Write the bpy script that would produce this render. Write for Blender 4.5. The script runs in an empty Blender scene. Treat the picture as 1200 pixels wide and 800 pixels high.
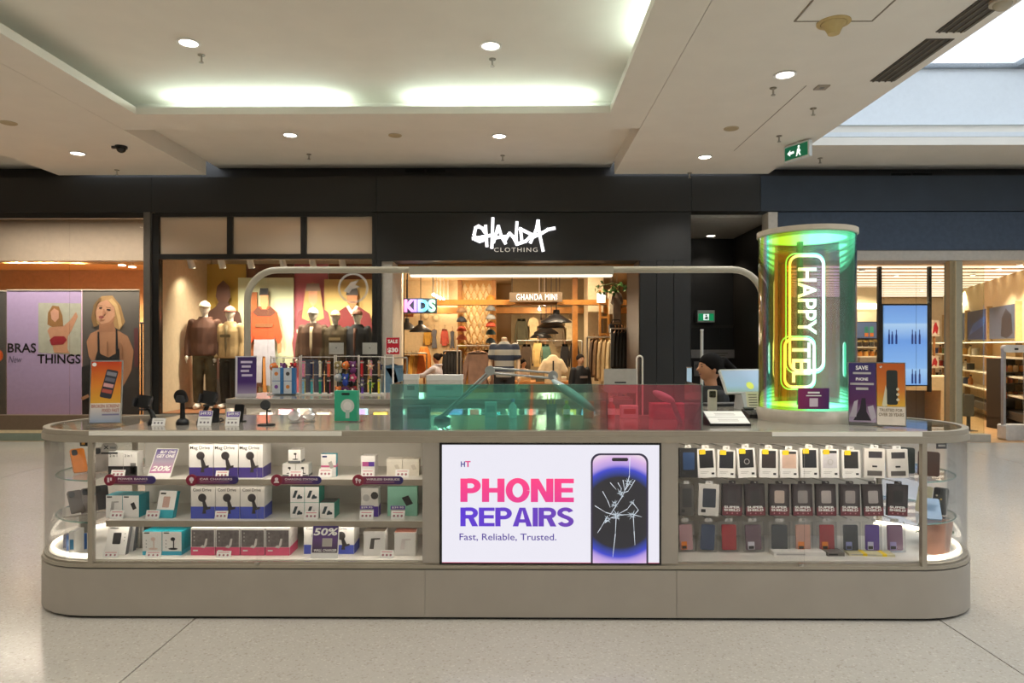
import bpy, math, random
from mathutils import Vector, Matrix
random.seed(7)
scene = bpy.context.scene
col = scene.collection
PI = math.pi

# ------------------------------------------------------------------ camera, world, exposure
FPX = 800.0; EYE = 1.5; YAW = math.radians(0.5); HOR = 404.0
cam_d = bpy.data.cameras.new('camera'); cam = bpy.data.objects.new('camera', cam_d); col.objects.link(cam)
cam_d.sensor_width = 36.0; cam_d.lens = 36.0 * FPX / 1200.0
cam_d.shift_y = (HOR - 400.0) / 1200.0
cam.location = (0, 0, EYE); cam.rotation_euler = (PI / 2, 0, YAW)
cam_d.clip_start = 0.05; cam_d.clip_end = 200
scene.camera = cam
world = bpy.data.worlds.new('sky'); scene.world = world; world.use_nodes = True
bgn = world.node_tree.nodes['Background']
bgn.inputs[0].default_value = (0.90, 0.95, 1.0, 1); bgn.inputs[1].default_value = 2.7
vs = scene.view_settings
vs.view_transform = 'Standard'; vs.look = 'None'; vs.gamma = 1.0; vs.exposure = 0.22
vs.use_curve_mapping = False
scene.cycles.use_denoising = True
scene.cycles.max_bounces = 10; scene.cycles.diffuse_bounces = 4; scene.cycles.glossy_bounces = 4
scene.cycles.transparent_max_bounces = 24; scene.cycles.transmission_bounces = 6
scene.cycles.sample_clamp_indirect = 4.0
scene.cycles.caustics_reflective = False; scene.cycles.caustics_refractive = False

# ------------------------------------------------------------------ pixel -> place
def WX(px, Y):
    u = (px - 600.0) / FPX
    return Y * (u * math.cos(YAW) - math.sin(YAW)) / (u * math.sin(YAW) + math.cos(YAW))
def WZ(py, Y, px=607):
    u = (px - 600.0) / FPX
    return EYE + Y * ((HOR - py) / FPX) / (u * math.sin(YAW) + math.cos(YAW))

# ------------------------------------------------------------------ materials
def lin(h):
    if isinstance(h, str):
        h = h.lstrip('#'); c = [int(h[i:i + 2], 16) / 255 for i in (0, 2, 4)]
    else: c = list(h)
    return tuple(x / 12.92 if x <= .04045 else ((x + .055) / 1.055) ** 2.4 for x in c) + (1.0,)
MATS = {}
def mat(color, rough=.55, metal=0.0, emit=0.0, noise=0.06, scale=18.0, spec=.5, bump=0.0):
    key = (str(color), rough, metal, emit, noise, scale, spec, bump)
    if key in MATS: return MATS[key]
    m = bpy.data.materials.new('mat_%03d' % len(MATS)); m.use_nodes = True
    nt = m.node_tree; p = nt.nodes['Principled BSDF']; c = lin(color)
    p.inputs['Roughness'].default_value = rough; p.inputs['Metallic'].default_value = metal
    p.inputs['Specular IOR Level'].default_value = spec
    tc = nt.nodes.new('ShaderNodeTexCoord'); nz = nt.nodes.new('ShaderNodeTexNoise'); rp = nt.nodes.new('ShaderNodeValToRGB')
    nz.inputs['Scale'].default_value = scale; nz.inputs['Detail'].default_value = 3
    a = tuple(max(0, x * (1 - noise)) for x in c[:3]) + (1,); b = tuple(min(1, x * (1 + noise)) for x in c[:3]) + (1,)
    rp.color_ramp.elements[0].position = .3; rp.color_ramp.elements[0].color = a
    rp.color_ramp.elements[1].position = .7; rp.color_ramp.elements[1].color = b
    nt.links.new(tc.outputs['Object'], nz.inputs['Vector']); nt.links.new(nz.outputs['Fac'], rp.inputs['Fac'])
    nt.links.new(rp.outputs['Color'], p.inputs['Base Color'])
    if emit:
        nt.links.new(rp.outputs['Color'], p.inputs['Emission Color']); p.inputs['Emission Strength'].default_value = emit
    if bump:
        bn = nt.nodes.new('ShaderNodeBump'); bn.inputs['Strength'].default_value = bump; bn.inputs['Distance'].default_value = .01
        nt.links.new(nz.outputs['Fac'], bn.inputs['Height']); nt.links.new(bn.outputs['Normal'], p.inputs['Normal'])
    MATS[key] = m
    return m
def lampmat(color, strength):
    key = ('lamp', str(color), strength)
    if key in MATS: return MATS[key]
    m = bpy.data.materials.new('lamp_%03d' % len(MATS)); m.use_nodes = True; nt = m.node_tree
    p = nt.nodes['Principled BSDF']; p.inputs['Base Color'].default_value = (.8, .8, .8, 1)
    p.inputs['Emission Color'].default_value = lin(color); p.inputs['Emission Strength'].default_value = strength
    MATS[key] = m
    return m
def dispmat(color, strength):
    """a patch of a lit display: dark glass that gives off its own colour"""
    key = ('disp', str(color), strength)
    if key in MATS: return MATS[key]
    m = bpy.data.materials.new('display_%03d' % len(MATS)); m.use_nodes = True; p = m.node_tree.nodes['Principled BSDF']
    p.inputs['Base Color'].default_value = (.02, .02, .02, 1); p.inputs['Roughness'].default_value = .3
    p.inputs['Emission Color'].default_value = lin(color); p.inputs['Emission Strength'].default_value = strength
    MATS[key] = m
    return m
def ramp_mat(stops, axis='Z', lo=0.0, hi=1.0, rough=.5, emit=0.0, metal=0.0, name='ramp', screen=False):
    """colour that runs along one object axis between lo and hi (a printed gradient)"""
    m = bpy.data.materials.new(name); m.use_nodes = True; nt = m.node_tree; p = nt.nodes['Principled BSDF']
    tc = nt.nodes.new('ShaderNodeTexCoord'); sx = nt.nodes.new('ShaderNodeSeparateXYZ'); mr = nt.nodes.new('ShaderNodeMapRange')
    rp = nt.nodes.new('ShaderNodeValToRGB'); mr.inputs[1].default_value = lo; mr.inputs[2].default_value = hi
    nt.links.new(tc.outputs['Object'], sx.inputs[0]); nt.links.new(sx.outputs[axis], mr.inputs[0]); nt.links.new(mr.outputs[0], rp.inputs[0])
    el = rp.color_ramp.elements
    while len(el) < len(stops): el.new(.5)
    for e, (t, c) in zip(el, stops): e.position = t; e.color = lin(c)
    if screen: p.inputs['Base Color'].default_value = (.02, .02, .02, 1)
    else: nt.links.new(rp.outputs[0], p.inputs['Base Color'])
    if emit: nt.links.new(rp.outputs[0], p.inputs['Emission Color']); p.inputs['Emission Strength'].default_value = emit
    p.inputs['Roughness'].default_value = rough; p.inputs['Metallic'].default_value = metal
    return m
def glassmat(name, tint=(1, 1, 1), refl=0.06, rough=0.0, body=0.0, bodycol=(.8, .8, .8)):
    """thin pane: clear with a faint mirror coat"""
    m = bpy.data.materials.new(name); m.use_nodes = True; nt = m.node_tree; nt.nodes.clear()
    out = nt.nodes.new('ShaderNodeOutputMaterial'); tr = nt.nodes.new('ShaderNodeBsdfTransparent'); gl = nt.nodes.new('ShaderNodeBsdfGlossy')
    mx = nt.nodes.new('ShaderNodeMixShader'); fr = nt.nodes.new('ShaderNodeFresnel'); ad = nt.nodes.new('ShaderNodeMath')
    tr.inputs[0].default_value = tint + (1,); gl.inputs['Roughness'].default_value = rough
    fr.inputs[0].default_value = 1.28; ad.operation = 'MULTIPLY_ADD'; ad.inputs[1].default_value = .5; ad.inputs[2].default_value = refl - .006
    nt.links.new(fr.outputs[0], ad.inputs[0]); nt.links.new(ad.outputs[0], mx.inputs[0])
    nt.links.new(tr.outputs[0], mx.inputs[1]); nt.links.new(gl.outputs[0], mx.inputs[2])
    last = mx
    if body:
        df = nt.nodes.new('ShaderNodeBsdfDiffuse'); df.inputs[0].default_value = tuple(bodycol) + (1,)
        m2 = nt.nodes.new('ShaderNodeMixShader'); m2.inputs[0].default_value = body
        nt.links.new(mx.outputs[0], m2.inputs[1]); nt.links.new(df.outputs[0], m2.inputs[2]); last = m2
    nt.links.new(last.outputs[0], out.inputs[0])
    return m
GLASS = glassmat('clear_glass', refl=.015); GLASS_E = glassmat('glass_edge', (.72, .92, .86), .12, .05, .25, (.45, .75, .68))

# ------------------------------------------------------------------ mesh builder
def rotm(rx=0, ry=0, rz=0): return Matrix.Rotation(rz, 3, 'Z') @ Matrix.Rotation(ry, 3, 'Y') @ Matrix.Rotation(rx, 3, 'X')
class G:
    def __init__(s): s.v = []; s.f = []
    def add(s, vs_, fs):
        n = len(s.v); s.v += [tuple(p) for p in vs_]; s.f += [tuple(i + n for i in f) for f in fs]; return s
    def bx(s, x0, x1, y0, y1, z0, z1):
        x0, x1 = min(x0, x1), max(x0, x1); y0, y1 = min(y0, y1), max(y0, y1); z0, z1 = min(z0, z1), max(z0, z1)
        return s.add([(x0, y0, z0), (x1, y0, z0), (x1, y1, z0), (x0, y1, z0), (x0, y0, z1), (x1, y0, z1), (x1, y1, z1), (x0, y1, z1)],
                     [(3, 2, 1, 0), (4, 5, 6, 7), (0, 1, 5, 4), (1, 2, 6, 5), (2, 3, 7, 6), (3, 0, 4, 7)])
    def box(s, c, d, r=None):
        v = [Vector((a * d[0] / 2, b * d[1] / 2, e * d[2] / 2)) for e in (-1, 1) for a, b in ((-1, -1), (1, -1), (1, 1), (-1, 1))]
        if r is not None: v = [r @ p for p in v]
        return s.add([p + Vector(c) for p in v], [(3, 2, 1, 0), (4, 5, 6, 7), (0, 1, 5, 4), (1, 2, 6, 5), (2, 3, 7, 6), (3, 0, 4, 7)])
    def cyl(s, a, b, r, n=12, r2=None):
        a = Vector(a); b = Vector(b); d = (b - a); q = d.to_track_quat('Z', 'Y').to_matrix(); r2 = r if r2 is None else r2
        p = [a + q @ Vector((r * math.cos(2 * PI * i / n), r * math.sin(2 * PI * i / n), 0)) for i in range(n)]
        p += [b + q @ Vector((r2 * math.cos(2 * PI * i / n), r2 * math.sin(2 * PI * i / n), 0)) for i in range(n)]
        f = [(i, (i + 1) % n, n + (i + 1) % n, n + i) for i in range(n)] + [tuple(range(n - 1, -1, -1)), tuple(range(n, 2 * n))]
        return s.add(p, f)
    def tube(s, pts, r, n=8, cap=True):
        pts = [Vector(p) for p in pts]; m = len(pts); rs = r if isinstance(r, (list, tuple)) else [r] * m
        vv = []; up = None
        for i, p in enumerate(pts):
            t = (pts[min(i + 1, m - 1)] - pts[max(i - 1, 0)]).normalized()
            if up is None: up = Vector((0, 0, 1)) if abs(t.z) < .9 else Vector((0, 1, 0))
            x = up.cross(t)
            if x.length < 1e-5: x = Vector((1, 0, 0)).cross(t)
            x.normalize(); y = t.cross(x); up = y
            vv += [p + rs[i] * (math.cos(2 * PI * k / n) * x + math.sin(2 * PI * k / n) * y) for k in range(n)]
        f = [(i * n + k, i * n + (k + 1) % n, (i + 1) * n + (k + 1) % n, (i + 1) * n + k) for i in range(m - 1) for k in range(n)]
        if cap: f += [tuple(range(n - 1, -1, -1)), tuple(range((m - 1) * n, m * n))]
        return s.add(vv, f)
    def rings(s, rings, cap=True):
        n = len(rings[0]); m = len(rings)
        f = [(i * n + k, i * n + (k + 1) % n, (i + 1) * n + (k + 1) % n, (i + 1) * n + k) for i in range(m - 1) for k in range(n)]
        if cap: f += [tuple(range(n - 1, -1, -1)), tuple(range((m - 1) * n, m * n))]
        return s.add([p for r in rings for p in r], f)
    def lathe(s, prof, c=(0, 0, 0), n=24, sx=1, sy=1):
        return s.rings([[(c[0] + r * sx * math.cos(2 * PI * k / n), c[1] + r * sy * math.sin(2 * PI * k / n), c[2] + z) for k in range(n)] for r, z in prof])
    def ball(s, c, rx, ry=None, rz=None, n=12, m=8):
        ry = rx if ry is None else ry; rz = rx if rz is None else rz
        pr = [(max(1e-4, math.sin(PI * i / m)), -math.cos(PI * i / m)) for i in range(m + 1)]
        return s.rings([[(c[0] + rx * r * math.cos(2 * PI * k / n), c[1] + ry * r * math.sin(2 * PI * k / n), c[2] + rz * z) for k in range(n)] for r, z in pr])
    def prism(s, poly, a0, a1, plane='XZ'):
        """polygon extruded: XZ along y, XY along z, YZ along x"""
        n = len(poly)
        mk = {'XZ': lambda p, a: (p[0], a, p[1]), 'XY': lambda p, a: (p[0], p[1], a), 'YZ': lambda p, a: (a, p[0], p[1])}[plane]
        vv = [mk(p, a0) for p in poly] + [mk(p, a1) for p in poly]
        return s.add(vv, [(i, (i + 1) % n, n + (i + 1) % n, n + i) for i in range(n)] + [tuple(range(n - 1, -1, -1)), tuple(range(n, 2 * n))])
    def flat(s, poly, y=0.0): return s.add([(p[0], y, p[1]) for p in poly], [tuple(range(len(poly)))])
    def rect(s, x0, x1, z0, z1, y=0.0): return s.flat([(x0, z0), (x1, z0), (x1, z1), (x0, z1)], y)
    def disc(s, x, z, r, y=0.0, n=20, rz=None):
        rz = r if rz is None else rz
        return s.flat([(x + r * math.cos(2 * PI * k / n), z + rz * math.sin(2 * PI * k / n)) for k in range(n)], y)
    def to(s, name, m, parent=None, smooth=False, bevel=0.0, fix=True):
        me = bpy.data.meshes.new(name); me.from_pydata(s.v, [], s.f)
        me.materials.append(m)
        if fix and len(s.f) > 1:
            import bmesh
            b = bmesh.new(); b.from_mesh(me); bmesh.ops.recalc_face_normals(b, faces=b.faces); b.to_mesh(me); b.free()
        if smooth:
            me.polygons.foreach_set('use_smooth', [True] * len(me.polygons))
            if smooth != 'all': me.set_sharp_from_angle(angle=math.radians(40))
        o = bpy.data.objects.new(name, me); col.objects.link(o)
        if parent is not None: o.parent = parent
        if bevel:
            bv = o.modifiers.new('edge', 'BEVEL'); bv.width = bevel; bv.segments = 2; bv.limit_method = 'ANGLE'
        return o
def rrect(x0, x1, z0, z1, r, n=5):
    out = []
    for cx, cz, a in ((x1 - r, z1 - r, 0), (x0 + r, z1 - r, 90), (x0 + r, z0 + r, 180), (x1 - r, z0 + r, 270)):
        for k in range(n + 1):
            t = math.radians(a + 90 * k / n); out.append((cx + r * math.cos(t), cz + r * math.sin(t)))
    return out
def tag(o, label, cat=None, group=None, kind=None):
    if label: o['label'] = label
    if cat: o['category'] = cat
    if group: o['group'] = group
    if kind: o['kind'] = kind
    return o
def struct(o, label=None):
    o['kind'] = 'structure'
    if label: o['label'] = label
    return o
def thing(name, label, cat, loc=(0, 0, 0), rz=0.0, group=None, kind=None, rot=None):
    o = bpy.data.objects.new(name, None); col.objects.link(o); o.empty_display_size = .05
    o.location = loc; o.rotation_euler = rot if rot else (0, 0, rz)
    return tag(o, label, cat, group, kind)
def room(name, loc=(0, 0, 0), label=None):
    o = bpy.data.objects.new(name, None); col.objects.link(o); o.location = loc; o['kind'] = 'structure'
    if label: o['label'] = label
    return o
def dup(root, loc, rz=None, label=None, group=None, rot=None):
    def cp(o, par):
        c = o.copy(); col.objects.link(c); c.parent = par
        for ch in o.children: cp(ch, c)
        return c
    r = cp(root, root.parent); r.location = loc
    if rz is not None: r.rotation_euler = (0, 0, rz)
    if rot is not None: r.rotation_euler = rot
    if label: r['label'] = label
    if group: r['group'] = group
    return r
def inst(o, loc, parent=None):
    c = o.copy(); col.objects.link(c); c.parent = parent if parent is not None else o.parent; c.location = loc
    return c
FONTS = {}
def lettering(s, x0, x1, z0, z1, y, m, parent, name='lettering', ext=0.0, bold=0.0, shear=0.0, fit=True, spacing=1.0, flip=False):
    """writing that fills the box x0..x1, z0..z1 on the plane y (facing -y)"""
    cu = bpy.data.curves.new('t', 'FONT'); cu.body = s; cu.offset = bold; cu.shear = shear; cu.resolution_u = 3; cu.space_character = spacing
    o = bpy.data.objects.new('t', cu); me0 = bpy.data.meshes.new_from_object(o)
    vs_ = [v.co.copy() for v in me0.vertices]; fs = [tuple(p.vertices) for p in me0.polygons]
    bpy.data.objects.remove(o); bpy.data.curves.remove(cu); bpy.data.meshes.remove(me0)
    if not vs_: return None
    ax, bx_ = min(v.x for v in vs_), max(v.x for v in vs_); az, bz = min(v.y for v in vs_), max(v.y for v in vs_)
    sx = (x1 - x0) / (bx_ - ax); sz = (z1 - z0) / (bz - az)
    if not fit: sx = sz = min(sx, sz)
    pts = [(x0 + (v.x - ax) * sx, y, z0 + (v.y - az) * sz) for v in vs_]
    g = G()
    if ext:
        n = len(pts); g.add(pts + [(p[0], p[1] + ext, p[2]) for p in pts], fs)
        edges = {}
        for f in fs:
            for a, b in zip(f, f[1:] + f[:1]): edges[(a, b)] = 1
        for (a, b) in edges:
            if (b, a) not in edges: g.f.append((a, b, b + n, a + n))
    else: g.add(pts, fs)
    return g.to(name, m, parent, fix=False)
def arcpts(cx, cy, r, a0, a1, n):
    return [(cx + r * math.cos(math.radians(a0 + (a1 - a0) * k / n)), cy + r * math.sin(math.radians(a0 + (a1 - a0) * k / n))) for k in range(n + 1)]
def lamp(kind, name, loc, energy, color=(1, 1, 1), size=.2, spot=None, rot=None, parent=None, blend=.6, size_y=None):
    d = bpy.data.lights.new(name, kind); d.energy = energy; d.color = color
    if kind == 'AREA':
        d.shape = 'DISK' if size_y is None else 'RECTANGLE'; d.size = size
        if size_y: d.size_y = size_y
    else: d.shadow_soft_size = size
    if kind == 'SPOT' and spot: d.spot_size = math.radians(spot); d.spot_blend = blend
    o = bpy.data.objects.new(name, d); col.objects.link(o); o.location = loc
    if rot: o.rotation_euler = rot
    if parent is not None: o.parent = parent
    return o
# palette
CREAM = mat('#b9ad9b', .8, noise=.03, scale=4); CEIL = mat('#e9e4da', .85, noise=.02, scale=3)
BLACKP = mat('#17171a', .45, noise=.1, scale=6); STEEL = mat('#b9b6ae', .35, .9); ALU = mat('#b3aa9c', .4, .35, noise=.03)
WHITE = mat('#f2f1ee', .5, noise=.02); BLACK = mat('#0e0e10', .4); DGREY = mat('#2c2c2f', .5); GREY = mat('#808080', .5)
WOOD = mat('#a8703a', .5, noise=.22, scale=9); PAPER = mat('#f5f4f1', .7, noise=.015); NAVY = mat('#23306a', .5)
TEAL = mat('#1b9aaa', .45); PURPLE = mat('#5a3a9e', .45); PINK = mat('#e46c94', .45); RED = mat('#c01830', .45)
# ------------------------------------------------------------------ the mall: floor
def terrazzo(name, base, dark, light):
    m = bpy.data.materials.new(name); m.use_nodes = True; nt = m.node_tree; p = nt.nodes['Principled BSDF']
    tc = nt.nodes.new('ShaderNodeTexCoord'); vo = nt.nodes.new('ShaderNodeTexVoronoi'); rp = nt.nodes.new('ShaderNodeValToRGB')
    vo.inputs['Scale'].default_value = 110; nz = nt.nodes.new('ShaderNodeTexNoise'); nz.inputs['Scale'].default_value = .9; nz.inputs['Detail'].default_value = 4
    e = rp.color_ramp.elements; e[0].position = 0; e[0].color = lin(dark); e[1].position = 1; e[1].color = lin(light)
    for t, c in ((.12, base), (.85, base)): k = e.new(t); k.color = lin(c)
    sp = nt.nodes.new('ShaderNodeSeparateColor'); mx = nt.nodes.new('ShaderNodeMix'); mx.data_type = 'RGBA'; mx.blend_type = 'MULTIPLY'; mx.inputs[0].default_value = .35
    r2 = nt.nodes.new('ShaderNodeValToRGB'); r2.color_ramp.elements[0].color = (.8, .78, .75, 1); r2.color_ramp.elements[0].position = .3; r2.color_ramp.elements[1].color = (1, 1, 1, 1); r2.color_ramp.elements[1].position = .7
    nt.links.new(tc.outputs['Object'], vo.inputs['Vector']); nt.links.new(tc.outputs['Object'], nz.inputs['Vector'])
    nt.links.new(vo.outputs['Color'], sp.inputs[0]); nt.links.new(sp.outputs[0], rp.inputs[0]); nt.links.new(nz.outputs['Fac'], r2.inputs[0])
    nt.links.new(rp.outputs[0], mx.inputs[6]); nt.links.new(r2.outputs[0], mx.inputs[7]); nt.links.new(mx.outputs[2], p.inputs['Base Color'])
    p.inputs['Roughness'].default_value = .16; p.inputs['Specular IOR Level'].default_value = .45
    return m
TERR = terrazzo('terrazzo', '#bab5ac', '#a8a297', '#c8c3ba')
JOINT = mat('#6d6456', .8)
floor = room('floor', label='pale polished terrazzo floor with thin joint lines')
G().bx(-14, 14, -8, 20, -.12, -.045).to('subfloor', JOINT, floor)
xs = [-14, -9.91, -5.84, -1.77, 2.30, 6.37, 10.44, 14]
for a, b in zip(xs, xs[1:]): G().bx(a + .004, b - .004, -8, 10.55, -.045, 0).to('floor_slab', TERR, floor)
G().bx(-14, 14, 10.555, 20, -.045, 0).to('shop_floor', mat('#b08a5c', .35, noise=.12, scale=3), floor)

# ------------------------------------------------------------------ ceiling
ZA, ZB, ZC = 4.11, 4.33, 4.385
ceil = room('ceiling', label='cream plasterboard ceiling with lowered bulkheads and lit coffer')
def cb(name, *a, m=CEIL): return G().bx(*a).to(name, m, ceil)
cb('bulkhead', -7.07, -4.793, -8, 10.45, ZA, ZA + .27)
cb('bulkhead', 1.473, 3.82, -8, 10.45, ZA, ZA + .27)
cb('soffit_panel', -4.787, -4.33, -8, 8.25, ZA, ZA + .085)
cb('soffit_panel', 1.04, 1.467, -8, 8.25, ZA, ZA + .085)
cb('soffit_panel', -4.33, 1.04, 7.7, 8.25, ZA, ZA + .085)
cb('soffit_panel', -4.33, 1.04, -8, -2.2, ZA, ZA + .085)
cb('cove_wall', -4.787, 1.467, 8.13, 8.25, ZA + .085, ZC)
cb('cove_wall', -4.787, -4.70, -8, 8.13, ZA + .085, ZC)
cb('cove_wall', 1.40, 1.467, -8, 8.13, ZA + .085, ZC)
cb('coffer_panel', -4.8, 1.48, -8, 8.25, ZC, ZC + .1)
cb('recess_panel', -4.8, 1.48, 8.252, 10.95, ZB, ZB + .1)
cb('side_panel', -14, -7.075, -8, 10.95, ZB, ZB + .1)
# skylight well on the far side of the bulkhead
SKW = mat('#dfe5ea', .8, noise=.02)
cb('skylight_soffit', 3.825, 14, 9.58, 10.95, 4.29, 4.40)
cb('skylight_lip', 3.825, 14, 9.58, 9.70, 4.405, 4.47, m=SKW)
cb('skylight_reveal', 3.825, 14, 9.90, 10.0, 4.405, 4.66)
cb('skylight_wall', 3.825, 14, 9.86, 10.0, 4.665, 5.46, m=SKW)
cb('skylight_wall', 3.70, 3.82, -8, 10.0, ZA + .275, 5.46, m=SKW)
cb('skylight_wall', 10.5, 10.62, -8, 9.86, ZB, 5.46, m=SKW)
cb('side_panel', 10.5, 14, -8, 9.58, ZB - .1, ZB)
sky = room('skylight', (3.82, 9.86, 5.46), 'white glazed skylight with grey mullions')
for i in range(4):
    for k in range(7):
        x0 = .02 + i * 1.66; y0 = -.04 - k * 2.5
        G().bx(x0 + .03, x0 + 1.63, y0 - 2.46, y0, 0, .012).to('pane', glassmat('sky_pane%d%d' % (i, k), (.96, .98, 1), .04) if i + k == 0 else bpy.data.materials['sky_pane00'], sky)
MUL = mat('#8d949a', .5)
for i in range(5): G().bx(i * 1.66 - .01, i * 1.66 + .05, -17.6, 0, .0, .09).to('mullion', MUL, sky)
for k in range(8): G().bx(0, 6.68, -k * 2.5 - .04, -k * 2.5, .0, .07).to('mullion', MUL, sky)

# cove light tubes lying behind the lip of the coffer
TUBE = lampmat('#dff7ec', 30)
def cove_tube(a, b, label):
    t = thing('cove_light', label, 'light', tuple((a[i] + b[i]) / 2 for i in range(3)), group='cove tubes in the coffer')
    L = Vector(b) - Vector(a)
    G().cyl(-L / 2, L / 2, .022, 10).to('tube', TUBE, t)
    G().box((0, 0, -.034), (max(abs(L.x), .05), max(abs(L.y), .05), .02)).to('fitting', WHITE, t)
zt = ZA + .13
cove_tube((-4.05, 7.93, zt), (-2.05, 7.93, zt), 'greenish white cove light glowing at the coffer\'s far edge, beside its corner')
cove_tube((-1.25, 7.93, zt), (.82, 7.93, zt), 'greenish white cove light at coffer far edge above the graffiti sign')
for y0, y1, lb in ((4.5, 6.5, 'cove light along the coffer edge beside the skylight bulkhead'), (1.0, 3.8, 'cove light overhead along the coffer edge, nearest the skylight side')):
    cove_tube((1.25, y0, zt), (1.25, y1, zt), lb)
for y0, y1, lb in ((2.8, 4.95, 'cove light along the coffer edge on the lingerie shop side'), (.0, 2.2, 'cove light overhead along the lingerie shop side coffer edge')):
    cove_tube((-4.55, y0, zt), (-4.55, y1, zt), lb)

# ------------------------------------------------------------------ dark fascia over the shops
FASC = mat('#22211f', .6, noise=.06, scale=3); FASC_SKY = mat('#29333f', .6, noise=.08, scale=3); YS = 10.6  # second fascia colour has the bluish skylight tint painted in
f = room('wall_fascia', (0, YS, 3.57), 'dark painted fascia band above the shop fronts')
xj = [-14, -5.72, -2.2, 2.69, 3.76, 14]
for i, (a, b) in enumerate(zip(xj, xj[1:])):
    G().bx(a + .003, b - .003, 0, .3, 0, .545).to('fascia_panel', FASC if i < 4 else FASC_SKY, f)
G().bx(-14, 14, .302, .36, .5, .9).to('recess_strip', BLACKP, f)
for x0, x1, z in ((WX(475, 10.9), WX(522, 10.9), .71), (WX(1044, 10.9), WX(1092, 10.9), .63)):
    v = thing('slot_vent', 'black slot vent in the dark strip above the ' + ('graffiti sign' if x0 < 0 else 'shop with the slatted ceiling'), 'vent', ((x0 + x1) / 2, 10.9, 3.57 + z))
    w = (x1 - x0) / 2
    G().bx(-w, w, -.012, 0, -.04, .04).to('backing', mat('#050505', .8), v)
    for zz in (-.035, .035): G().bx(-w, w, -.02, -.012, zz - .006, zz + .006).to('rim', BLACK, v)
    G().bx(-.012, .012, -.02, -.012, -.035, .035).to('divider', BLACK, v)
# black sign fascia + portal of the clothing shop
PORT = mat('#131312', .5, noise=.12, scale=5)
p = room('wall_portal', (0, YS + .02, 0), 'matt black timber portal round the clothing shop entrance')
zt = WZ(305, YS)
G().bx(WX(441, YS), WX(810, YS), 0, .5, zt, 3.56).to('sign_fascia', PORT, p)
xa, xb = WX(750, YS), WX(810, YS)
for k in range(3):
    a = xa + (xb - xa) * k / 3; G().bx(a + .004, a + (xb - xa) / 3 - .004, .0, .5, 0, zt - .004).to('side_panel', PORT, p)
G().bx(xa - .01, xa, .02, 1.2, 0, zt).to('timber_reveal', mat('#3a2a20', .5, noise=.2), p)
G().bx(WX(441, YS), WX(446, YS), 0, .5, 0, zt - .004).to('jamb', PORT, p)
G().bx(WX(446, YS) + .004, WX(459, YS), .05, .9, 0, zt - .004).to('white_reveal', mat('#b5afa5', .6), p)
G().bx(WX(446, YS), WX(750, YS), .5, 1.2, zt - .03, zt + .05).to('timber_soffit', WOOD, p)
for px in (502, 521, 591, 608, 680, 698):
    x = WX(px, 11.15)
    d = thing('downlight', 'small warm downlight in the timber soffit, %s of the six' % {502: 'first from the window side', 521: 'second from the window side', 591: 'third from the window side', 608: 'fourth from the window side', 680: 'fifth from the window side', 698: 'sixth from the window side'}[px], 'light', (x, 11.15, zt - .03), group='downlights in the timber soffit')
    G().cyl((0, 0, -.012), (0, 0, .01), .075, 16).to('trim_ring', WOOD, d); G().cyl((0, 0, -.016), (0, 0, -.0125), .06, 16).to('lens', lampmat('#fff0d8', 4), d)
    lamp('SPOT', 'lamp', (0, 0, -.05), 30, (1, .78, .5), .05, 100, (0, 0, 0), d)
# brush script sign
sg = thing('shop_sign', 'white brush script shop sign with small CLOTHING lettering on black fascia', 'sign', (WX(600, YS), YS + .02, WZ(280, YS)))
LIT = mat('#f6f6fb', .5, emit=1.1, noise=.01)
def stroke(pts, w=.046):
    P = [((530 + x / 8.571), (240 + y / 8.571)) for x, y in pts]
    P = [(WX(x, YS) - sg.location.x, WZ(y, YS) - sg.location.z) for x, y in P]
    g = G()
    for (a, b), (c, d) in zip(P, P[1:]):
        L = math.hypot(c - a, d - b) or 1e-6; nx, nz = -(d - b) / L * w / 2, (c - a) / L * w / 2; ex, ez = (c - a) / L * w * .25, (d - b) / L * w * .25
        g.prism([(a + nx - ex, b + nz - ez), (a - nx - ex, b - nz - ez), (c - nx + ex, d - nz + ez), (c + nx + ex, d + nz + ez)], -.05, -.012)
    g.to('brush_stroke', LIT, sg)
for s in ([(325, 275), (300, 235), (265, 215), (235, 230), (220, 300), (235, 350), (275, 368), (310, 355), (325, 320)], [(205, 338), (300, 325), (420, 300)],
          [(335, 210), (348, 415)], [(408, 135), (398, 432)], [(415, 375), (463, 215), (495, 320), (535, 388)], [(430, 330), (545, 318)],
          [(535, 350), (575, 285), (610, 320), (650, 395)], [(650, 175), (640, 330), (650, 400)], [(685, 240), (700, 370)], [(678, 240), (800, 300), (740, 365), (650, 395)],
          [(785, 380), (840, 260), (862, 160), (875, 290), (912, 462)], [(800, 330), (900, 285), (960, 250), (1028, 235)]): stroke(s)
lettering('CLOTHING', WX(579, YS) - sg.location.x, WX(630, YS) - sg.location.x, WZ(295, YS) - sg.location.z, WZ(290, YS) - sg.location.z, -.02, mat('#c9c4bb', .5, emit=.35), sg, ext=.008, spacing=1.25)

# ------------------------------------------------------------------ room shells behind the fronts
WARM = mat('#d8c4a2', .8, noise=.03, scale=3); SAND = mat('#c9b592', .8, noise=.03)
def wall(name, m, *a, label=None): return struct(G().bx(*a).to(name, m), label)
wall('wall_left_shop_back', mat('#8d7a62', .8), -14, -5.8, 14.5, 14.6, 0, 3.9)
wall('ceiling_left_shop', mat('#cdb48e', .8), -14, -5.75, 10.93, 14.6, 3.86, 3.95)
wall('wall_left_divider', mat('#c9b597', .8), -5.75, -5.69, 10.65, 17, 0, 3.9)
wall('wall_window_back', mat('#d9d2c0', .8), -5.68, -2.12, 12.6, 12.7, 0, 3.5)
wall('ceiling_window', mat('#ddd6c6', .8), -5.68, -2.12, 10.93, 12.7, 3.5, 3.6)
wall('wall_window_side', mat('#d8ceb8', .8), -2.20, -2.12, 11.15, 12.7, 0, 3.5)
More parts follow.
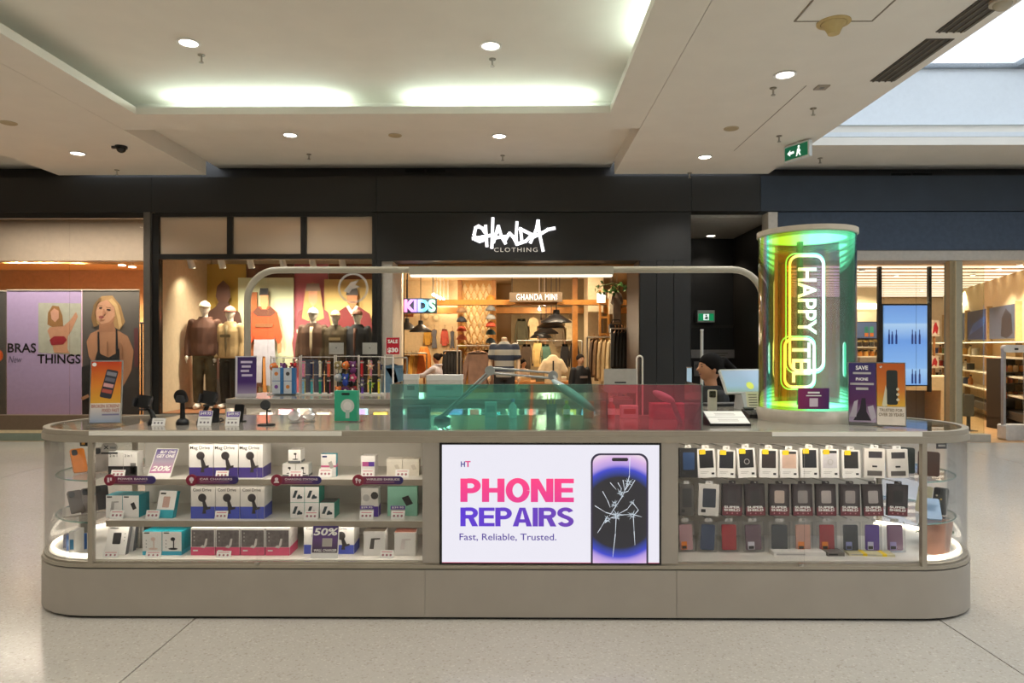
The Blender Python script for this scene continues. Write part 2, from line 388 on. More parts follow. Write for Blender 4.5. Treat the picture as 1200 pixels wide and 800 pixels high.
wall('wall_clothing_back', WARM, -6, 3.4, 17, 17.1, 0, 4)
wall('ceiling_clothing', mat('#c9ad84', .8), -5.7, 3.4, 11.15, 17.1, 3.62, 3.7)
wall('wall_clothing_right', mat('#c4ad88', .8), 2.70, 2.78, 11.15, 17, 0, 3.62)
DK = mat('#1b1a1a', .55, noise=.1)
wall('wall_corridor_back', DK, 2.78, 5.16, 13.1, 13.2, 0, 3.53, label='dark service corridor wall beside the clothing shop')
wall('wall_corridor_left', DK, 2.785, 2.80, 11.12, 13.1, 0, 3.53)
wall('ceiling_corridor', mat('#b9b4ab', .8), 2.69, 4.12, 10.93, 13.1, 3.53, 3.6, label='pale corridor ceiling with one downlight')
wall('wall_corridor_right', mat('#2a241d', .6), 4.12, 4.18, 10.95, 13.1, 0, 3.6)
wall('trim_column', mat('#cfc8bc', .6), WX(901, YS), WX(912, YS), YS + .02, YS + .3, 0, 3.56, label='pale column edge between corridor and the slatted ceiling shop')
wall('wall_right_fascia', mat('#3c4858', .75, noise=.12, scale=14), WX(913, YS), 14, YS + .03, YS + .3, WZ(293, YS), 3.56, label='slate grey fascia above the glazed shop')
wall('trim_right_soffit', mat('#b3aa9e', .6), WX(913, YS), 14, YS + .05, YS + .55, WZ(305, YS), WZ(293, YS) - .004)
wall('wall_right_back', mat('#e6d2ac', .8), 4.3, 14, 19.6, 19.7, 0, 4)
wall('wall_right_divider', mat('#d8c6a4', .8), 4.22, 4.3, 10.95, 19.6, 0, 4)
wall('ceiling_right_shop', mat('#d9c4a0', .8), 4.3, 14, 11.16, 19.7, 3.55, 3.62)

# the mall goes on behind the viewer: plain opposite shop fronts and end walls
OPP = mat('#d8d0c4', .7, noise=.05, scale=2)
wall('wall_opposite', OPP, -14, 14, -8.1, -8.0, 0, 5.5, label='plain wall across the mall')
wall('wall_mall_left', OPP, -14.1, -14, -8, 20, 0, 4.6); wall('wall_mall_right', OPP, 14, 14.1, -8, 20, 0, 4.6)
wall('ceiling_closing', CEIL, -14, 14, 10.97, 20, 4.0, 4.1)
# ------------------------------------------------------------------ the front display counter of the kiosk
YK = 3.72; XL, XR, RR = -2.38, 2.21, .45
KGREY = mat('#a59d92', .5, noise=.03, scale=5); KRIM = mat('#a59c8d', .42, .25, noise=.03); KWHITE = mat('#e2ded6', .45, noise=.02); KTOP = mat('#979188', .14, noise=.03)
def stadium(ins=0.0, n=14, xl=None, xr=None):
    """plan outline, local y = 0 on the front line"""
    r = RR - ins; left = arcpts(XL, RR, r, 270, 90, n); right = arcpts(XR, RR, r, 90, -90, n)
    if xl is not None: left = [(xl, ins), (xl, 2 * RR - ins)]
    if xr is not None: right = [(xr, 2 * RR - ins), (xr, ins)]
    return left + right
dc = thing('display_counter', 'long pale grey kiosk counter with rounded glass ends and lit showcases', 'counter', (0, YK, 0))
def kx(px): return WX(px, YK)
XA, XB, XC, XD = kx(495), kx(515), kx(775), kx(795)
S1, S2 = kx(498), kx(793)
G().prism(stadium(.02), 0, .016, 'XY').to('kick', BLACK, dc)
for a, b in ((None, S1 - .001), (S1 + .001, S2 - .001), (S2 + .001, None)):
    G().prism(stadium(0, xl=a, xr=b), .016, .272, 'XY').to('plinth_panel', KGREY, dc, smooth=True)
G().prism(stadium(.008), .272, .280, 'XY').to('shadow_gap', mat('#4a443c', .6), dc)
G().prism(stadium(0), .280, .298, 'XY').to('lower_rim', KRIM, dc, smooth=True)
G().prism(stadium(.012), .298, .310, 'XY').to('inner_rim', KRIM, dc, smooth=True)
G().prism(stadium(.035), .310, .316, 'XY').to('case_floor', KWHITE, dc)
FL = .316
def ring(g, o, i, z0, z1, plane=None):
    n = len(o); vv = [(p[0], p[1], z) for z in (z0, z1) for q in (o, i) for p in q]
    fs = []
    for k in range(n):
        k2 = (k + 1) % n
        fs += [(k, k2, 2 * n + k2, 2 * n + k), (n + k2, n + k, 3 * n + k, 3 * n + k2), (2 * n + k, 2 * n + k2, 3 * n + k2, 3 * n + k), (k2, k, n + k, n + k2)]
    return g.add(vv, fs)
ring(G(), stadium(.0), stadium(.045), .965, 1.0).to('upper_rim', KRIM, dc, smooth=True)
ring(G(), stadium(.006), stadium(.04), 1.0, 1.028).to('top_edge', KRIM, dc, smooth=True)
G().prism(stadium(.04, xl=-2.27, xr=2.06), 1.0, 1.029, 'XY').to('counter_top', KTOP, dc)
G().prism(stadium(.042, xr=-2.275), 1.015, 1.023, 'XY').to('end_top_glass', GLASS, dc); G().prism(stadium(.042, xl=2.065), 1.015, 1.023, 'XY').to('end_top_glass', GLASS, dc)
for a, b in ((kx(104), kx(400)), (kx(905), kx(1081))): G().bx(a, b, .0, .006, 1.003, 1.027).to('edge_highlight', mat('#f4f0e6', .3, noise=.01), dc)  # bright strips paint the reflection on the top's chamfer
# solid bays
G().bx(XA, XB, .004, .55, .310, .965).to('pillar', KGREY, dc); G().bx(XC, XD, .004, .55, .310, .965).to('pillar', KGREY, dc)
zs0, zs1 = WZ(661.5, YK), WZ(518.5, YK)
G().bx(XB, XC, .004, .5, .310, zs0 - .004).to('screen_surround', KGREY, dc); G().bx(XB, XC, .004, .5, zs1 + .004, .965).to('screen_surround', KGREY, dc)
G().bx(XB, XC, .08, .5, zs0, zs1).to('bay_back', KGREY, dc)
# showcases
for a, b, nm in ((-2.335, XA, 'l'), (XD, 2.205, 'r')):
    G().bx(a, b, .535, .55, FL, .965).to('back_panel', KWHITE, dc)
    if nm == 'l':
        for z in (.745, .512): G().bx(a + .02, b, .10, .53, z - .018, z).to('shelf', KWHITE, dc)
        for z in (.745, .512): [G().bx(a + .02, b, .094, .0995, z - .032, z + .001).to('shelf_edge', KRIM, dc), G().bx(a + .04, b - .02, .104, .114, z - .0275, z - .0185).to('led_strip', lampmat('#fff4e2', 8 if z < .6 else 4), dc)]
    G().bx(a + .03, b - .03, .05, .07, .984, .994).to('led_strip', lampmat('#fff4e2', 15), dc)
    for s in (0, 1):
        m_ = (a + b) / 2
        x0, x1 = (a + .012, m_ + .02) if s == 0 else (m_ - .005, b)
        G().bx(x0, x1, .006 + .008 * s, .012 + .008 * s, .312, .964).to('sliding_glass', GLASS, dc)
    m_ = (a + b) / 2
    lk = G().bx(m_ - .012, m_ + .012, -.004, .004, .298, .312).to('lock', STEEL, dc); G().cyl((m_, -.012, .305), (m_, -.004, .305), .006, 10).to('barrel', STEEL, lk)
for x in (-2.345, 2.205):
    G().bx(x - .013, x + .013, -.0, .03, .298, .966).to('post', KRIM, dc)
for sgn, cx in ((-1, XL), (1, XR)):
    a0, a1 = (268, 92) if sgn < 0 else (-88, 88)
    o = arcpts(cx, RR, RR - .012, a0, a1, 24); i = arcpts(cx, RR, RR - .018, a0, a1, 24)
    G().rings([[(p[0], p[1], .300) for p in o + i[::-1]], [(p[0], p[1], .968) for p in o + i[::-1]]]).to('curved_glass', GLASS, dc, smooth=True)
    for z in (.745, .512):
        q = [(p[0], p[1]) for p in arcpts(cx, RR, RR - .07, a0, a1, 20)]
        sh = G().prism(q, z - .008, z, 'XY').to('glass_shelf', GLASS, dc)
        G().tube([(p[0], p[1], z - .004) for p in q], .0042, 6).to('shelf_edge', GLASS_E, sh)
    G().tube([(p[0], p[1], FL + .014) for p in arcpts(cx, RR, RR - .055, a0, a1, 24)], .011, 8).to('led_strip', lampmat('#fff2d8', 2.6), dc)
    xx = cx + sgn * .2; G().bx(xx - .013, xx + .013, .845, .87, FL, .966).to('post', KRIM, dc)

# ------------------------------------------------------------------ the big screen
sc_ = thing('advertising_screen', 'wide lit screen advertising PHONE REPAIRS set in the counter front', 'screen', ((XB + XC) / 2, YK, zs0))
ox, oz = (XB + XC) / 2, zs0
def sx(px): return WX(px, YK) - ox
def sz(py): return WZ(py, YK) - oz
EM = .86
def emi(c, e=EM): return dispmat(c, e)
G().bx(sx(515), sx(775), .0, .07, sz(661.5), sz(518.5)).to('bezel', BLACK, sc_)
G().rect(sx(518), sx(772.5), sz(659.3), sz(521), -.001).to('display', emi('#eae8f3'), sc_)
G().rect(sx(518), sx(772.5), sz(659.3), sz(658.6), -.0014).to('display_line', emi('#c4476e'), sc_)
PKT = ramp_mat([(0, '#e8388f'), (1, '#ff3f84')], 'Z', sz(589), sz(560), .4, EM, screen=True); PPT = ramp_mat([(0, '#5a34d2'), (1, '#6a3bb0')], 'X', sx(540), sx(672), .4, EM, screen=True)
def ribbon(pts, w):
    """flat ribbon of constant width along a polyline"""
    L = []
    for i, (x, z) in enumerate(pts):
        a = pts[max(i - 1, 0)]; b = pts[min(i + 1, len(pts) - 1)]; dx, dz = b[0] - a[0], b[1] - a[1]; n = math.hypot(dx, dz) or 1; k = 1.0
        if 0 < i < len(pts) - 1:
            ux, uz = x - a[0], z - a[1]; m = math.hypot(ux, uz) or 1; c = (ux * dx + uz * dz) / (m * n); k = 1 / max(.5, c)
        L.append((x - dz / n * w / 2 * k, z + dx / n * w / 2 * k, x + dz / n * w / 2 * k, z - dx / n * w / 2 * k))
    return [[(p[0], p[1]), (p[2], p[3]), (q[2], q[3]), (q[0], q[1])] for p, q in zip(L, L[1:])]
def bar(x0, x1, z0, z1): return [[(x0, z0), (x1, z0), (x1, z1), (x0, z1)]]
def glyph(c, W, T):
    """heavy grotesque capital, unit height, width W, stem T"""
    h = T * .84; A = lambda cx, cz, rx, rz, a0, a1, n=14: [(cx + rx * math.cos(math.radians(a0 + (a1 - a0) * k / n)), cz + rz * math.sin(math.radians(a0 + (a1 - a0) * k / n))) for k in range(n + 1)]
    if c == 'H': return bar(0, T, 0, 1) + bar(W - T, W, 0, 1) + bar(T, W - T, .5 - h / 2, .5 + h / 2)
    if c == 'E': return bar(0, T, 0, 1) + bar(T, W, 1 - h, 1) + bar(T, W * .95, .5 - h / 2 + .01, .5 + h / 2 + .01) + bar(T, W, 0, h)
    if c == 'I': return bar(0, T, 0, 1)
    if c == 'N': return bar(0, T, 0, 1) + bar(W - T, W, 0, 1) + [[(T * .2, 1), (T * 1.1, 1), (W - T * .2, 0), (W - T * 1.1, 0)]]
    if c == 'A': return [[(0, 0), (T * 1.05, 0), (W / 2 + T * .12, 1), (W / 2 - T * .55, 1)], [(W, 0), (W - T * 1.05, 0), (W / 2 - T * .12, 1), (W / 2 + T * .55, 1)]] + bar(W * .24, W * .76, .2, .2 + h)
    if c == 'O': return ribbon(A(W / 2, .5, (W - T) / 2, (1 - h) / 2 + .012, 0, 360, 36), T * .95)
    if c in 'PR':
        zm = .38 if c == 'P' else .42; cz = (1 - h / 2 + zm + h / 2) / 2; rz = (1 - h / 2 - zm - h / 2) / 2; x = W - T / 2 - rz * 1.0
        g = bar(0, T, 0, 1) + ribbon([(T, 1 - h / 2), (x, 1 - h / 2)] + A(x, cz, rz, rz, 90, -90)[1:-1] + [(x, zm + h / 2), (T, zm + h / 2)], T * .92)
        if c == 'R': g += [[(W * .40, zm + h * .5), (W * .72, zm + h * .5), (W, 0), (W - T * 1.15, 0)]]
        return g
    return ribbon(A(W / 2, .735, (W - T) / 2, .22, 20, 90, 6)[0:0] + A(W / 2, 1 - h / 2 - .19, (W - T) / 2, .19 + .01, 18, 200, 14) + [(W * .36, .55), (W * .64, .46)] + A(W / 2, h / 2 + .19, (W - T) / 2, .19 + .01, 20, -162, 14), T * .92)
def word(s, x0, x1, z0, z1, y, m, parent, T, gap):
    ws = {'I': T, 'O': .80, 'N': .74, 'H': .74, 'E': .64, 'P': .68, 'R': .72, 'A': .78, 'S': .68}; tot = sum(ws[c] for c in s) + gap * (len(s) - 1); kx_ = (x1 - x0) / tot; kz = z1 - z0; x = 0
    for c in s:
        g = G()
        for i, q in enumerate(glyph(c, ws[c], T)): g.flat([(x0 + (x + p[0]) * kx_, z0 + p[1] * kz) for p in q], y - .00002 * i)
        g.to('letter', m, parent, fix=False); x += ws[c] + gap
word('PHONE', sx(539.5), sx(672.5), sz(588), sz(560.5), -.0016, PKT, sc_, .235, .03)
word('REPAIRS', sx(539.5), sx(672.5), sz(616.5), sz(594.5), -.0016, PPT, sc_, .215, .025)
lettering('Fast, Reliable, Trusted.', sx(538.5), sx(652), sz(634), sz(625), -.0016, emi('#4a3096'), sc_, bold=.006)
lettering('H', sx(540), sx(545), sz(547), sz(540.5), -.0016, emi('#3a2a8a'), sc_, name='logo_letter', bold=.03); lettering('T', sx(545.2), sx(551.5), sz(547), sz(540), -.0018, emi('#e0307f'), sc_, name='logo_letter', bold=.03)
# phone silhouette cut by the screen's lower edge
def cut_round(x0, x1, zb, zt_, r): return [(x0, zb), (x1, zb)] + [(x1 - r + r * math.cos(t), zt_ - r + r * math.sin(t)) for t in [k * PI / 12 for k in range(7)]] + [(x0 + r - r * math.sin(t), zt_ - r + r * math.cos(t)) for t in [k * PI / 12 for k in range(7)]]
G().flat(cut_round(sx(692.3), sx(759.7), sz(659.2), sz(530.8), .05), -.0018).to('phone_rim', emi('#2d2640'), sc_)
def radial(stops, cx, cz, r, emit, sq=1.0):
    m = bpy.data.materials.new('radial'); m.use_nodes = True; nt = m.node_tree; p = nt.nodes['Principled BSDF']
    tc = nt.nodes.new('ShaderNodeTexCoord'); mp = nt.nodes.new('ShaderNodeMapping'); gr = nt.nodes.new('ShaderNodeTexGradient'); gr.gradient_type = 'SPHERICAL'; rp = nt.nodes.new('ShaderNodeValToRGB')
    mp.vector_type = 'POINT'; mp.inputs['Scale'].default_value = (1 / r, 1, 1 / (r * sq)); mp.inputs['Location'].default_value = (-cx / r, 0, -cz / (r * sq))
    nt.links.new(tc.outputs['Object'], mp.inputs[0]); nt.links.new(mp.outputs[0], gr.inputs[0]); nt.links.new(gr.outputs['Fac'], rp.inputs[0])
    el = rp.color_ramp.elements
    while len(el) < len(stops): el.new(.5)
    for e, (t, c) in zip(el, stops): e.position = t; e.color = lin(c)
    nt.links.new(rp.outputs[0], p.inputs['Emission Color']); p.inputs['Base Color'].default_value = (.02, .02, .02, 1)
    p.inputs['Emission Strength'].default_value = emit
    return m
RAD = radial([(0, '#eedce8'), (.10, '#d9b4e4'), (.20, '#b49ae0'), (.27, '#3c46c8'), (.36, '#2a3a86'), (.42, '#26252c'), (1, '#232326')], sx(726), sz(600), .33, EM)
G().flat(cut_round(sx(694.6), sx(757.4), sz(659.2), sz(533), .044), -.002).to('phone_picture', RAD, sc_)
G().flat(rrect(sx(717), sx(736), sz(540), sz(536), .008), -.0024).to('camera_notch', emi('#1f1c26'), sc_)
rng = random.Random(3); CR = emi('#dfe8f2', .9)
def crack(nodes, w=.0016):
    g = G()
    for (a, b), (c, d) in zip(nodes, nodes[1:]):
        a, b, c, d = sx(a), sz(b), sx(c), sz(d); L = math.hypot(c - a, d - b) or 1; nx, nz = -(d - b) / L * w / 2, (c - a) / L * w / 2
        g.flat([(a + nx, b + nz), (a - nx, b - nz), (c - nx * .4, d - nz * .4), (c + nx * .4, d + nz * .4)], -.0026)
    return g
for s in ([(738, 535), (737.5, 557), (735, 566)], [(722, 604), (721, 625), (718, 652)], [(742, 604), (743, 622), (744, 638)], [(706, 575), (712, 586), (715, 594)], [(697, 592), (710, 600), (723, 603)],
          [(712, 604), (704, 618), (700, 624)], [(723, 603), (741, 602), (752, 605)], [(735, 566), (730, 580), (722, 592), (714, 604)], [(744, 562), (736, 575), (728, 578)], [(724, 565), (728, 572), (727, 578)],
          [(741, 588), (735, 596), (724, 602)], [(741, 588), (748, 597), (742, 604)], [(715, 565), (722, 573)], [(709, 612), (716, 606), (726, 607)], [(730, 562), (732, 574), (738, 566)]):
    crack(s, .004).to('crack_line', CR, sc_, fix=False)
for cx, cy, n, r in ((736, 565, 9, 7), (723, 603, 12, 8), (741, 603, 9, 6), (712, 608, 9, 6), (727, 577, 10, 6), (720, 590, 10, 6), (741, 588, 6, 4)):
    g = G()
    for k in range(n):
        t = 2 * PI * k / n + rng.uniform(-.3, .3); q = r * rng.uniform(.5, 1.2)
        a, b = sx(cx + 1.2 * math.cos(t + .5)), sz(cy + 1.2 * math.sin(t + .5)); c, d = sx(cx + 1.2 * math.cos(t - .5)), sz(cy + 1.2 * math.sin(t - .5))
        g.flat([(a, b), (c, d), (sx(cx + q * math.cos(t)), sz(cy + q * math.sin(t)))], -.0028)
    g.to('shatter', emi('#c6d4de', .8), sc_, fix=False)
# ------------------------------------------------------------------ goods in the lit showcase beside the power-bank end
TOP1, TOP2 = .745, .512
def pol(g, pts, w, h, y): return g.flat([(a * w, b * h) for a, b in pts], y)
def ic_mount(w, h, y=-.0022):
    g = G(); g.disc(-.02 * w, .66 * h, .17 * w, y); pol(g, [(-.02, .56), (.08, .6), (.2, .36), (.32, .38), (.32, .31), (.12, .27), (.14, .16), (-.02, .16), (.02, .33)], w, h, y); return g
def ic_stand(w, h, y=-.0022):
    g = G(); g.disc(.05 * w, .68 * h, .12 * w, y, rz=.08 * h); pol(g, [(.06, .62), (.12, .62), (.12, .3), (.06, .3)], w, h, y); g.disc(.06 * w, .27 * h, .24 * w, y, rz=.045 * h); return g
def ic_block(w, h, y=-.0022):
    g = G(); g.flat([(p[0], p[1]) for p in rrect(-.2 * w, .18 * w, .38 * h, .78 * h, .04 * w)], y); return g
def ic_slab(w, h, y=-.0022): return pol(G(), [(-.02, .62), (.2, .7), (.36, .42), (.14, .34)], w, h, y)
def ic_trio(w, h, y=-.0022):
    g = G(); pol(g, [(-.34, .3), (-.16, .76), (.04, .76), (-.14, .3)], w, h, y); pol(g, [(-.02, .3), (.08, .5), (.2, .5), (.26, .26), (.0, .22)], w, h, y); g.disc(.27 * w, .33 * h, .09 * w, y); return g
def ic_hook(w, h, y=-.0022): return pol(G(), [(-.22, .28), (-.14, .72), (.28, .74), (.28, .68), (.02, .66), (-.02, .28)], w, h, y)
def ic_photo(w, h, y=-.0022): return pol(G(), [(-.12, .3), (-.02, .38), (.05, .36), (.12, .62), (.2, .62), (.16, .38), (.06, .26)], w, h, y)
def ic_buds(w, h, y=-.0022):
    g = G(); g.disc(-.2 * w, .66 * h, .2 * w, y); return g
INK = mat('#2b2a2c', .5); PALE = mat('#b9b6b3', .5); FRONT = mat('#f3f1ee', .5, noise=.01)
def carton(label, px0, px1, pyt, zb, Y, depth, side=FRONT, front=FRONT, band=None, title=None, icon=None, icol=INK, lean=0.0, rz=0.0, group=None, top=None, cat='box', name='product_box', tcol=INK, titlebox=(.06, .78, .84, .94), dots=None, fig=None, pair=None):
    x0, x1 = WX(px0, Y), WX(px1, Y); w = x1 - x0; h = WZ(pyt, Y) - zb
    t = thing(name, label, cat, ((x0 + x1) / 2, Y, zb), rot=(lean, 0, rz), group=group)
    G().bx(-w / 2 + .0006, w / 2 - .0006, 0, depth, 0, h).to('carton', side, t)
    if front is not side: G().rect(-w / 2 + .001, w / 2 - .001, .001, h - .001, -.0008).to('front_print', front, t)
    if top: G().add([(-w / 2 + .001, .001, h + .0006), (w / 2 - .001, .001, h + .0006), (w / 2 - .001, depth - .001, h + .0006), (-w / 2 + .001, depth - .001, h + .0006)], [(0, 1, 2, 3)]).to('lid', top, t)
    if band:
        bc, a, b = band
        g = G().rect(-w / 2 + .001, w / 2 - .001, a * h, b * h, -.0012); g.add([(w / 2 + .0004, .001, a * h + .0005), (w / 2 + .0004, depth - .001, a * h + .0005), (w / 2 + .0004, depth - .001, min(b * h * 1.15, h)), (w / 2 + .0004, .001, b * h)], [(0, 1, 2, 3)])
        g.to('colour_band', bc, t, fix=False)
    if title in ('gear', 'charge', 'car'):
        a, b, c, d = titlebox; G().rect((-.5 + a) * w, (-.5 + b) * w, (c * .6 + d * .4) * h, d * h, -.0018).to('printed_strip', tcol, t)
    elif title:
        a, b, c, d = titlebox; lettering(title, (-.5 + a) * w, (-.5 + b) * w, c * h, d * h, -.0018, tcol, t, name='printed_title', bold=.01)
    if icon: icon(w, h).to('printed_picture', icol, t, fix=False)
    if fig:
        for nm, m_, a, b, c, d in fig: G().rect((a - .5) * w, (b - .5) * w, c * h, d * h, -.0016).to(nm, m_, t)
    if dots:
        m_, pts, r = dots
        for a, b in pts: G().disc((a - .5) * w, b * h, r, -.0021, 10).to('printed_dot', m_, t)
    return t
BORD = mat('#d77a86', .5); DOTM = mat('#a8707c', .5)
def price_card(label, px0, px1, py0, py1, zb, Y, border=None, lean=-.35):
    x0, x1 = WX(px0, Y), WX(px1, Y); w = x1 - x0; h = (py1 - py0) / (FPX / Y)
    t = thing('price_card', label, 'price card', ((x0 + x1) / 2, Y, zb + .0005), rot=(lean, 0, 0), group='small white price cards')
    G().bx(-w / 2, w / 2, 0, .002, 0, h).to('card', PAPER, t)
    G().rect(-w * .38, w * .38, h * .74, h * .82, -.0006).to('printed_line', BORD, t)
    for k in (-1, 0, 1): G().disc(k * w * .28, h * .4, min(w * .085, h * .16), -.0006, 10).to('printed_dot', DOTM, t)
    G().bx(-w / 2, w / 2, .002, .03, 0, .002).to('foot', PAPER, t)
    return t
MAGP = mat('#4a3a8e', .5); COOLB = mat('#4a5ac4', .5); SIDEW = mat('#e6e3df', .5, noise=.05)
YF = 3.88
# --- upper shelf
for k, (a, b) in enumerate(((127, 144.5), (144.8, 161))):
    carton('white two-in-one gadget box, black lower picture, %s' % ('beside the end post' if k == 0 else 'next to the slanted 20% card'), a, b, 530, TOP1, YF + .02, .06, title='2 in 1', titlebox=(.1, .6, .8, .9), fig=[('printed_picture', INK, .0, 1.0, .02, .42), ('printed_picture', GREY, .5, .9, .1, .55)] if k else [('printed_picture', INK, .0, 1.0, .02, .42)])
mg = ['nearest the 20% promotion card', 'in the middle of its row of three', 'nearest the small pyramid of chargers']
for k in range(3):
    carton('white and purple Mag Drive phone mount box, ' + mg[k], 221.5 + 29 * k, 250 + 29 * k, 521, TOP1, YF - .01, .13, side=SIDEW, front=FRONT, band=(MAGP, .0, .31), title='Mag Drive', titlebox=(.05, .86, .82, .95), icon=ic_mount, icol=mat('#3a3638', .5), group='Mag Drive boxes on the upper shelf')
CH = mat('#6f7276', .5)
for px0, px1, z, lb in ((331, 346, TOP1, 'lower one on the purple box side'), (346.5, 361.5, TOP1, 'lower one on the blue hang box side'), (338, 352.5, TOP1 + .080, 'one on top of the other two')):
    carton('small white charger box of a pyramid, ' + lb, px0, px1, WZ(0, 1) and 404 + (EYE - z - .078) * FPX / YF, z, YF + .02, .075, side=SIDEW, front=FRONT, band=(CH, .0, .16), icon=ic_stand, group='pyramid of small chargers')
carton('white and blue hang-tab gadget box on the upper shelf', 376, 394, 532, TOP1, YF + .02, .035, side=TEAL, front=FRONT, band=(mat('#d96a9a', .5), .42, .5), title='gear', titlebox=(.1, .4, .8, .92), tcol=NAVY, icon=ic_slab, icol=PALE)
carton('white slim box with pink and purple price strip on the upper shelf', 423, 439.5, 534.5, TOP1, YF + .03, .09, side=SIDEW, front=FRONT, fig=[('price_strip', mat('#c05a98', .5), .1, .55, .5, .72), ('price_strip', PURPLE, .55, .95, .5, .72)])
for a, b, lb in ((453, 471.5, 'nearer the slim box with the pink strip'), (472, 491, 'against the pillar')):
    carton('blank cream earbud box on the upper shelf, ' + lb, a, b, 538, TOP1, YF + .05, .07, side=mat('#e9e2d4', .6), front=mat('#efe9dc', .6), icon=ic_slab, icol=mat('#d8d0c2', .6), group='cream earbud boxes')
# --- middle shelf
for k, (a, b) in enumerate(((124, 143.5), (143.8, 163))):
    carton('white and teal power bank box, ' + ('end post side' if k == 0 else 'with the tilted black power bank picture'), a, b, 581, TOP2, YF + .01, .11, side=TEAL, front=FRONT, title='gear', titlebox=(.08, .38, .86, .95), icon=ic_slab if k else ic_hook, icol=INK if k else PALE, group='power bank boxes')
carton('white and teal hang-tab box leaning back on the middle shelf', 181, 203, 576, TOP2, YF, .03, side=TEAL, front=FRONT, band=(mat('#38b0c4', .5), 0, .3), title='gear', titlebox=(.1, .4, .82, .92), icon=ic_block, icol=mat('#c9a79c', .5), lean=-.3, rz=-.1)
for k in range(3):
    carton('white and blue Cool Drive phone mount box, ' + ['beside the teal hang-tab box', 'middle one of its row of three', 'nearest the stacked charging stations'][k], 223.5 + 29 * k, 252 + 29 * k, 571, TOP2, YF - .01, .12, side=SIDEW, front=mat('#e4e0da', .5), band=(COOLB, .0, .38), title='Cool Drive', titlebox=(.1, .85, .86, .96), icon=ic_mount, icol=mat('#3a3638', .5), group='Cool Drive boxes on the middle shelf')
MINT = mat('#2a9a86', .45)
for px0, px1, lv, lb in ((340, 356.8, 0, 'lower, beside the Cool Drive boxes'), (357, 374, 0, 'lower, behind the price card'), (340, 356.8, 1, 'upper, beside the Cool Drive boxes'), (357, 374, 1, 'upper, with the teal side showing'), (374.5, 392, 0, 'standing alone beside the stack')):
    z = TOP2 + lv * .0905
    carton('white and teal charging station box, ' + lb, px0, px1, 404 + (EYE - z - .09) * FPX / YF, z, YF, .11, side=MINT, front=FRONT, icon=ic_trio, icol=mat('#33424a', .5), top=mat('#4d4f4c', .6), group='charging station boxes')
carton('grey and purple earbud box with dark round speaker picture', 423, 443.5, 572, TOP2, YF + .04, .06, side=SIDEW, front=mat('#dcd8d2', .5), band=(PURPLE, 0, .36), icon=ic_buds, icol=PALE, dots=(INK, [(.78, .74)], .022))
carton('tall mint green earbud box with dark slab picture', 454, 489, 570, TOP2, YF + .06, .05, side=mat('#86c4ac', .5), front=mat('#8fcab4', .5), icon=ic_slab, icol=INK)
for a, b, lb, Y_ in ((421, 437, 'earbud box with the round speaker picture', YF + .0), (457, 474, 'mint green earbud box', YF)):
    t = thing('price_strip', 'purple price strip before the ' + lb, 'price strip', (WX((a + b) / 2, Y_), Y_ + .02, TOP2), group='purple price strips'); w = WX(b, Y_) - WX(a, Y_)
    G().bx(-w / 2, w / 2, 0, .002, .0, .068).to('card', PALE, t); G().rect(-w / 2, w / 2, .048, .068, -.0006).to('colour_band', PURPLE, t); lettering('$39.95', -w * .42, w * .42, .052, .064, -.0012, PAPER, t, bold=.02)
# --- case floor
carton('white charger box leaning back on the case floor, dark plug picture', 122, 147, 619, FL, 3.83, .03, side=mat('#8a8488', .5), front=FRONT, icon=ic_block, icol=INK, lean=-.28, title='charge', titlebox=(.1, .5, .9, .96), dots=(GREY, [(.85, .75), (.85, .62), (.85, .5)], .003))
carton('grey charger box leaning behind the plug picture box', 141, 156, 618, FL, 3.90, .03, side=mat('#77737a', .5), front=mat('#d9d5d4', .5), lean=-.2, icon=ic_block, icol=GREY)
for k in range(3): carton('slim grey box standing on edge, %s of three' % ('nearest the leaning charger', 'middle', 'nearest the desk charger boxes')[k], 157 + 4.2 * k, 160.6 + 4.2 * k, 617, FL, 3.96, .12, side=mat('#8f8b88', .5), front=mat('#a8a39c', .5), group='slim grey boxes on edge', fig=[('printed_picture', PALE, .1, .9, .7, .9)])
for k, (a, b) in enumerate(((167, 189.8), (190.2, 213))):
    carton('white and blue desk charger box on the case floor, ' + ('pale stand picture' if k == 0 else 'black stand picture'), a, b, 623.5, FL, 3.83, .14, side=TEAL, front=FRONT, band=(mat('#3fb4d2', .5), 0, .17), title='gear', titlebox=(.08, .36, .88, .96), icon=ic_stand, icol=INK if k else mat('#e6cfc4', .5), dots=(GREY, [(.2, .62), (.2, .48), (.2, .34)], .003), group='desk charger boxes')
HOTP = mat('#e0557e', .5); PICG = mat('#6d6666', .5, noise=.3, scale=40)
for k in range(4):
    carton('pink and grey car charger box, ' + ['first, beside the blue desk chargers', 'second, behind the price card', 'third of the row of four', 'fourth, beside the 50% card'][k], 223.5 + 29.2 * k, 252 + 29.2 * k, 619.5, FL, 3.83, .14, side=mat('#d9d4d2', .5, noise=.12, scale=50), front=FRONT, band=(HOTP, 0, .30), fig=[('printed_picture', PICG, .04, .96, .31, .93)], icon=ic_photo, icol=mat('#d8d4d0', .5), title='car', titlebox=(.1, .3, .12, .2), tcol=PAPER, dots=(PALE, [(.15, .82), (.15, .68), (.15, .54)], .004), group='pink car charger boxes')
for k, (a, b) in enumerate(((356, 385.5), (386, 415))):
    carton('white and blue phone mount box on the case floor, ' + ('half hidden by the 50% card' if k == 0 else 'big round mount picture'), a, b, 617, FL, 3.86, .13, side=SIDEW, front=FRONT, band=(COOLB, 0, .33), title='Cool Drive', titlebox=(.1, .7, .88, .95), icon=ic_mount, icol=mat('#3a3638', .5), group='phone mount boxes behind the 50% card')
